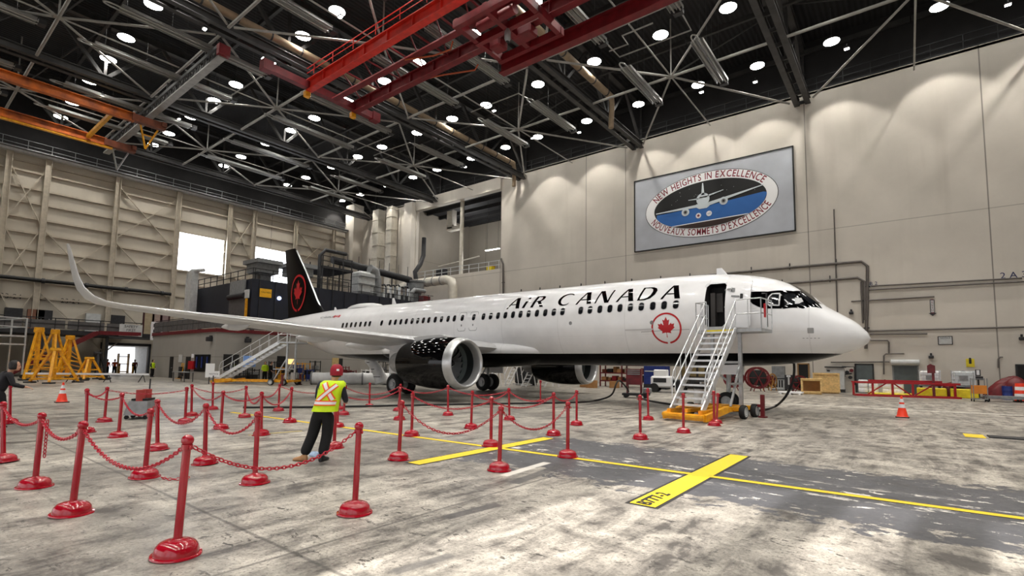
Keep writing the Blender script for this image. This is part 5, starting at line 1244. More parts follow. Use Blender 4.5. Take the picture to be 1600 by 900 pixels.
m_orc = mat('orange_work_jacket', (240, 88, 30), .8, 0, .06); m_marc = mat('dark_red_jacket', (110, 22, 30), .8, 0, .06)
for loc, rz, top, vst, lb in (((59.9, 3.75+.9, 0), 2.2, m_navyc, (m_hv, m_hvo, m_tape), 'person in yellow vest and dark trousers standing against the grey block wall'),
                              ((72.6, 5.35, 0), 1.9, m_orc, None, 'person in bright orange jacket in the far doorway, leftmost of three'), ((72.2, 4.75, 0), 1.5, m_orc, None, 'person in orange jacket in the far doorway, middle of three'),
                              ((72.9, 2.6, 0), 1.2, m_marc, None, 'person in dark red jacket at the right side of the far doorway'),
                              (tuple(pt(413, 596, z=0)), 1.2, m_hv, (m_hv, m_hvo, m_tape), 'person in pale yellow vest standing behind the chassis of the rear stairs'), (tuple(pt(422, 596, z=0)), 2.2, m_blackc, None, 'person in dark clothes beside the yellow vest behind the rear stairs')):
    t = thing('person', lb, 'person', loc, rz); figure(t, STAND, (m_skin, top, m_blackc, m_shoe), m_hair, None, vst, False)
# ================================================================== RIGHT WALL: SIGN, PIPES, DOORS, EQUIPMENT
YW = -25.96
t = thing('wall_sign', 'big silver wall sign whose oval shows a white jet seen head on', 'sign', (13.55, YW, 13.75))
m_sil = mat('sign_silver_sheet', (188, 192, 200), .35, .35, .05, .5); m_dred = mat('sign_dark_red', (128, 18, 40), .5, 0, 0); m_swh = mat('sign_white', (240, 240, 242), .5, 0, 0)
m_sbk = mat('sign_black', (10, 10, 12), .5, 0, 0); m_sbl = mat('sign_blue', (44, 104, 178), .5, 0, .08, .25); m_sbr = mat('sign_dark_brown', (44, 26, 20), .5, 0, 0); m_sgr = mat('sign_pale_grey', (206, 216, 222), .5, 0, 0)
SX, SZ = 13.55, 17.52                                                   # centre; local u runs to the viewer's right (-x)
def SM(off): return Matrix(((-1, 0, 0, SX), (0, 0, 1, YW+off), (0, 1, 0, SZ), (0, 0, 0, 1)))
def sgn(name, M, poly, off, par=t, h=.01): b = MB(); b.prism(poly, h, SM(off)); return b.build(name, M, par)
b = MB(); b.box((SX, YW+.06, SZ), (14.8, .12, 7.5)); b.build('backing_sheet', m_sil, t)
b = MB()
for sx in (-1, 1): b.box((SX+sx*7.4, YW+.09, SZ), (.1, .18, 7.6))
for sz in (-1, 1): b.box((SX, YW+.09, SZ+sz*3.77), (14.9, .18, .1))
b.build('border_strip', m_sbk, t)
EA, EB = 6.15, 3.12
ell = lambda a, b_, n_=72: [(a*math.cos(2*PI*k/n_), b_*math.sin(2*PI*k/n_)) for k in range(n_)]
sgn('oval_rim', m_sbk, ell(EA+.05, EB+.05), .122); ov = sgn('oval_band', m_swh, ell(EA, EB), .126, t, .012)
IA, IB = 5.25, 2.28
fld = sgn('sky_field', m_sbk, ell(IA, IB), .142, ov)
def clip_ell(z0, z1, n_=40):
    """part of the inner oval between two heights given as functions of u"""
    U = [-IA*.999+2*IA*.999*k/n_ for k in range(n_+1)]; up_, lo = [], []
    for u in U:
        e = IB*math.sqrt(max(0, 1-(u/IA)**2)); up_.append((u, max(-e, min(e, z1(u))))); lo.append((u, max(-e, min(e, z0(u)))))
    keep = [i for i in range(n_+1) if up_[i][1]-lo[i][1] > 1e-3]; return [lo[i] for i in keep]+[up_[i] for i in keep[::-1]]
WL = lambda u: -.22+(.0 if u < 0 else .13*u)*.62+(.02*u if u < 0 else 0)
sgn('ground_field', m_sbl, clip_ell(lambda u: -9, WL), .154, ov)
sgn('runway_field', m_sbr, clip_ell(lambda u: -9, lambda u: -1.72+.015*u), .164, ov); sgn('runway_edge', m_swh, clip_ell(lambda u: -1.72+.015*u, lambda u: -1.64+.015*u), .166, ov)
jet = sgn('jet_body', m_sgr, circ(.62, 28, (-.35, .5)), .176, ov)
sgn('jet_belly', m_sgr, [(-1.0, .1), (.3, .1), (.25, -.25), (0, -.42), (-.7, -.42), (-.95, -.25)], .178, jet)
sgn('jet_fin', m_sgr, [(-.5, .9), (-.2, .9), (-.3, 2.1), (-.4, 2.1)], .176, jet)
sgn('jet_tailplane', m_sgr, [(-1.75, .62), (-.8, .55), (-.8, .67), (-1.75, .68)], .176, jet); sgn('jet_tailplane', m_sgr, [(.1, .68), (1.55, 1.02), (1.55, 1.08), (.1, .84)], .176, jet)
sgn('jet_wing', m_sgr, [(-5.05, -.2), (-.9, -.22), (-.9, .06), (-5.05, -.12)], .176, jet); sgn('jet_wing', m_sgr, [(.2, -.22), (5.0, .78), (5.0, .85), (.2, .12)], .176, jet)
sgn('jet_windscreen', m_sbk, [(-.72, .66), (-.62, .76), (.02, .76), (.08, .66)], .192, jet)
for cx_, cz_ in ((-2.05, -.5), (1.55, -.02)):
    en = sgn('jet_engine', m_sgr, circ(.38, 24, (cx_, cz_)), .18, jet); sgn('jet_intake', m_grey, circ(.2, 20, (cx_, cz_)), .192, en); sgn('jet_spinner', m_sbk, circ(.1, 12, (cx_, cz_)), .204, en)
for px, pz in ((-.8, -1.05), (.2, -1.0)): d_ = sgn('emblem_disc', m_swh, circ(.26, 20, (px, pz)), .176, ov); 
sgn('emblem_leaf', m_dred, [(-.8-p*.15, -1.05+q*.17) for p, q in LEAF], .19, d_)
tv, tf = text_mesh('td', .34); b = MB(); b.add([(x+.2, y-1., 0) for x, y, z in tv], tf, SM(.192)); b.build('emblem_letters', m_grey, d_)
random.seed(3)
for k in range(16):
    a, r = random.uniform(.15, PI-.15), random.uniform(.45, .9); sgn('star_dot', m_grey, circ(.035, 6, (IA*r*math.cos(a), max(.5, IB*r*math.sin(a)))), .156, fld)
def arc_text(txt, s0, s1, top):
    """letters spaced evenly along the oval band between two angles (degrees)"""
    GL_ = {c: text_mesh(c, .92, bold=.012) for c in set(txt) if c != ' '}; bx_ = {c: (min(q[0] for q in g[0]), max(q[0] for q in g[0])) for c, g in GL_.items()}
    wd = lambda c: .34 if c == ' ' else bx_[c][1]-bx_[c][0]+.14
    tot_ = sum(wd(c) for c in txt); A_, B_ = (EA+IA)/2, (EB+IB)/2; N_ = 900; ang = [math.radians(s0+(s1-s0)*k/N_) for k in range(N_+1)]; S_ = [0.]
    for a0, a1 in zip(ang, ang[1:]): S_.append(S_[-1]+math.hypot(A_*(math.cos(a1)-math.cos(a0)), B_*(math.sin(a1)-math.sin(a0))))
    fit_ = S_[-1]/tot_
    pen_ = 0.
    for c in txt:
        at_ = (pen_+wd(c)/2)/tot_*S_[-1]; pen_ += wd(c); a = ang[min(range(N_+1), key=lambda k: abs(S_[k]-at_))]
        if c == ' ': continue
        p = Vector((A_*math.cos(a), B_*math.sin(a))); tg = Vector((-A_*math.sin(a), B_*math.cos(a))).normalized()
        if top: tg = -tg
        nrm = Vector((-tg.y, tg.x)); v_, f_ = GL_[c]; xm = (bx_[c][0]+bx_[c][1])/2
        b = MB(); b.add([(p.x+tg.x*(x-xm)*min(fit_, 1.15)+nrm.x*y, p.y+tg.y*(x-xm)*min(fit_, 1.15)+nrm.y*y, 0) for x, y, z in v_], f_, SM(.146)); b.build('sign_letter', m_dred, ov)
arc_text('NEW HEIGHTS IN EXCELLENCE', 156, 26, True); arc_text("NOUVEAUX SOMMETS D'EXCELLENCE", 198, 342, False)
# ---- wall pipes, conduits and small signs (measured on the wall plane)
m_pipe = mat('dark_wall_pipe', (96, 90, 86), .5, .2, .08)
def wp(u, v, o=.12): return pt(u, v, y=-26+o)
for lb, r, pl, tk in (('high pipe with hanger brackets running behind the aircraft roof', .11, [(1353, 545), (1355, 480), (1355.5, 416), (1346, 408.5), (1200, 421), (1056, 435), (925, 446.5), (800, 458)], 1),
                      ('second pipe just below the high one behind the flight deck', .1, [(1352, 500), (1351, 440), (1340, 434), (1256, 441), (1190, 446)], 1),
                      ('pair of pipes running to the right, upper one', .06, [(1361, 447), (1597, 434.5)], 0), ('pair of pipes running to the right, lower one', .06, [(1358, 453), (1600, 440)], 0),
                      ('short pipe ending above the white pointed sign', .06, [(1330, 471), (1460, 463.5)], 0), ('long pipe at head height of the nose', .06, [(1357, 517.5), (1600, 511)], 0), ('short pipe below the long one', .06, [(1359, 522.5), (1449, 521.5)], 0),
                      ('bent conduit beside the nose', .05, [(1360, 532), (1387, 532), (1389, 535), (1389, 552)], 0), ('bent conduit dropping behind the red rack', .05, [(1413, 552.5), (1384, 553), (1381, 556), (1381, 585)], 0),
                      ('thin pipe above the grey doors', .05, [(1298, 566), (1390, 565.4)], 0), ('thin vertical pipe above the flight deck', .05, [(1303, 327), (1307, 450), (1309, 500)], 0),
                      ('vertical pipe right of the high pipe bend', .07, [(1345.5, 440), (1348.5, 505)], 0), ('conduit near the right edge', .05, [(1560, 575), (1560, 561), (1563, 558), (1567, 558)], 0), ('strapped conduit beside the upstairs bay', .12, [(783, 404), (786, 413), (786.5, 470)], 2)):
    P = [wp(*q) for q in pl]; b = MB(); b.tube(P, r, 8)
    t = thing('wall_pipe', 'dark wall mounted '+lb, 'pipe', P[0], 0, 'pipes on the right wall'); b.build('pipe_run', m_pipe, t, 50)
    if tk:
        for a, e in zip(P, P[1:]):
            L = (e-a).length
            if L < 2: continue
            for k in range(int(L/2.6)):
                q = a+(e-a)*((k+.5)/int(L/2.6)); b = MB(); vert = abs((e-a).normalized().z) > .7
                if vert: b.box(q, (.4, .16, .08))
                else: b.box((q.x, q.y-.03, q.z+.1), (.06, .14, .55))
                b.build('pipe_bracket', m_dark, t)
def wall_plate(name, lb, u0, v0, u1, v1, M, cat, th=.03):
    a, e = wp(u0, v0, .02), wp(u1, v1, .02); t = thing(name, lb, cat, ((a.x+e.x)/2, -26, min(a.z, e.z)))
    MB().box(((a.x+e.x)/2, -26+.01+th/2, (a.z+e.z)/2), (abs(a.x-e.x), th, abs(a.z-e.z))).build('sign_plate', M, t); return t, Vector(((a.x+e.x)/2, -26+.012+th, (a.z+e.z)/2)), abs(a.x-e.x), abs(a.z-e.z)
def letters(t, txt, o, size, M=m_sbk, name='sign_letters', rt=(-1, 0, 0), upv=(0, 0, 1)):
    v_, f_ = text_mesh(txt, size); MB().add(v_, f_, plate_mat(o, rt, upv)).build(name, M, t)
t, c_, w_, h_ = wall_plate('pictogram_sign', 'yellow square warning sign with black figure low on the right wall', 1509, 560.5, 1523, 573.5, m_yel2, 'sign')
MB().box((c_.x, c_.y+.004, c_.z+.08), (.14, .01, .3)).build('pictogram', m_sbk, t); MB().ball((c_.x, c_.y, c_.z+.3), .07, 10).build('pictogram_head', m_sbk, t)
t, c_, w_, h_ = wall_plate('notice_board', 'white rectangular notice with dark border on the right wall', 1465, 525.5, 1489, 538.5, m_sbk, 'sign')
MB().box(c_, (w_-.1, .02, h_-.1)).build('notice_sheet', m_lgrey, t); letters(t, 'NOTICE', (c_.x, c_.y+.02, c_.z+.18), .16, m_dark)
t, c_, w_, h_ = wall_plate('pointed_sign', 'narrow upright white sign with dark edge and downward point', 1452.5, 468.5, 1461, 489, m_dark, 'sign')
MB().box(c_, (w_-.08, .02, h_-.08)).build('sign_face', m_lgrey, t)
for k, q in enumerate('HELIUM'): letters(t, q, (c_.x, c_.y+.02, c_.z+.5-k*.2), .2, m_dred, 'sign_letter')
MB().prism([(-.24, 0), (.24, 0), (0, -.22)], .03, SM2 := Matrix(((-1, 0, 0, c_.x), (0, 0, 1, c_.y-.03), (0, 1, 0, c_.z-h_/2), (0, 0, 0, 1)))).build('sign_point', m_dark, t)
m_lblue = mat('dark_blue_lettering', (30, 34, 84), .5, 0, 0)
for lb, u, v, txt, s_ in (('small dark blue lettering at the end of the paired pipes', 1583.5, 430, '2 A 3', .62), ('small dark blue lettering beside the high pipe bend', 1361, 443.5, '1 B 2', .4)):
    t = thing('wall_lettering', lb, 'sign', wp(u, v, .02)); letters(t, txt, wp(u, v, .03), s_, m_lblue)
for u, v, lb in ((1597, 529, 'at the right edge of the picture'), (1455, 558, 'above the maroon post of the red rack'), (1330, 489, 'above the aircraft nose')):
    p = wp(u, v, .15); t = thing('wall_lamp', 'small dark bracket lamp on the right wall '+lb, 'lamp', p); MB().box(p, (.3, .3, .22), bev=.04).build('lamp_head', m_dark, t); MB().box((p.x, -25.95, p.z+.15), (.12, .08, .3)).build('wall_bracket', m_dark, t)
# ---- doors
def wdoor(n_, x0, x1, z1, M, fr, handle=True):
    b = MB(); b.span((x0, -25.99, 0), (x1, -25.93, z1)); d = struct(b, 'door_%d' % n_, M)
    b = MB(); b.span((x0-.1, -26, 0), (x0, -25.9, z1+.1)); b.span((x1, -26, 0), (x1+.1, -25.9, z1+.1)); b.span((x0-.1, -26, z1), (x1+.1, -25.9, z1+.1)); struct(b, 'door_frame', fr, d)
    if handle: b = MB(); b.box((x0+.15, -25.88, 1.05), (.14, .08, .05)); struct(b, 'door_handle', m_steel, d)
m_dgrey = mat('slate_door_paint', (88, 96, 98), .5, 0, .06)
wdoor(1, 1.15, 2.2, 2.2, m_dgrey, m_dark); wdoor(2, -1.6, -.2, 2.15, m_dgrey, m_grey); wdoor(3, -8.2, -7., 2.25, m_ins, m_dark)
wdoor(4, 5.55, 6.25, 2.2, m_ins, mat('tan_timber_frame', (150, 116, 74), .6))
b = MB(); b.cyl((-1.75, -25.7, 2.42), (-.05, -25.7, 2.42), .22, n=16); b.box((-.9, -25.85, 2.5), (1.75, .25, .2)); solo(b, 'shutter_box', m_lgrey, 'pale roller shutter box above the second grey door', 'shutter', None, 40)
# ---- equipment in front of the right wall
def F(u, v): return pt(u, v, z=0)
p = F(1283, 614.5); t = thing('packing_crate', 'tall pale plywood crate standing by the brown framed door', 'crate', p+V3(-.3, -.6, 0), .1)
b = MB(); b.box((0, 0, .82), (1.7, 1.3, 1.36)); b.build('crate_panels', m_wood, t, local=True)
for x in (-.8, 0, .8): MB().box((x, .68, .82), (.12, .05, 1.44)).build('batten', m_wood, t, local=True)
for z in (.16, 1.48): MB().box((0, .69, z), (1.74, .06, .12)).build('batten', m_wood, t, local=True)
MB().box((0, 0, .07), (1.6, 1.2, .12)).build('skid', m_wood, t, local=True)
p = F(1268, 616); t = thing('packing_crate', 'small open sided pale plywood crate in front of the tall crate', 'crate', p+V3(0, -.2, 0), .1)
b = MB()
for x in (-.6, .6): b.box((x, .45, .6), (.12, .1, .98)); b.box((x, -.45, .6), (.12, .1, .98))
for z in (.17, 1.03):
    b.box((0, .45, z), (1.3, .1, .12)); b.box((0, -.45, z), (1.3, .1, .12)); b.box((-.6, 0, z), (.12, .9, .12)); b.box((.6, 0, z), (.12, .9, .12))
b.box((0, 0, 1.1), (1.34, 1.06, .05)); b.build('crate_frame', m_wood, t, local=True)
MB().box((0, -.35, .6), (1.1, .05, .8)).build('inner_panel', mat('brown_board', (150, 108, 62), .7), t, local=True); MB().box((0, 0, .06), (1.2, .9, .1)).build('skid', m_wood, t, local=True)
p = F(1209, 609); t = thing('control_cabinet', 'grey two part machine cabinet behind the hose reels', 'cabinet', (7.6, -24.9, 0))
MB().box((0, 0, .5), (.95, .7, .9)).build('lower_case', m_lgrey, t, local=True); MB().box((0, 0, 1.5), (.95, .6, 1.05)).build('upper_case', m_grey, t, local=True); MB().box((0, 0, .98), (1.1, .8, .08)).build('counter', m_dark, t, local=True); MB().box((0, 0, .03), (1, .75, .06)).build('plinth', m_dark, t, local=True)
for k in range(4): MB().box((-.3+k*.2, .36, .55), (.12, .02, .6)).build('vent_slot', m_dark, t, local=True)
t = thing('tool_trolley', 'dark upright tool trolley with pale labels beside the grey cabinet', 'trolley', (6.75, -24.5, 0))
MB().box((0, 0, .7), (.6, .5, 1.2)).build('trolley_body', m_dark, t, local=True); MB().box((0, .26, .85), (.12, .02, .7)).build('label_strip', m_lgrey, t, local=True); MB().box((0, .26, 1.2), (.3, .02, .14)).build('label_plate', m_swh, t, local=True)
for x in (-.25, .25): MB().cyl((x, -.2, .06), (x, .2, .06), .06, n=10).build('castor', m_black, t, local=True)
def reel(lb, p, r, w, rz, M=m_mar):
    t = thing('hose_reel', lb, 'reel', p, rz, 'hose reels by the right wall'); c_ = r+.22
    for s in (-1, 1):
        W = Matrix.Translation((0, s*w/2, c_)) @ Matrix.Rotation(PI/2, 4, 'X'); MB().lathe([(r*.82, -.02), (r, -.03), (r, .03), (r*.82, .02)], 28, W).build('reel_rim', M, t, 40, local=True)
        b = MB()
        for k in range(6): a = PI*k/3; b.bar((0, s*w/2, c_), (r*.9*math.cos(a), s*w/2, c_+r*.9*math.sin(a)), .05)
        b.build('reel_spokes', M, t, local=True)
        b = MB(); b.bar((-.4, s*(w/2+.08), 0.02), (0, s*(w/2+.08), c_), .06); b.bar((.4, s*(w/2+.08), .02), (0, s*(w/2+.08), c_), .06); b.build('reel_stand', M, t, local=True)
    W = Matrix.Translation((0, 0, c_)) @ Matrix.Rotation(PI/2, 4, 'X'); b = MB(); P_ = []
    for k in range(13): z = -w/2+.03+(w-.06)*k/12; P_ += [(r*.66, z-.02), (r*.72, z), (r*.66, z+.02)]
    b.lathe([(0, -w/2)]+P_+[(0, w/2)], 24, W); b.build('wound_hose', m_black if M is m_mar else m_mar, t, 40, local=True)
reel('large maroon hose reel seen against the beige wall', (8.3, -20.3, 0), .85, .7, .5); reel('maroon hose reel left of the large one, half behind the stairs tank', (10.1, -20.6, 0), .75, .8, .1); reel('small red hose reel beside the pale crates', (5.55, -21.2, 0), .55, .5, .4)
reel('brass coloured hose reel behind the large maroon one', (7.9, -22.8, 0), .6, .5, 1.2, mat('tarnished_brass', (178, 130, 70), .45, .4))
b = MB(); b.box((0, 0, .14), (1.5, .8, .1))
for k in range(3): b.box((-.6+.6*k, 0, .045), (.12, .8, .09))
o = solo(b, 'low_pallet', m_swh, 'low white pallet lying on the floor in front of the small red reel', 'pallet'); o.location = F(1236, 616)
t = thing('panel_cabinet', 'grey upright panel cabinet behind the tall plywood crate', 'cabinet', (3.55, -25.3, 0)); MB().box((0, 0, 1.1), (1.2, .6, 1.7)).build('case', m_lgrey, t, local=True); MB().box((0, 0, .13), (1.2, .6, .25)).build('base_frame', m_dark, t, local=True); MB().box((0, .05, 2.0), (1.4, .8, .1)).build('top_cap', m_dark, t, local=True); MB().box((.45, .32, 1.7), (.2, .03, .12)).build('badge', m_dark, t, local=True)
t = thing('valve_manifold', 'dark cluster of wall valves left of the first grey door', 'valves', (2.75, -25.7, .6))
b = MB(); b.tube([(2.3, -25.75, .6), (2.3, -25.75, 2.05), (3.15, -25.75, 2.05)], .05, 8); b.tube([(2.5, -25.75, 1.5), (3.2, -25.75, 1.4), (3.2, -25.75, .3)], .06, 8); b.build('manifold_pipe', m_dark, t, 40)
for x, z in ((2.5, 1.75), (2.8, 1.6), (2.6, 1.2), (3.05, 1.3)): MB().lathe([(.0, 0), (.14, 0), (.14, .06), (0, .06)], 14, Matrix.Translation((x, -25.7, z)) @ Matrix.Rotation(-PI/2, 4, 'X')).build('valve_wheel', m_mar if z > 1.7 else m_dark, t, 40)
# long red rack
A_, B_ = F(1334, 617.5), F(1493, 622.5); rz_ = math.atan2(B_.y-A_.y, B_.x-A_.x); L_ = (B_-A_).length
t = thing('support_rack', 'long red tubular rack standing on the floor along the right wall', 'rack', A_, rz_)
b = MB(); b.box((L_*.5, 0, .06), (L_, .14, .12)); b.box((L_*.5, -.9, .06), (L_, .14, .12)); 
for k in range(5): b.box((L_*k/4, -.45, .06), (.1, .9, .1))
b.build('bottom_frame', m_red_s := mat('red_rack_enamel', (168, 22, 32), .45, 0, .1), t, local=True)
b = MB(); b.box((L_*.52, 0, 1.0), (L_*.72, .18, .26)); b.box((L_*.08, 0, .96), (L_*.2, .1, .1)); b.box((L_*.9, 0, .84), (L_*.2, .1, .1)); b.box((L_*.5, -.9, .95), (L_, .1, .12)); b.build('top_rail', m_red_s, t, local=True)
for k in range(6): MB().box((L_*k/5, 0 if k != 0 else 0, .5), (.12, .12, .96)).build('post', m_red_s, t, local=True)
for a, e in ((.15, .35), (.58, .4), (.62, .82)): MB().bar((L_*a, 0, .12), (L_*e, 0, .95), .08).build('diagonal_brace', m_red_s, t, local=True)
for k in range(4):
    u = (1357, 1372, 1392, 1407)[k]; p = F(u, 612)+V3(0, -.8, 0); t = thing('chemical_drum', 'white plastic drum %s behind the red rack' % ('first from the left', 'second from the left', 'third from the left', 'fourth from the left')[k], 'drum', (p.x, -23.2, .16), 0, 'white drums behind the red rack')
    MB().lathe([(0, 0), (.29, 0), (.3, .03), (.3, .28), (.285, .3), (.3, .32), (.3, .6), (.285, .62), (.3, .64), (.3, .85), (.26, .92), (0, .92)], 24).build('drum_body', m_swh, t, 40, local=True); MB().cyl((.14, 0, .9), (.14, 0, .97), .05, n=10).build('drum_cap', m_dark, t, 40, local=True)
for lb, x0, x1, yc in (('long yellow spill pallet under the white drums', 1.35, -1.35, -23.2), ('yellow spill pallet under the left caged tank', -1.5, -3.1, -23.6), ('yellow spill pallet under the right caged tank', -3.3, -4.7, -23.4)):
    b = MB(); h_ = .16 if x0 > 0 else .62; b.box(((x0+x1)/2, yc, h_/2), (x0-x1, 1.3, h_), bev=.05); 
    for k in range(int((x0-x1)/.3)): b.box((x1+.2+k*.3, yc+.66, h_*.55), (.1, .03, h_*.6))
    solo(b, 'spill_pallet', m_yel2, lb, 'pallet')
def ibc(lb, x, y, z, M):
    t = thing('caged_tank', lb, 'tank', (x, y, z), 0, 'caged liquid tanks')
    MB().box((0, 0, .68), (1.08, .98, 1.0), bev=.08).build('tank_bottle', M, t, local=True); MB().cyl((0, 0, 1.16), (0, 0, 1.24), .12, n=14).build('filler_cap', m_dark, t, 40, local=True)
    b = MB()
    for k in range(6):
        u = -.57+1.14*k/5
        for s in (-1, 1): b.bar((u, s*.53, .16), (u, s*.53, 1.22), .025); b.bar((s*.57, u*.93, .16), (s*.57, u*.93, 1.22), .025)
    for k in range(5):
        z_ = .16+1.06*k/4
        for s in (-1, 1): b.bar((-.57, s*.53, z_), (.57, s*.53, z_), .025); b.bar((s*.57, -.53, z_), (s*.57, .53, z_), .025)
    b.build('wire_cage', m_alu, t, local=True)
    b = MB(); b.box((0, 0, .13), (1.2, 1.1, .05))
    for s in (-1, 0, 1): b.box((s*.5, 0, .05), (.14, 1.1, .1))
    b.build('tank_pallet', m_dark, t, local=True); MB().box((0, .55, .72), (.45, .02, .3)).build('label_plate', m_grey, t, local=True)
ibc('white caged liquid tank left of the red rack post', -2.25, -23.6, .62, m_swh); ibc('white caged liquid tank half full, right of the red rack post', -4.0, -23.4, .62, mat('translucent_tank_white', (206, 212, 214), .4, 0, .04))
p = F(1460, 622); t = thing('extinguisher_post', 'maroon post with a pointed board standing at the right end of the red rack', 'post', p)
MB().box((0, 0, .95), (.14, .14, 1.9)).build('post', m_mar, t, local=True); MB().box((0, 0, .03), (.5, .5, .06)).build('foot', m_mar, t, local=True); MB().prism([(-.3, 0), (.12, 0), (.12, .5), (-.12, .62), (-.3, .5)], .05, Matrix(((-1, 0, 0, 0), (0, 0, 1, .1), (0, 1, 0, 1.65), (0, 0, 0, 1)))).build('board', m_mar, t, local=True)
def heap(name, lb, cat, c_, d, M, seed):
    random.seed(seed); b = MB(); ph = [random.uniform(0, 6) for _ in range(6)]; rows = []
    for i in range(9):
        v = i/8*PI/2; r_ = []
        for k in range(28):
            a = 2*PI*k/28; q = 1+.13*math.sin(3*a+ph[0]+2*v)+.09*math.sin(5*a+ph[1])+.06*math.sin(8*a+ph[2]+3*v); h_ = 1+.16*math.sin(2*a+ph[3])
            r_.append((c_[0]+d[0]/2*q*math.cos(v)**.7*math.cos(a), c_[1]+d[1]/2*q*math.cos(v)**.7*math.sin(a), c_[2]+d[2]*math.sin(v)*h_))
        rows.append(r_)
    b.sheet(rows, True); b.f.append(tuple(8*28+k for k in range(28))); b.mi.append(0); return solo(b, name, M, lb, cat, None, 50)
p = F(1503, 621); heap('folded_tarpaulin', 'crumpled maroon tarpaulin beside the yellow spill pallets', 'tarpaulin', (p.x+.3, p.y-.1, 0), (1.9, 1.1, .95), m_mar, 5)
p = F(1553, 622); heap('folded_tarpaulin', 'larger maroon tarpaulin heap behind the orange cart', 'tarpaulin', (p.x-.9, -24.0, 0), (2.8, 1.4, 1.35), m_mar, 8)
p = F(1531, 627.5); t = thing('service_cart', 'small orange service cart with upright handles at the right', 'cart', p, .15)
MB().box((0, 0, .72), (.62, .5, .5)).build('cart_body', mat('cart_orange_panel', (214, 128, 32), .5), t, local=True)
for x in (-.32, .32):
    for y in (-.25, .25): MB().box((x, y, .75), (.04, .04, 1.3)).build('upright', m_grey, t, local=True); MB().cyl((x-.02, y, .07), (x+.02, y, .07), .07, n=10).build('castor', m_black, t, local=True)
MB().box((0, 0, .16), (.66, .54, .05)).build('lower_shelf', m_grey, t, local=True); MB().box((0, -.25, 1.35), (.66, .04, .04)).build('push_handle', m_grey, t, local=True)
p = V3(-4.9, -25.1, 0); t = thing('measuring_stand', 'dark instrument stand with a pale screen behind the spill pallets', 'stand', p)
MB().cyl((0, 0, .02), (0, 0, 1.3), .05, n=10).build('column', m_dark, t, local=True); MB().box((0, 0, .03), (.6, .5, .05)).build('foot', m_dark, t, local=True); MB().box((0, 0, 1.35), (.5, .3, .25)).build('instrument_box', m_dark, t, local=True); MB().box((.0, .05, 1.72), (.28, .08, .45)).build('screen_case', m_dark, t, local=True); MB().box((0, .1, 1.74), (.16, .02, .34)).build('screen', m_swh, t, local=True)
p = F(1568, 628); t = thing('flat_dolly', 'low grey flat dolly on castors in front of the maroon heap', 'dolly', p, .1)
b = MB(); b.box((0, 0, .32), (1.7, .8, .06)); b.box((0, .4, .25), (1.7, .05, .14)); b.box((0, -.4, .25), (1.7, .05, .14)); b.build('deck', m_grey, t, local=True)
for x in (-.7, .7):
    for y in (-.3, .3): MB().cyl((x-.03, y, .1), (x+.03, y, .1), .1, n=12).build('castor', m_black, t, 40, local=True)
p = F(1586, 626); t = thing('oil_drum', 'blue steel drum at the right edge', 'drum', p+V3(.15, -1.3, 0)); MB().lathe([(0, 0), (.29, 0), (.29, .28), (.3, .3), (.29, .32), (.29, .58), (.3, .6), (.29, .62), (.29, .88), (0, .88)], 22).build('drum_body', m_blue, t, 40, local=True); MB().cyl((.1, 0, .86), (.1, 0, .9), .04, n=10).build('bung', m_steel, t, local=True)
p = F(1599, 629); t = thing('channelizer_drum', 'orange and white striped traffic drum cut by the right edge', 'drum', p+V3(0, -.6, 0))
for k, M_ in enumerate((MATS['cone_orange'], MATS['reflective_white'])*2+(MATS['cone_orange'],)): MB().lathe([(.31-.014*k, .08+.21*k), (.296-.014*k, .08+.21*(k+1))]+([(0, .08+.21*5)] if k == 4 else []), 22).build('band', M_, t, 40, local=True)
MB().cyl((0, 0, 0), (0, 0, .08), .38, n=20).build('rubber_foot', m_black, t, 40, local=True)
p = F(1583, 622); t = thing('engine_sling', 'black machine frame with upright fittings behind the blue drum', 'machine', (p.x, p.y-2.4, 0)); MB().box((0, 0, .75), (1.8, .8, .9)).build('frame_box', m_dark, t, local=True); MB().box((0, 0, .15), (1.7, .7, .3)).build('skid', m_dark, t, local=True); MB().box((-.2, 0, 1.35), (1.3, .6, .3)).build('canvas_cover', m_navy, t, local=True)
for k in range(4): MB().ball((.75-.16*k, 0, 1.45+.15*(k % 2)), .15, 10).build('fitting', m_dark, t, 50, local=True)
# ---- things seen under the belly
p = F(960, 606); t = thing('storage_rack', 'red and brown storage rack loaded with parts, seen below the belly beside the far intake', 'rack', (18.7, -18.5, 0))
for x in (-2.1, 0, 2.1):
    for y in (-.5, .5): MB().box((x, y, 1.2), (.1, .1, 2.4)).build('upright', m_mar, t, local=True)
for z in (.5, 1.2, 1.9): MB().box((0, 0, z), (4.3, 1.1, .1)).build('shelf', m_mar, t, local=True)
random.seed(11)
rk = [('cardboard', (170, 124, 76)), ('rust_part', (120, 62, 44)), ('cream_box', (206, 196, 178)), ('dark_part', (40, 36, 36)), ('red_part', (138, 26, 30))]
for z in (.55, 1.25, 1.95):
    for k in range(8):
        n_, c_ = random.choice(rk); w_, h_ = random.uniform(.3, .48), random.uniform(.2, .55); x = -1.85+k*.53; b = MB(); b.box((18.7+x, -18.5+random.uniform(-.1, .15), z+h_/2), (w_, .6, h_), bev=.02)
        solo(b, 'stored_box', mat('rack_'+n_, c_, .7), 'small %s on the %s shelf of the red storage rack' % ({'cardboard': 'tan carton', 'rust_part': 'rusty part', 'cream_box': 'cream box', 'dark_part': 'dark part', 'red_part': 'red part'}[n_], {.55: 'lowest', 1.25: 'middle', 1.95: 'top'}[z]), 'box', 'goods on the %s shelf of the storage rack' % {.55: 'lowest', 1.25: 'middle', 1.95: 'top'}[z])
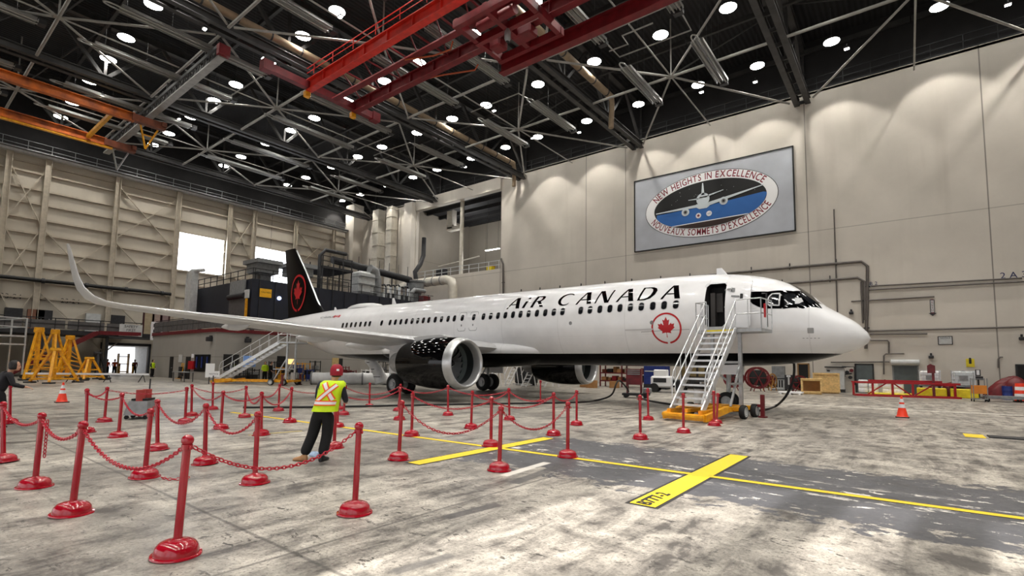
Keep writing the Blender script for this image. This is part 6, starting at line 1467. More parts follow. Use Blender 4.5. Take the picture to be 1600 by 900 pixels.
for u, s_, lb in ((928, .8, 'largest of three cartons below the far intake'), (935.5, .62, 'middle carton of three right of the far intake'), (970, .55, 'low wide carton under the red storage rack')):
    p = F(u, 605.5 if u > 930 else 604.5); b = MB(); b.box((0, 0, s_/2), (s_*1.2, s_, s_), bev=.01); o = solo(b, 'carton', mat('rack_cardboard', (170, 124, 76), .7), 'tan cardboard carton, '+lb, 'carton'); o.location = (p.x, p.y+1.2, 0)
p = F(1000, 611); t = thing('covered_cabinet', 'dark blue covered cabinet standing behind the maroon ground cart', 'cabinet', (15.2, -17.2, 0)); MB().box((0, 0, 1.3), (1.9, .9, 1.9), bev=.05).build('blue_cover', m_blue, t, local=True); MB().box((0, 0, .2), (1.9, .9, .36)).build('base', m_dark, t, local=True); MB().box((0, .46, 1.45), (1.7, .03, .08)).build('strap', m_lgrey, t, local=True)
p = F(994, 621.5); t = thing('ground_power_cart', 'maroon ground power cart with a vented top box on four wheels beneath the belly', 'cart', p, .3)
MB().box((.1, 0, 1.2), (.85, .6, .9)).build('control_box', m_mar, t, local=True)
for k in range(3): MB().box((.1, .31, 1.35+k*.11), (.7, .02, .06)).build('vent_slot', m_grey, t, local=True)
for x in (-.28, .48):
    for y in (-.25, .25): MB().box((x, y, .5), (.06, .06, .7)).build('leg', m_mar, t, local=True)
MB().box((0, 0, .2), (1.5, .75, .12)).build('deck', m_dark, t, local=True); MB().box((-.62, 0, .42), (.45, .6, .32), bev=.05).build('hose_box', m_grey, t, local=True)
for x in (-.55, .55):
    for y in (-.34, .34): MB().cyl((x, y-.04, .12), (x, y+.04, .12), .12, n=14).build('wheel', m_black, t, 40, local=True)
p = F(1014, 612.5); t = thing('tow_tractor', 'white and black tow tractor parked behind the maroon ground cart', 'tractor', (12.9, -12.6, 0), .2)
MB().box((0, 0, .75), (1.5, 1.2, .8), bev=.1).build('body', m_swh, t, local=True); MB().box((-1.2, 0, .65), (1.1, 1.2, .55), bev=.08).build('bonnet', m_black, t, local=True); MB().box((.1, .61, .85), (.9, .03, .3)).build('side_recess', m_dark, t, local=True); MB().box((.1, 0, 1.35), (.9, 1., .5), bev=.06).build('seat_console', m_swh, t, local=True)
for x in (-1.3, .5):
    for y in (-.6, .6): MB().cyl((x, y-.1, .32), (x, y+.1, .32), .32, n=20).build('wheel', m_black, t, 40, local=True)
for u, v, h_, lb in ((757, 604, 2.0, 'left of the inner main wheels'), (786, 603, 2.1, 'right of the inner main wheels'), (812, 606, 1.9, 'left of the far engine'), (841, 606, 1.75, 'touching the far engine outline')):
    p = F(u, v); t = thing('step_ladder', 'white rolling step ladder seen below the belly, '+lb, 'ladder', p+V3(0, -1.5, 0), -.4, 'white step ladders below the belly')
    for s in (-.4, .4): MB().bar((s, .7, .05), (s, -.35, h_), .07).build('rail', m_swh, t, local=True); MB().bar((s, -.7, .05), (s, -.35, h_), .06).build('strut', m_swh, t, local=True); MB().bar((s, .7, 1), (s, -.2, h_+.7), .05).build('hand_rail', m_swh, t, local=True)
    for k in range(7): f_ = (k+.6)/7; MB().box((0, .7-1.05*f_, h_*f_), (.8, .2, .04)).build('step', m_swh, t, local=True)
p = F(803, 602.5); t = thing('waste_bin', 'dark wheeled bin with pale frame below the belly between the step ladders', 'bin', p+V3(0, -1.8, 0)); MB().box((0, 0, .85), (1.9, 1., 1.3), bev=.06).build('bin_body', m_dark, t, local=True); MB().box((0, 0, 1.55), (2., 1.1, .08)).build('lid', m_dark, t, local=True); MB().box((0, .55, .1), (2.1, .08, .08)).build('frame', m_lgrey, t, local=True)
for x in (-.8, .8): MB().cyl((x, -.4, .1), (x, .4, .1), .1, n=10).build('castor', m_black, t, local=True)
p = F(1050, 611); t = thing('tool_cupboard', 'tall dark tool cupboard with brass drawers behind the boarding stairs', 'cupboard', (13.2, -20.5, 0)); MB().box((0, 0, 1.15), (2.2, .8, 2.3)).build('case', mat('brown_black_case', (44, 36, 30), .6), t, local=True)
for k in range(3): MB().box((-.7+.7*k, .42, 1.5), (.5, .03, .9)).build('drawer_front', mat('olive_brass_front', (120, 104, 66), .5), t, local=True); MB().box((-.7+.7*k, .42, .5), (.5, .03, .7)).build('drawer_front', m_dark, t, local=True)

p = F(492, 712); heap('folded_cloth', 'pale blue folded cloth on the floor behind the vest wearer', 'cloth', (p.x, p.y, 0), (.26, .2, .07), mat('pale_blue_cloth', (150, 170, 196), .8, 0, .1, 14), 4)
# ================================================================== UPSTAIRS BAY AND LEFT BACKGROUND
t = thing('guard_rail', 'white guard rail along the sill of the upstairs bay', 'rail', (47, -26.1, 14)); b = MB()
for h_ in (.55, 1.1): b.bar((39.5, -26.1, 14+h_), (55.3, -26.1, 14+h_), .07)
b.build('rail_bars', m_lgrey, t)
for k in range(10): MB().bar((39.6+k*1.73, -26.1, 14), (39.6+k*1.73, -26.1, 15.12), .07).build('rail_post', m_lgrey, t)
t = thing('round_column', 'pale round column in the middle of the upstairs bay opening', 'column', (46.85, -26.7, 14)); MB().cyl((46.85, -26.7, 14), (46.85, -26.7, 24.6), .28, n=18).build('shaft', m_duct, t, 40); MB().box((46.85, -26.7, 14.03), (.9, .6, .06)).build('base_plate', m_duct, t); MB().cyl((46.85, -26.7, 20.4), (46.85, -26.7, 20.55), .32, n=18).build('collar', m_duct, t, 40)
t = thing('strip_lamp', 'lit white strip lamp hanging inside the upstairs bay', 'lamp', (43.6, -29.5, 17.7)); MB().box((43.6, -29.5, 17.75), (2.6, .3, .12)).build('lamp_body', m_lgrey, t); MB().box((43.6, -29.5, 17.66), (2.5, .26, .06)).build('lamp_tube', mat('strip_lamp_glow', (255, 250, 240), emit=9.), t)
for x in (42.6, 44.6): MB().cyl((x, -29.5, 17.8), (x, -29.5, 24.7), .02, n=5).build('hanger', m_dark, t)
ld2 = bpy.data.lights.new('bay_glow', 'AREA'); ld2.energy = 260; ld2.size = 2.5; ld2.size_y = .3; ld2.shape = 'RECTANGLE'; lo = bpy.data.objects.new('bay_light', ld2); C.objects.link(lo); lo.parent = t; lo.location = (0, 0, -.2)
ld3 = bpy.data.lights.new('bay_point_glow', 'POINT'); ld3.energy = 700; ld3.shadow_soft_size = .4; lo = bpy.data.objects.new('bay_point_light', ld3); C.objects.link(lo); lo.location = (50, -31, 21)  # free point light inside the bay, no fixture drawn for it
t = thing('fan_coil', 'grey ventilation box with a drop duct hanging in the upstairs bay', 'duct', (51.2, -29, 21.6)); MB().box((51.2, -29, 23), (1.1, .9, 2.8)).build('drop_duct', m_duct, t); MB().box((50.4, -29, 21.6), (2.6, .9, .5)).build('outlet_box', m_duct, t)
t = thing('bay_pipe', 'pale conduit crossing the back of the upstairs bay', 'pipe', (49, -30, 17)); MB().tube([(54.8, -30, 16.6), (50, -30, 16.9), (46.5, -30, 17.2)], .1, 8).build('pipe_run', m_duct, t, 40)
MB().box((39.9, -27.3, 15), (.8, .8, 2)).build('x', m_dark) if False else None
t = thing('storage_locker', 'dark locker standing at the left inside the upstairs bay', 'locker', (53, -29, 14)); MB().box((53, -29, 14.9), (1.6, .8, 1.8)).build('locker_body', m_dark, t); MB().box((52.6, -28.58, 15), (.05, .03, .3)).build('locker_handle', m_steel, t)
t = thing('yellow_bin', 'small yellow bin on the floor of the upstairs bay', 'bin', (42.6, -28, 14)); MB().box((42.6, -28, 14.45), (.9, .8, .9), bev=.05).build('bin_body', m_yel2, t); MB().box((42.6, -28, 14.93), (.96, .86, .06)).build('lid', m_yel, t)
t = thing('supply_duct', 'pale round supply duct bending down below the upstairs bay', 'duct', (48, -25.3, 11)); P = [(57.6, -24.3, 12.0), (56.4, -24.3, 12.7), (54.5, -24.3, 13.05), (47.2, -24.3, 13.05), (46.2, -24.3, 12.7), (45.9, -24.3, 11.8), (45.9, -24.3, 9.)]
MB().tube(P, .62, 16).build('duct_run', m_duct, t, 50)
for x in (48.5, 54): MB().bar((x, -26, 13.4), (x, -24.3, 13.4), .1).build('wall_hanger', m_dark, t)
for k in range(5): MB().cyl((47.9+k*1.5, -24.3, 13.05), (48.02+k*1.5, -24.3, 13.05), .67, n=16).build('seam_band', m_grey, t, 40)
# ---- the grey block in the corner with the dock above it
m_blockw = wall_mat('grey_block_wall', (158, 154, 148), (), (2.1,), .8)
BX, BYA = 46.8, 4.
b = MB(); b.span((BX, -25.9, 0), (62.5, BYA, 4.35)); struct(b, 'wall_block', m_blockw)
b = MB(); b.span((BX-.12, -25.9, 4.3), (62.6, BYA+.12, 4.62)); struct(b, 'trim_4', m_mar)
m_fence = mat('grey_mesh_panel', (92, 90, 90), .6, .1, .1)
t = thing('guard_rail', 'grey panelled guard rail on top of the corner block', 'rail', (BX, BYA, 4.62)); b = MB()
for h_ in (.6, 1.2): b.bar((BX, BYA, 4.62+h_), (62, BYA, 4.62+h_), .06); b.bar((BX, BYA, 4.62+h_), (BX, -25, 4.62+h_), .06)
b.build('rail_bars', m_dark, t)
for k in range(12): MB().box((BX+.65+k*1.3, BYA, 5.2), (1.2, .04, 1.05)).build('infill_panel', m_fence, t)
for k in range(20): MB().box((BX, BYA-.7-k*1.45, 5.2), (.04, 1.35, 1.05)).build('infill_panel', m_fence, t)
dock = thing('tail_dock', 'black clad raised maintenance dock behind the aircraft tail', 'dock', (54, -9, 4.62))
b = MB(); b.span((47.4, -22.5, 5.6), (60.5, .9, 9.55)); b.build('cladding', m_navy, dock)
b = MB()
for x, y in ((47.8, .5), (47.8, -8), (47.8, -16), (47.8, -22), (60, .5), (60, -22), (54, .5)): b.span((x-.15, y-.15, 4.62), (x+.15, y+.15, 5.6))
b.build('support_posts', m_dark, dock)
b = MB()
for k in range(15): b.box((47.34, .2-k*1.55, 7.6), (.06, .06, 3.9))
b.build('cladding_ribs', m_dark, dock)
b = MB()
for h_ in (.5, 1.05): b.bar((47.5, .8, 9.55+h_), (60.4, .8, 9.55+h_), .06); b.bar((47.5, .8, 9.55+h_), (47.5, -9.5, 9.55+h_), .06); b.bar((47.5, -12.5, 9.55+h_), (47.5, -22.3, 9.55+h_), .06)
b.build('top_rail', m_dark, dock)
for k in range(9): MB().bar((47.5+k*1.6, .8, 9.55), (47.5+k*1.6, .8, 10.65), .06).build('rail_post', m_dark, dock)
for k in range(14): MB().bar((47.5, .6-k*1.7, 9.55), (47.5, .6-k*1.7, 10.65), .06).build('rail_post', m_dark, dock)
b = MB(); b.span((47.2, .2, 7.9), (47.4, -.9, 8.7)); b.build('warning_board', mat('amber_sign', (236, 176, 26), .5), dock); letters(dock, 'CAUTION', (47.18, -.35, 8.35), .2, m_sbk, 'warning_letters', (0, -1, 0))
# pale roller screen and the post beside it, on the side facing the camera
b = MB(); b.cyl((48.2, 1.15, 8.), (51.6, 1.15, 8.), .26, n=14); b.build('screen_roller', m_dark, dock, 40); b = MB(); b.box((50, 1.05, 8.9), (3.2, .12, 1.3)); b.build('grey_screen', m_grey, dock); b = MB(); b.box((50, 1.0, 6.8), (3.4, .14, 2.1)); b.build('shutter_slats', m_fence, dock)
b = MB(); b.box((47.9, 1.1, 6.7), (.3, .12, 1.9)); b.build('yellow_strip', m_yel, dock); b = MB(); b.box((47.9, 1.1, 8.1), (.8, .12, .8)); b.build('white_notice', m_lgrey, dock)
b = MB(); b.ball((47.25, -1.7, 7.95), .2, 12); b.build('signal_lamp', mat('pale_blue_signal', (190, 206, 255), emit=2.), dock, 60)
for x, y, lb in ((50.5, -1.5, 'left'), (49.3, -4.6, 'right')):
    t = thing('air_handler', 'grey hopper shaped air handler on the dock roof, %s one' % lb, 'air handler', (x, y, 9.55), 0, 'air handlers on the dock')
    b = MB(); b.box((x, y, 11.1), (2.3, 2.2, .9)); b.build('upper_case', m_grey, t); b = MB(); b.box((x, y, 10.13), (1.2, 1.2, 1.1)); b.build('neck', m_grey, t); MB().box((x, y, 11.75), (3.2, 2.6, .4)).build('hood', m_grey, t); MB().box((x-.6, y+.62, 10.2), (.4, .06, .5)).build('access_panel', m_fence, t)
t = thing('roof_platform', 'dark railed platform on the dock beside the tail fin', 'platform', (50, -8, 9.55)); b = MB(); b.span((48, -6.6, 11.9), (53, -10.4, 12.15)); b.build('deck', m_dark, t)
b = MB()
for y in (-6.7, -8, -9.2, -10.3): b.bar((48.1, y, 9.55), (48.1, y, 13.3), .1); b.bar((52.9, y, 9.55), (52.9, y, 13.3), .1)
for z in (10.3, 11., 12.7, 13.25): b.bar((48.1, -6.6, z), (48.1, -10.4, z), .07)
b.build('rail_frame', m_dark, t)
MB().tube([(48.2, -6.4, 9.6), (48.2, -6.4, 13.2), (48.2, -7., 13.9), (48.2, -9.6, 13.9)], .2, 10).build('bent_pipe', m_dark, t, 50)
t = thing('storage_tank', 'pale upright ribbed tank on the dock right of the tail fin', 'tank', (49.2, -13, 9.55)); MB().box((49.4, -12.8, 11.02), (2., 2.4, 2.86), bev=.25).build('tank_shell', m_lgrey, t); MB().tube([(48.8, -14.3, 9.6), (48.8, -14.3, 11.6), (48.8, -14., 12.7), (48.8, -13.2, 12.9)], .55, 12).build('side_duct', m_grey, t, 50)
for z in (10., 10.9, 11.8): MB().box((49.2, -12.8, z), (2.06, 2.46, .06)).build('rib', m_grey, t)
t = thing('roof_duct', 'long dark round duct running along the dock top toward the corner pilaster', 'duct', (50, -15, 13)); MB().tube([(50, -9., 13.4), (50, -14, 13.1), (50, -20.5, 12.7)], .42, 14).build('duct_run', m_dark, t, 50)
for k in range(5): MB().bar((50, -10-k*2.5, 9.55), (50, -10-k*2.5, 12.9), .12).build('prop', m_dark, t)
for k in range(7): MB().bar((50, -11-k*1.5, 13), (50, -11-k*1.5, 14.4), .05).build('mast', m_dark, t)
random.seed(5)
for k in range(7):
    y = -15.3-k*.7; t = thing('pipe_stack', 'small bright pipe stack among the dock machinery, number %s from the ribbed tank' % ('one', 'two', 'three', 'four', 'five', 'six', 'seven')[k], 'pipes', (48.3, y, 9.55), 0, 'pipe stacks on the dock')
    h_ = random.uniform(.9, 1.7); MB().cyl((48.3, y, 9.57), (48.3, y, 9.55+h_), .16, n=10).build('stack', m_alu if k % 2 else m_grey, t, 40); MB().box((48.5, y+.2, 9.93), (.5, .4, .7)).build('pump_box', m_dark if k % 3 else m_lgrey, t); MB().tube([(48.3, y, 9.55+h_), (48.3, y+.2, 9.8+h_), (48.3, y+.6, 9.7+h_)], .1, 8).build('outlet_bend', m_dark, t, 40)
t = thing('cyclone_separator', 'grey cone shaped dust separator at the right end of the dock', 'separator', (49.5, -21.2, 9.55)); MB().lathe([(.5, 9.6), (.7, 10.2), (.75, 11), (1.1, 11.3), (1.15, 12.4), (1.3, 12.45), (1.3, 12.65), (0, 12.65)], 22, Matrix.Translation((49.9, -21.3, 0))).build('cone', m_grey, t, 40)
MB().tube([(49.5, -21, 12.9), (49.6, -20.9, 13.8), (49.9, -22, 15.), (50.4, -23, 16.5), (50.6, -23.2, 19)], .3, 12).build('riser_pipe', m_dark, t, 50); MB().box((48.6, -21.8, 10.1), (.9, 1.2, 1.)).build('red_motor', m_mar, t); MB().tube([(48.3, -19.2, 9.6), (48.3, -19.2, 10.6), (48.3, -19.8, 11.2), (48.3, -21.5, 11.2)], .28, 12).build('curved_pipe', m_grey, t, 50)
t = thing('white_duct_column', 'pale square duct column rising at the left end of the dock', 'duct', (59.5, 1.4, 4.62)); MB().box((59.6, 1.6, 8.), (.9, .7, 6.8)).build('duct_casing', m_lgrey, t); MB().tube([(61, 1.6, 4.7), (61, 1.6, 10.6), (60.8, 1.6, 11.3), (60., 1.6, 11.5), (58, 1.2, 11.4)], .2, 10).build('bent_tube', m_lgrey, t, 50)
# ---- openings and fittings of the grey block
def onA(u, v): return pt(u, v, y=BYA)
def onB(u, v): return pt(u, v, x=BX)
def plateA(name, lb, u0, v0, u1, v1, M, cat, th=.05, bottom=None):
    a, e = onA(u0, v0), onA(u1, v1); z0 = min(a.z, e.z) if bottom is None else bottom; z1 = max(a.z, e.z); b = MB(); b.box(((a.x+e.x)/2, BYA+th/2+.01, (z0+z1)/2), (abs(a.x-e.x), th, z1-z0)); return solo(b, name, M, lb, cat)
def plateB(name, lb, u0, v0, u1, v1, M, cat, th=.05, bottom=None):
    a, e = onB(u0, v0), onB(u1, v1); z0 = min(a.z, e.z) if bottom is None else bottom; z1 = max(a.z, e.z); b = MB(); b.box((BX-th/2, (a.y+e.y)/2, (z0+z1)/2), (th, abs(a.y-e.y), z1-z0)); return solo(b, name, M, lb, cat)
for n_, (u0, u1, v0) in enumerate(((266.5, 271.5, 557), (291.5, 298.5, 557))):
    a, e = onA(u0, v0), onA(u1, v0); b = MB(); b.span((e.x, BYA-.02, 0), (a.x, BYA+.05, 2.1)); d = struct(b, 'door_%d' % (5+n_), m_ins); MB().box((e.x+.15, BYA+.08, 1.), (.14, .06, .05)).build('door_handle', m_steel, d)
a, e = onA(305, 557), onA(328, 578); b = MB(); b.span((e.x, BYA-.02, .75), (a.x, BYA+.05, 2.3)); w_ = struct(b, 'window_3', m_glass)
for k in range(3): MB().box((a.x-(a.x-e.x)*(k+.5)/3, BYA+.07, 1.6), (.25, .03, 1.)).build('blue_blind', m_blue, w_)
plateA('extinguisher_cabinet', 'red cabinet hung on the grey block between its door and window', 297.5, 564, 304, 577, m_redp, 'cabinet', .18)
plateA('wall_poster', 'white sheet hung on the grey block above the first dark door', 280.5, 554, 285, 566, m_lgrey, 'poster'); plateA('wall_poster', 'small white sheet above the red cabinet', 300.5, 553, 303.5, 559, m_swh, 'poster')
for u, v, A in ((331, 530, 1), (386, 532, 0)):
    p = onA(u, v)+V3(0, .2, 0) if A else onB(u, v)+V3(-.2, 0, 0); t = thing('wall_lamp', 'black wall lamp on the %s face of the grey block' % ('left' if A else 'right'), 'lamp', p); MB().box(p, (.5, .45, .4), bev=.05).build('lamp_head', m_dark, t); MB().box((p.x, p.y-.1, p.z+.25) if A else (p.x+.1, p.y, p.z+.25), (.2, .2, .15)).build('wall_bracket', m_dark, t)
a, e = onB(349, 557.5), onB(372, 577); b = MB(); b.span((BX-.05, e.y, .9), (BX, a.y, 2.35)); struct(b, 'window_4', m_glass)
a, e = onB(433, 559), onB(445, 577); b = MB(); b.span((BX-.05, e.y, 0), (BX, a.y, 2.3)); d = struct(b, 'door_7', m_ins); MB().box((BX-.08, e.y+.15, 1.), (.06, .14, .05)).build('door_handle', m_steel, d)
plateB('lit_window', 'warm lit window panel in the block behind the rear stairs', 450, 560, 461, 569, mat('warm_lit_panel', (255, 208, 132), emit=1.2), 'window', .06)
plateB('tan_door_panel', 'tan door panel in the block under the tail', 519, 559, 528, 590, mat('tan_panel_paint', (206, 178, 120), .6), 'door', .06, 0)
plateB('dark_doorway', 'dark doorway in the block right of the tan panel', 529, 560, 534, 590, m_ins, 'door', .06, 0)
# ---- clutter in front of the grey block, seen under the tail
t = thing('work_table', 'grey folding table in front of the grey block window', 'table', F(298, 596)+V3(0, .6, 0)); MB().box((0, 0, .78), (2.6, .8, .05)).build('table_top', m_grey, t, local=True)
for x in (-1.2, 1.2):
    for y in (-.3, .3): MB().box((x, y, .38), (.05, .05, .76)).build('leg', m_dark, t, local=True)
for u0, v0, u1, v1, lb in ((320.5, 570, 333, 592, 'tall white paper board leaning by the foot of the rear stairs'), (325, 580, 341, 589, 'white sheet with small dark print in front of the tall paper board')):
    p = F((u0+u1)/2, 602 if v0 > 575 else 600); s_ = proj(p)[2]/FPX; t = thing('paper_board', lb, 'board', p, az+.3); MB().box((0, 0, (602-(v0+v1)/2)*s_), ((u1-u0)*s_, .04, (v1-v0)*s_)).build('board_face', m_swh, t, local=True); MB().box((0, -.1, (602-v1)*s_*.5), (.06, .06, max(.1, (602-v1)*s_+.2))).build('stand', m_dark, t, local=True)
    if v0 > 575: letters_o = text_mesh('NOTICE', .16); MB().add(letters_o[0], letters_o[1], plate_mat((0, -.03, (602-(v0+v1)/2)*s_), (1, 0, 0), (0, 0, 1))).build('print_lines', m_dark, t, local=True)
p = F(281, 592); t = thing('hand_truck', 'yellow framed hand truck by the grey block wall', 'truck', p); 
for x in (-.2, .2): MB().bar((x, 0, .1), (x, -.2, 1.5), .06).build('side_rail', m_yel, t, local=True); MB().cyl((x-.04, 0, .12), (x+.04, 0, .12), .12, n=12).build('wheel', m_black, t, local=True)
MB().box((0, .15, .05), (.5, .35, .04)).build('toe_plate', m_yel, t, local=True); MB().box((0, -.05, .7), (.42, .3, .9)).build('strapped_load', m_dark, t, local=True)
random.seed(21)
CL = [(372, 'dark coat rack with hanging jackets', m_black, 1.7), (384, 'black trolley with boxes', m_dark, 1.2), (396, 'dark covered crate', m_black, 1.1), (430, 'dark shelf of tools', m_dark, 1.8), (440, 'yellow framed trolley', m_yel, 1.3), (458, 'silver equipment case', m_lgrey, 1.0), (466, 'blue parts bin stand', m_blue, 1.5),
      (474, 'yellow hose trolley', m_yel, 1.7), (482, 'blue workbench', m_blue, 1.1), (492, 'dark shelf unit', m_black, 1.9), (538, 'maroon parts rack', m_mar, 1.4), (548, 'maroon trolley', m_mar, 1.0), (572, 'white storage box', m_swh, 1.1), (585, 'white equipment case', m_swh, 1.2), (600, 'dark machine cabinet', m_dark, 2.), (612, 'black tool cabinet', m_black, 1.7), (624, 'maroon cabinet', m_mar, 1.9)]
for u, lb, M_, h_ in CL:
    d = ray(u, 580); p = CP+d*((BX-(2. if CL.index((u, lb, M_, h_)) % 2 else 3.7)-CP.x)/d.x); p.z = 0
    if p.y < -22: p.y = -22
    t = thing('work_trolley' if 'trolley' in lb else 'equipment_rack', lb+' in front of the grey block, below the tail', 'equipment', p, random.uniform(-.2, .2))
    w_ = random.uniform(.8, 1.1)
    for x in (-w_/2, w_/2):
        for y in (-.3, .3): MB().box((x, y, h_/2), (.06, .06, h_)).build('upright', M_, t, local=True)
    for k in range(3): z = .2+(h_-.3)*k/2; MB().box((0, 0, z), (w_, .7, .06)).build('shelf', M_, t, local=True)
    for k in range(2): hh = random.uniform(.2, .4); MB().box((random.uniform(-.2, .2), 0, .23+(h_-.3)*k/2+hh/2), (w_*.6, .5, hh), bev=.03).build('load', (m_dark, m_grey, M_)[(k+int(u)) % 3], t, local=True)
# long white hose on the floor and the one rising to the tail
m_fab = mat('white_fabric_hose', (232, 232, 232), .6, 0, .05, 3)
A_, B_ = pt(487, 591, z=.5), pt(609, 592, z=.5)
t = thing('air_hose', 'long thick white air hose lying on the floor behind the vest wearer', 'hose', (A_+B_)/2-V3(0, 0, .5)); MB().tube([A_.lerp(B_, k/14) for k in range(15)], [.45+.03*(k % 2) for k in range(15)], 16).build('fabric_tube', m_fab, t, 50)
for k in (0, 4, 9, 14): q = A_.lerp(B_, k/14); dd = (B_-A_).normalized()*.06; MB().cyl(q-dd, q+dd, .5, n=16).build('band_ring', m_grey, t, 40)
q0 = pt(596, 604.5, z=0)+V3(0, 0, .5)
T_ = [q0+V3(0, 0, -.1), q0+V3(.1, .1, .25), q0+V3(.5, .1, .8), q0+V3(1.1, .15, 1.3), q0+V3(1.5, .2, 1.5)]
t = thing('air_hose', 'white air hose curving from the floor up to the aircraft tail', 'hose', (q0.x, q0.y, 0)); MB().tube(smooth_path(T_, 5), [.5-.2*k/20 for k in range(21)], 14).build('fabric_tube', m_fab, t, 50); MB().tube(smooth_path([p+V3(.6, -.35, 0) for p in T_[1:]], 4), .2, 12).build('grey_liner', m_grey, t, 50)
for k in (1, 2, 3): MB().tube([T_[k]+V3((.5-.05*k)*math.cos(a), (.5-.05*k)*math.sin(a), 0) for a in [2*PI*i/16 for i in range(16)]], .03, 6, True).build('band_ring', m_dark, t, 60)
# ---- mezzanine along the clad wall
MX = 64.2
mz = thing('mezzanine', 'dark railed mezzanine walkway along the clad wall', 'mezzanine', (67, 18, 0))
b = MB(); b.span((MX, 1.5, 4.1), (70.4, 33, 4.55)); b.build('deck', m_dark, mz)
b = MB()
for z in (5.1, 5.65): b.bar((MX, 4.6, z), (MX, 33, z), .08)
b.build('rail_bars', m_dark, mz)
for k in range(17): MB().bar((MX, 4.7+k*1.75, 4.55), (MX, 4.7+k*1.75, 5.68), .07).build('rail_post', m_dark, mz)
for k in range(9): MB().box((MX+.02, 6.2+k*3.1, 5.05), (.03, 2.9, .8)).build('infill_mesh', m_fence, mz)
for k in range(6): MB().bar((MX+.2, 7.5+k*5, 0), (MX+.2, 7.5+k*5, 4.1), .22).build('post', m_dark, mz)
t = thing('mezzanine_stairs', 'maroon stringer stairs climbing to the mezzanine left of the far doorway', 'stairs', (63.4, 10, 0))
for dx in (0, .95): MB().bar((62.9+dx, 12.2, 2.1) if False else (62.9+dx, 12.6, 1.7), (62.9+dx, 8.6, 4.4), .1, .38).build('stringer', m_mar, t); MB().bar((62.9+dx, 8.6, 4.4), (62.9+dx, 5., 4.45), .1, .36).build('landing_beam', m_mar, t); MB().bar((62.9+dx, 14.9, .15), (62.9+dx, 12.6, 1.75), .1, .38).build('stringer', m_mar, t)
for k in range(16): f_ = (k+.5)/16; MB().box((63.4, 14.9-6.3*f_, .2+4.1*f_), (.9, .26, .05)).build('step', m_dark, t)
t = thing('banner', 'white banner with dark print hanging from the mezzanine rail', 'banner', (63.95, 4.9, 4.1)); a, e = pt(187, 506, x=63.9), pt(221.5, 526.5, x=63.9)
MB().box((63.9, (a.y+e.y)/2, (a.z+e.z)/2), (.04, abs(a.y-e.y), abs(a.z-e.z))).build('banner_cloth', m_lgrey, t)
for k, tx in enumerate(('SAFETY', 'FIRST', 'SECURITE')): letters(t, tx, (63.86, (a.y+e.y)/2, (a.z+e.z)/2+.4-k*.4), .36, m_dark, 'banner_letters', (0, -1, 0))
for k, (u0, u1, col) in enumerate(((225, 237, (176, 160, 132)), (240, 250, (170, 150, 140)), (252, 262, (150, 128, 128)))):
    a, e = pt(u0, 487, x=66), pt(u1, 524, x=66); t = thing('door_panel', 'tall pale door panel on the mezzanine, %s of three' % ('left', 'middle', 'right')[k], 'door', (66, (a.y+e.y)/2, 4.55), 0, 'door panels on the mezzanine')
    MB().box((66, (a.y+e.y)/2, 6.0), (.1, abs(a.y-e.y), 2.8)).build('panel', mat('mezz_panel_%d' % k, col, .6), t)
    for y in (a.y, e.y): MB().box((65.95, y, 6.0), (.14, .16, 2.9)).build('jamb', mat('dark_maroon_jamb', (60, 18, 24), .5), t)
    MB().box((65.92, (a.y+e.y)/2-.25, 5.6), (.05, .06, .3)).build('handle', m_steel, t)
a = pt(245, 519, x=63.8); t = thing('fire_point', 'white panel with dark squares on the mezzanine edge', 'panel', (63.8, a.y, 3.9)); MB().box((63.85, a.y, 4.9), (.1, 1.1, 2.)).build('mounting_panel', m_swh, t)
for z in (5.5, 4.9, 4.3): MB().box((63.78, a.y, z), (.05, .7, .34)).build('dark_square', m_dark, t)
for k in range(5): 
    a = pt((20, 55, 68, 145, 183)[k], (497, 496, 495, 494, 499)[k], x=70.7); t = thing('wall_cabinet', 'wall cabinet on the clad wall above the mezzanine, %s from the left' % ('first', 'second', 'third', 'fourth', 'fifth')[k], 'cabinet', (70.7, a.y, 4.55), 0, 'cabinets on the mezzanine'); MB().box((70.6, a.y, 5.7), (.5, 1.3, 2.2)).build('cabinet_body', (m_dark, mat('brown_cabinet', (128, 84, 64), .6), m_dark, m_lgrey, m_dark)[k], t); MB().box((70.33, a.y-.4, 5.7), (.04, .05, .4)).build('handle', m_steel, t)
a, e = pt(0, 431.5, x=70.2), pt(287, 461.5, x=70.2)
t = thing('wall_pipe', 'thick black pipe running level across the clad wall', 'pipe', (70.2, 5, 9.8)); MB().cyl((70.2, 32, 9.85), (70.2, .2, 9.85), .2, n=14).build('pipe_run', m_black, t, 40)
for k in range(9): MB().cyl((70.2, 1+k*3.6, 9.85), (70.2, 1.25+k*3.6, 9.85), .27, n=14).build('coupling', m_dark, t, 40)
for u, v in ((17, 463), (110, 471)):
    a = pt(u, v, x=70.9); t = thing('wall_lettering', 'small black stencilled numbers on the clad wall, %s' % ('at the left edge' if u < 50 else 'below the winglet'), 'sign', (70.97, a.y, a.z)); letters(t, '23-24', (70.95, a.y, a.z), .7, m_dark, 'stencil_letters', (0, -1, 0))
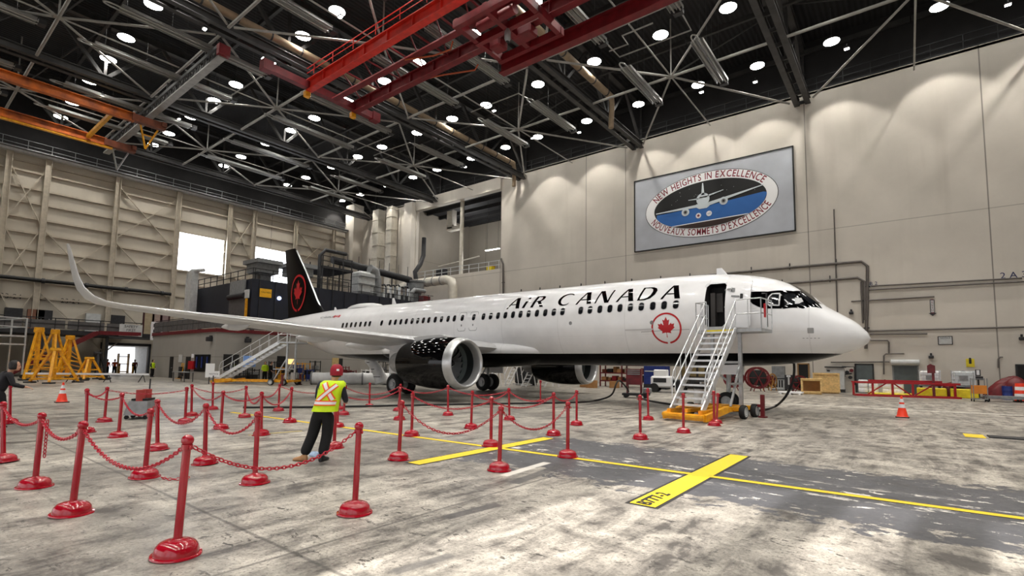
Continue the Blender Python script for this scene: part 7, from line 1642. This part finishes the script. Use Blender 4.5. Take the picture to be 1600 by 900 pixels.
# ---- yellow tripod jacks
def jack(lb, p, h_, r, rz, M=m_yel):
    t = thing('tripod_jack', lb, 'jack', p, rz, 'yellow tripod jacks')
    MB().cyl((0, 0, .25), (0, 0, h_*.98), .16, n=14).build('ram_cylinder', M, t, 40, local=True); MB().lathe([(.3, h_*.9), (.34, h_*.93), (.3, h_), (0, h_)], 14).build('head_collar', M, t, 40, local=True)
    for k in range(3):
        a = 2*PI*k/3; f = V3(r*math.cos(a), r*math.sin(a), .1); b = MB(); b.bar(f, (0.2*math.cos(a), .2*math.sin(a), h_*.93), .15); b.build('leg', M, t, local=True); MB().box((f.x, f.y, .05), (.5, .5, .1)).build('foot_pad', m_dark, t, local=True)
        a2 = 2*PI*(k+1)/3; g = V3(r*math.cos(a2), r*math.sin(a2), .1)
        for fz_ in (.05, .4): MB().bar(f.lerp(V3(0, 0, h_*.93), fz_)+V3(0, 0, .1), g.lerp(V3(0, 0, h_*.93), fz_)+V3(0, 0, .1), .09).build('tie_bar', M, t, local=True)
        MB().bar((0, 0, .4), f+V3(0, 0, .1), .1).build('radial_bar', M, t, local=True)
        if h_ > 3: b = MB(); [b.bar(f.lerp(V3(0, 0, h_*.93), .08+.1*i), V3(0, 0, .5+.4*i), .05) for i in range(6)]; b.build('lattice', M, t, local=True)
for (u, v, h_, r, rz, lb) in ((54, 594, 4.2, 1.25, .4, 'tall yellow tripod jack at the left end of the group'), (80, 591, 4.3, 1.5, 1., 'tall yellow tripod jack behind the others, darkest'), (82, 598.5, 2.5, 1.5, .75, 'low broad yellow tripod jack in front of the tall ones'), (104, 593, 3.7, 1.2, .2, 'tall yellow tripod jack right of the low broad one'), (137, 594, 1.9, 1.1, .6, 'smallest yellow tripod jack standing apart at the right')):
    jack(lb, F(u, v), h_, r, rz)
jack('black tripod jack behind the smallest yellow one', F(150, 592), 2.4, .9, .9, m_dark)
# white barrier beam on trestles
A_, B_ = pt(40, 583.5, z=.62), pt(233, 585, z=.62)
t = thing('barrier_beam', 'long white barrier beam on low legs in front of the tripod jacks', 'barrier', ((A_+B_)/2).to_2d().to_3d()); MB().bar(A_, B_, .08, .14).build('beam', m_swh, t)
for f_ in (.08, .36, .42, .66, .95): q = A_.lerp(B_, f_); b = MB(); b.bar((q.x, q.y-.15, 0), (q.x, q.y, .6), .05); b.bar((q.x, q.y+.3, 0), (q.x, q.y, .6), .05); b.build('leg', m_dark, t)
# silver work stand at the far left
p = F(-12, 590.5); t = thing('work_stand', 'silver wheeled work stand with guard rails at the far left', 'work stand', p, .3)
b = MB()
for z in (2.9, 3.6): b.box((0, 0, z), (4.6, 2., .12))
b.build('platform', m_alu, t, local=True); b = MB()
for x in (-2.2, 0, 2.2):
    for y in (-.95, .95): b.bar((x, y, .1), (x, y, 5.2), .1)
for z in (4.4, 5.15):
    for y in (-.95, .95): b.bar((-2.2, y, z), (2.2, y, z), .08)
    for x in (-2.2, 2.2): b.bar((x, -.95, z), (x, .95, z), .08)
for x in (-2.2, 0): b.bar((x, .95, .4), (x+2.2, .95, 2.8), .08); b.bar((x+2.2, .95, 1.4), (x, .95, 1.4), .08)
b.build('frame', m_alu, t, local=True)
for x in (-2.2, 2.2):
    for y in (-.95, .95): MB().cyl((x-.06, y, .16), (x+.06, y, .16), .16, n=12).build('castor', m_black, t, 40, local=True)
# ---- beyond the far doorway
t = thing('parcel_rack', 'beige shelf unit standing in the bright far doorway', 'shelf', (73.6, 3.6, 0)); 
for z in (.3, 1.2, 2.1): MB().box((73.6, 3.6, z), (.7, 1.1, .08)).build('shelf', m_wood, t)
for y in (3.1, 4.1): MB().box((73.6, y, 1.25), (.6, .08, 2.4)).build('side_panel', m_wood, t)
for y in (4.35, 3.05): t = thing('bollard', 'thin yellow bollard in the far doorway, %s one' % ('left' if y > 4 else 'right'), 'bollard', (71.9, y, 0)); MB().cyl((71.9, y, 0), (71.9, y, 1.3), .08, n=12).build('post', m_yel, t, 40); MB().cyl((71.9, y, 1.0), (71.9, y, 1.15), .085, n=12).build('band', m_black, t, 40)
b = MB(); b.span((71.3, DY0-.6, DZ), (78, DY1+.6, DZ+.2)); struct(b, 'ceiling_porch', m_lgrey)
b = MB(); b.span((71.3, DY0-.9, 0), (78, DY0-.6, DZ+.2)); b.span((71.3, DY1+.6, 0), (78, DY1+.9, DZ+.2)); struct(b, 'wall_porch', m_lgrey)
b = MB(); b.span((70.7, DY0-.2, 0), (71, DY0, DZ+.2)); b.span((70.7, DY1, 0), (71, DY1+.2, DZ+.2)); b.span((70.7, DY0-.2, DZ), (71, DY1+.2, DZ+.3)); struct(b, 'door_frame_far', m_dark)
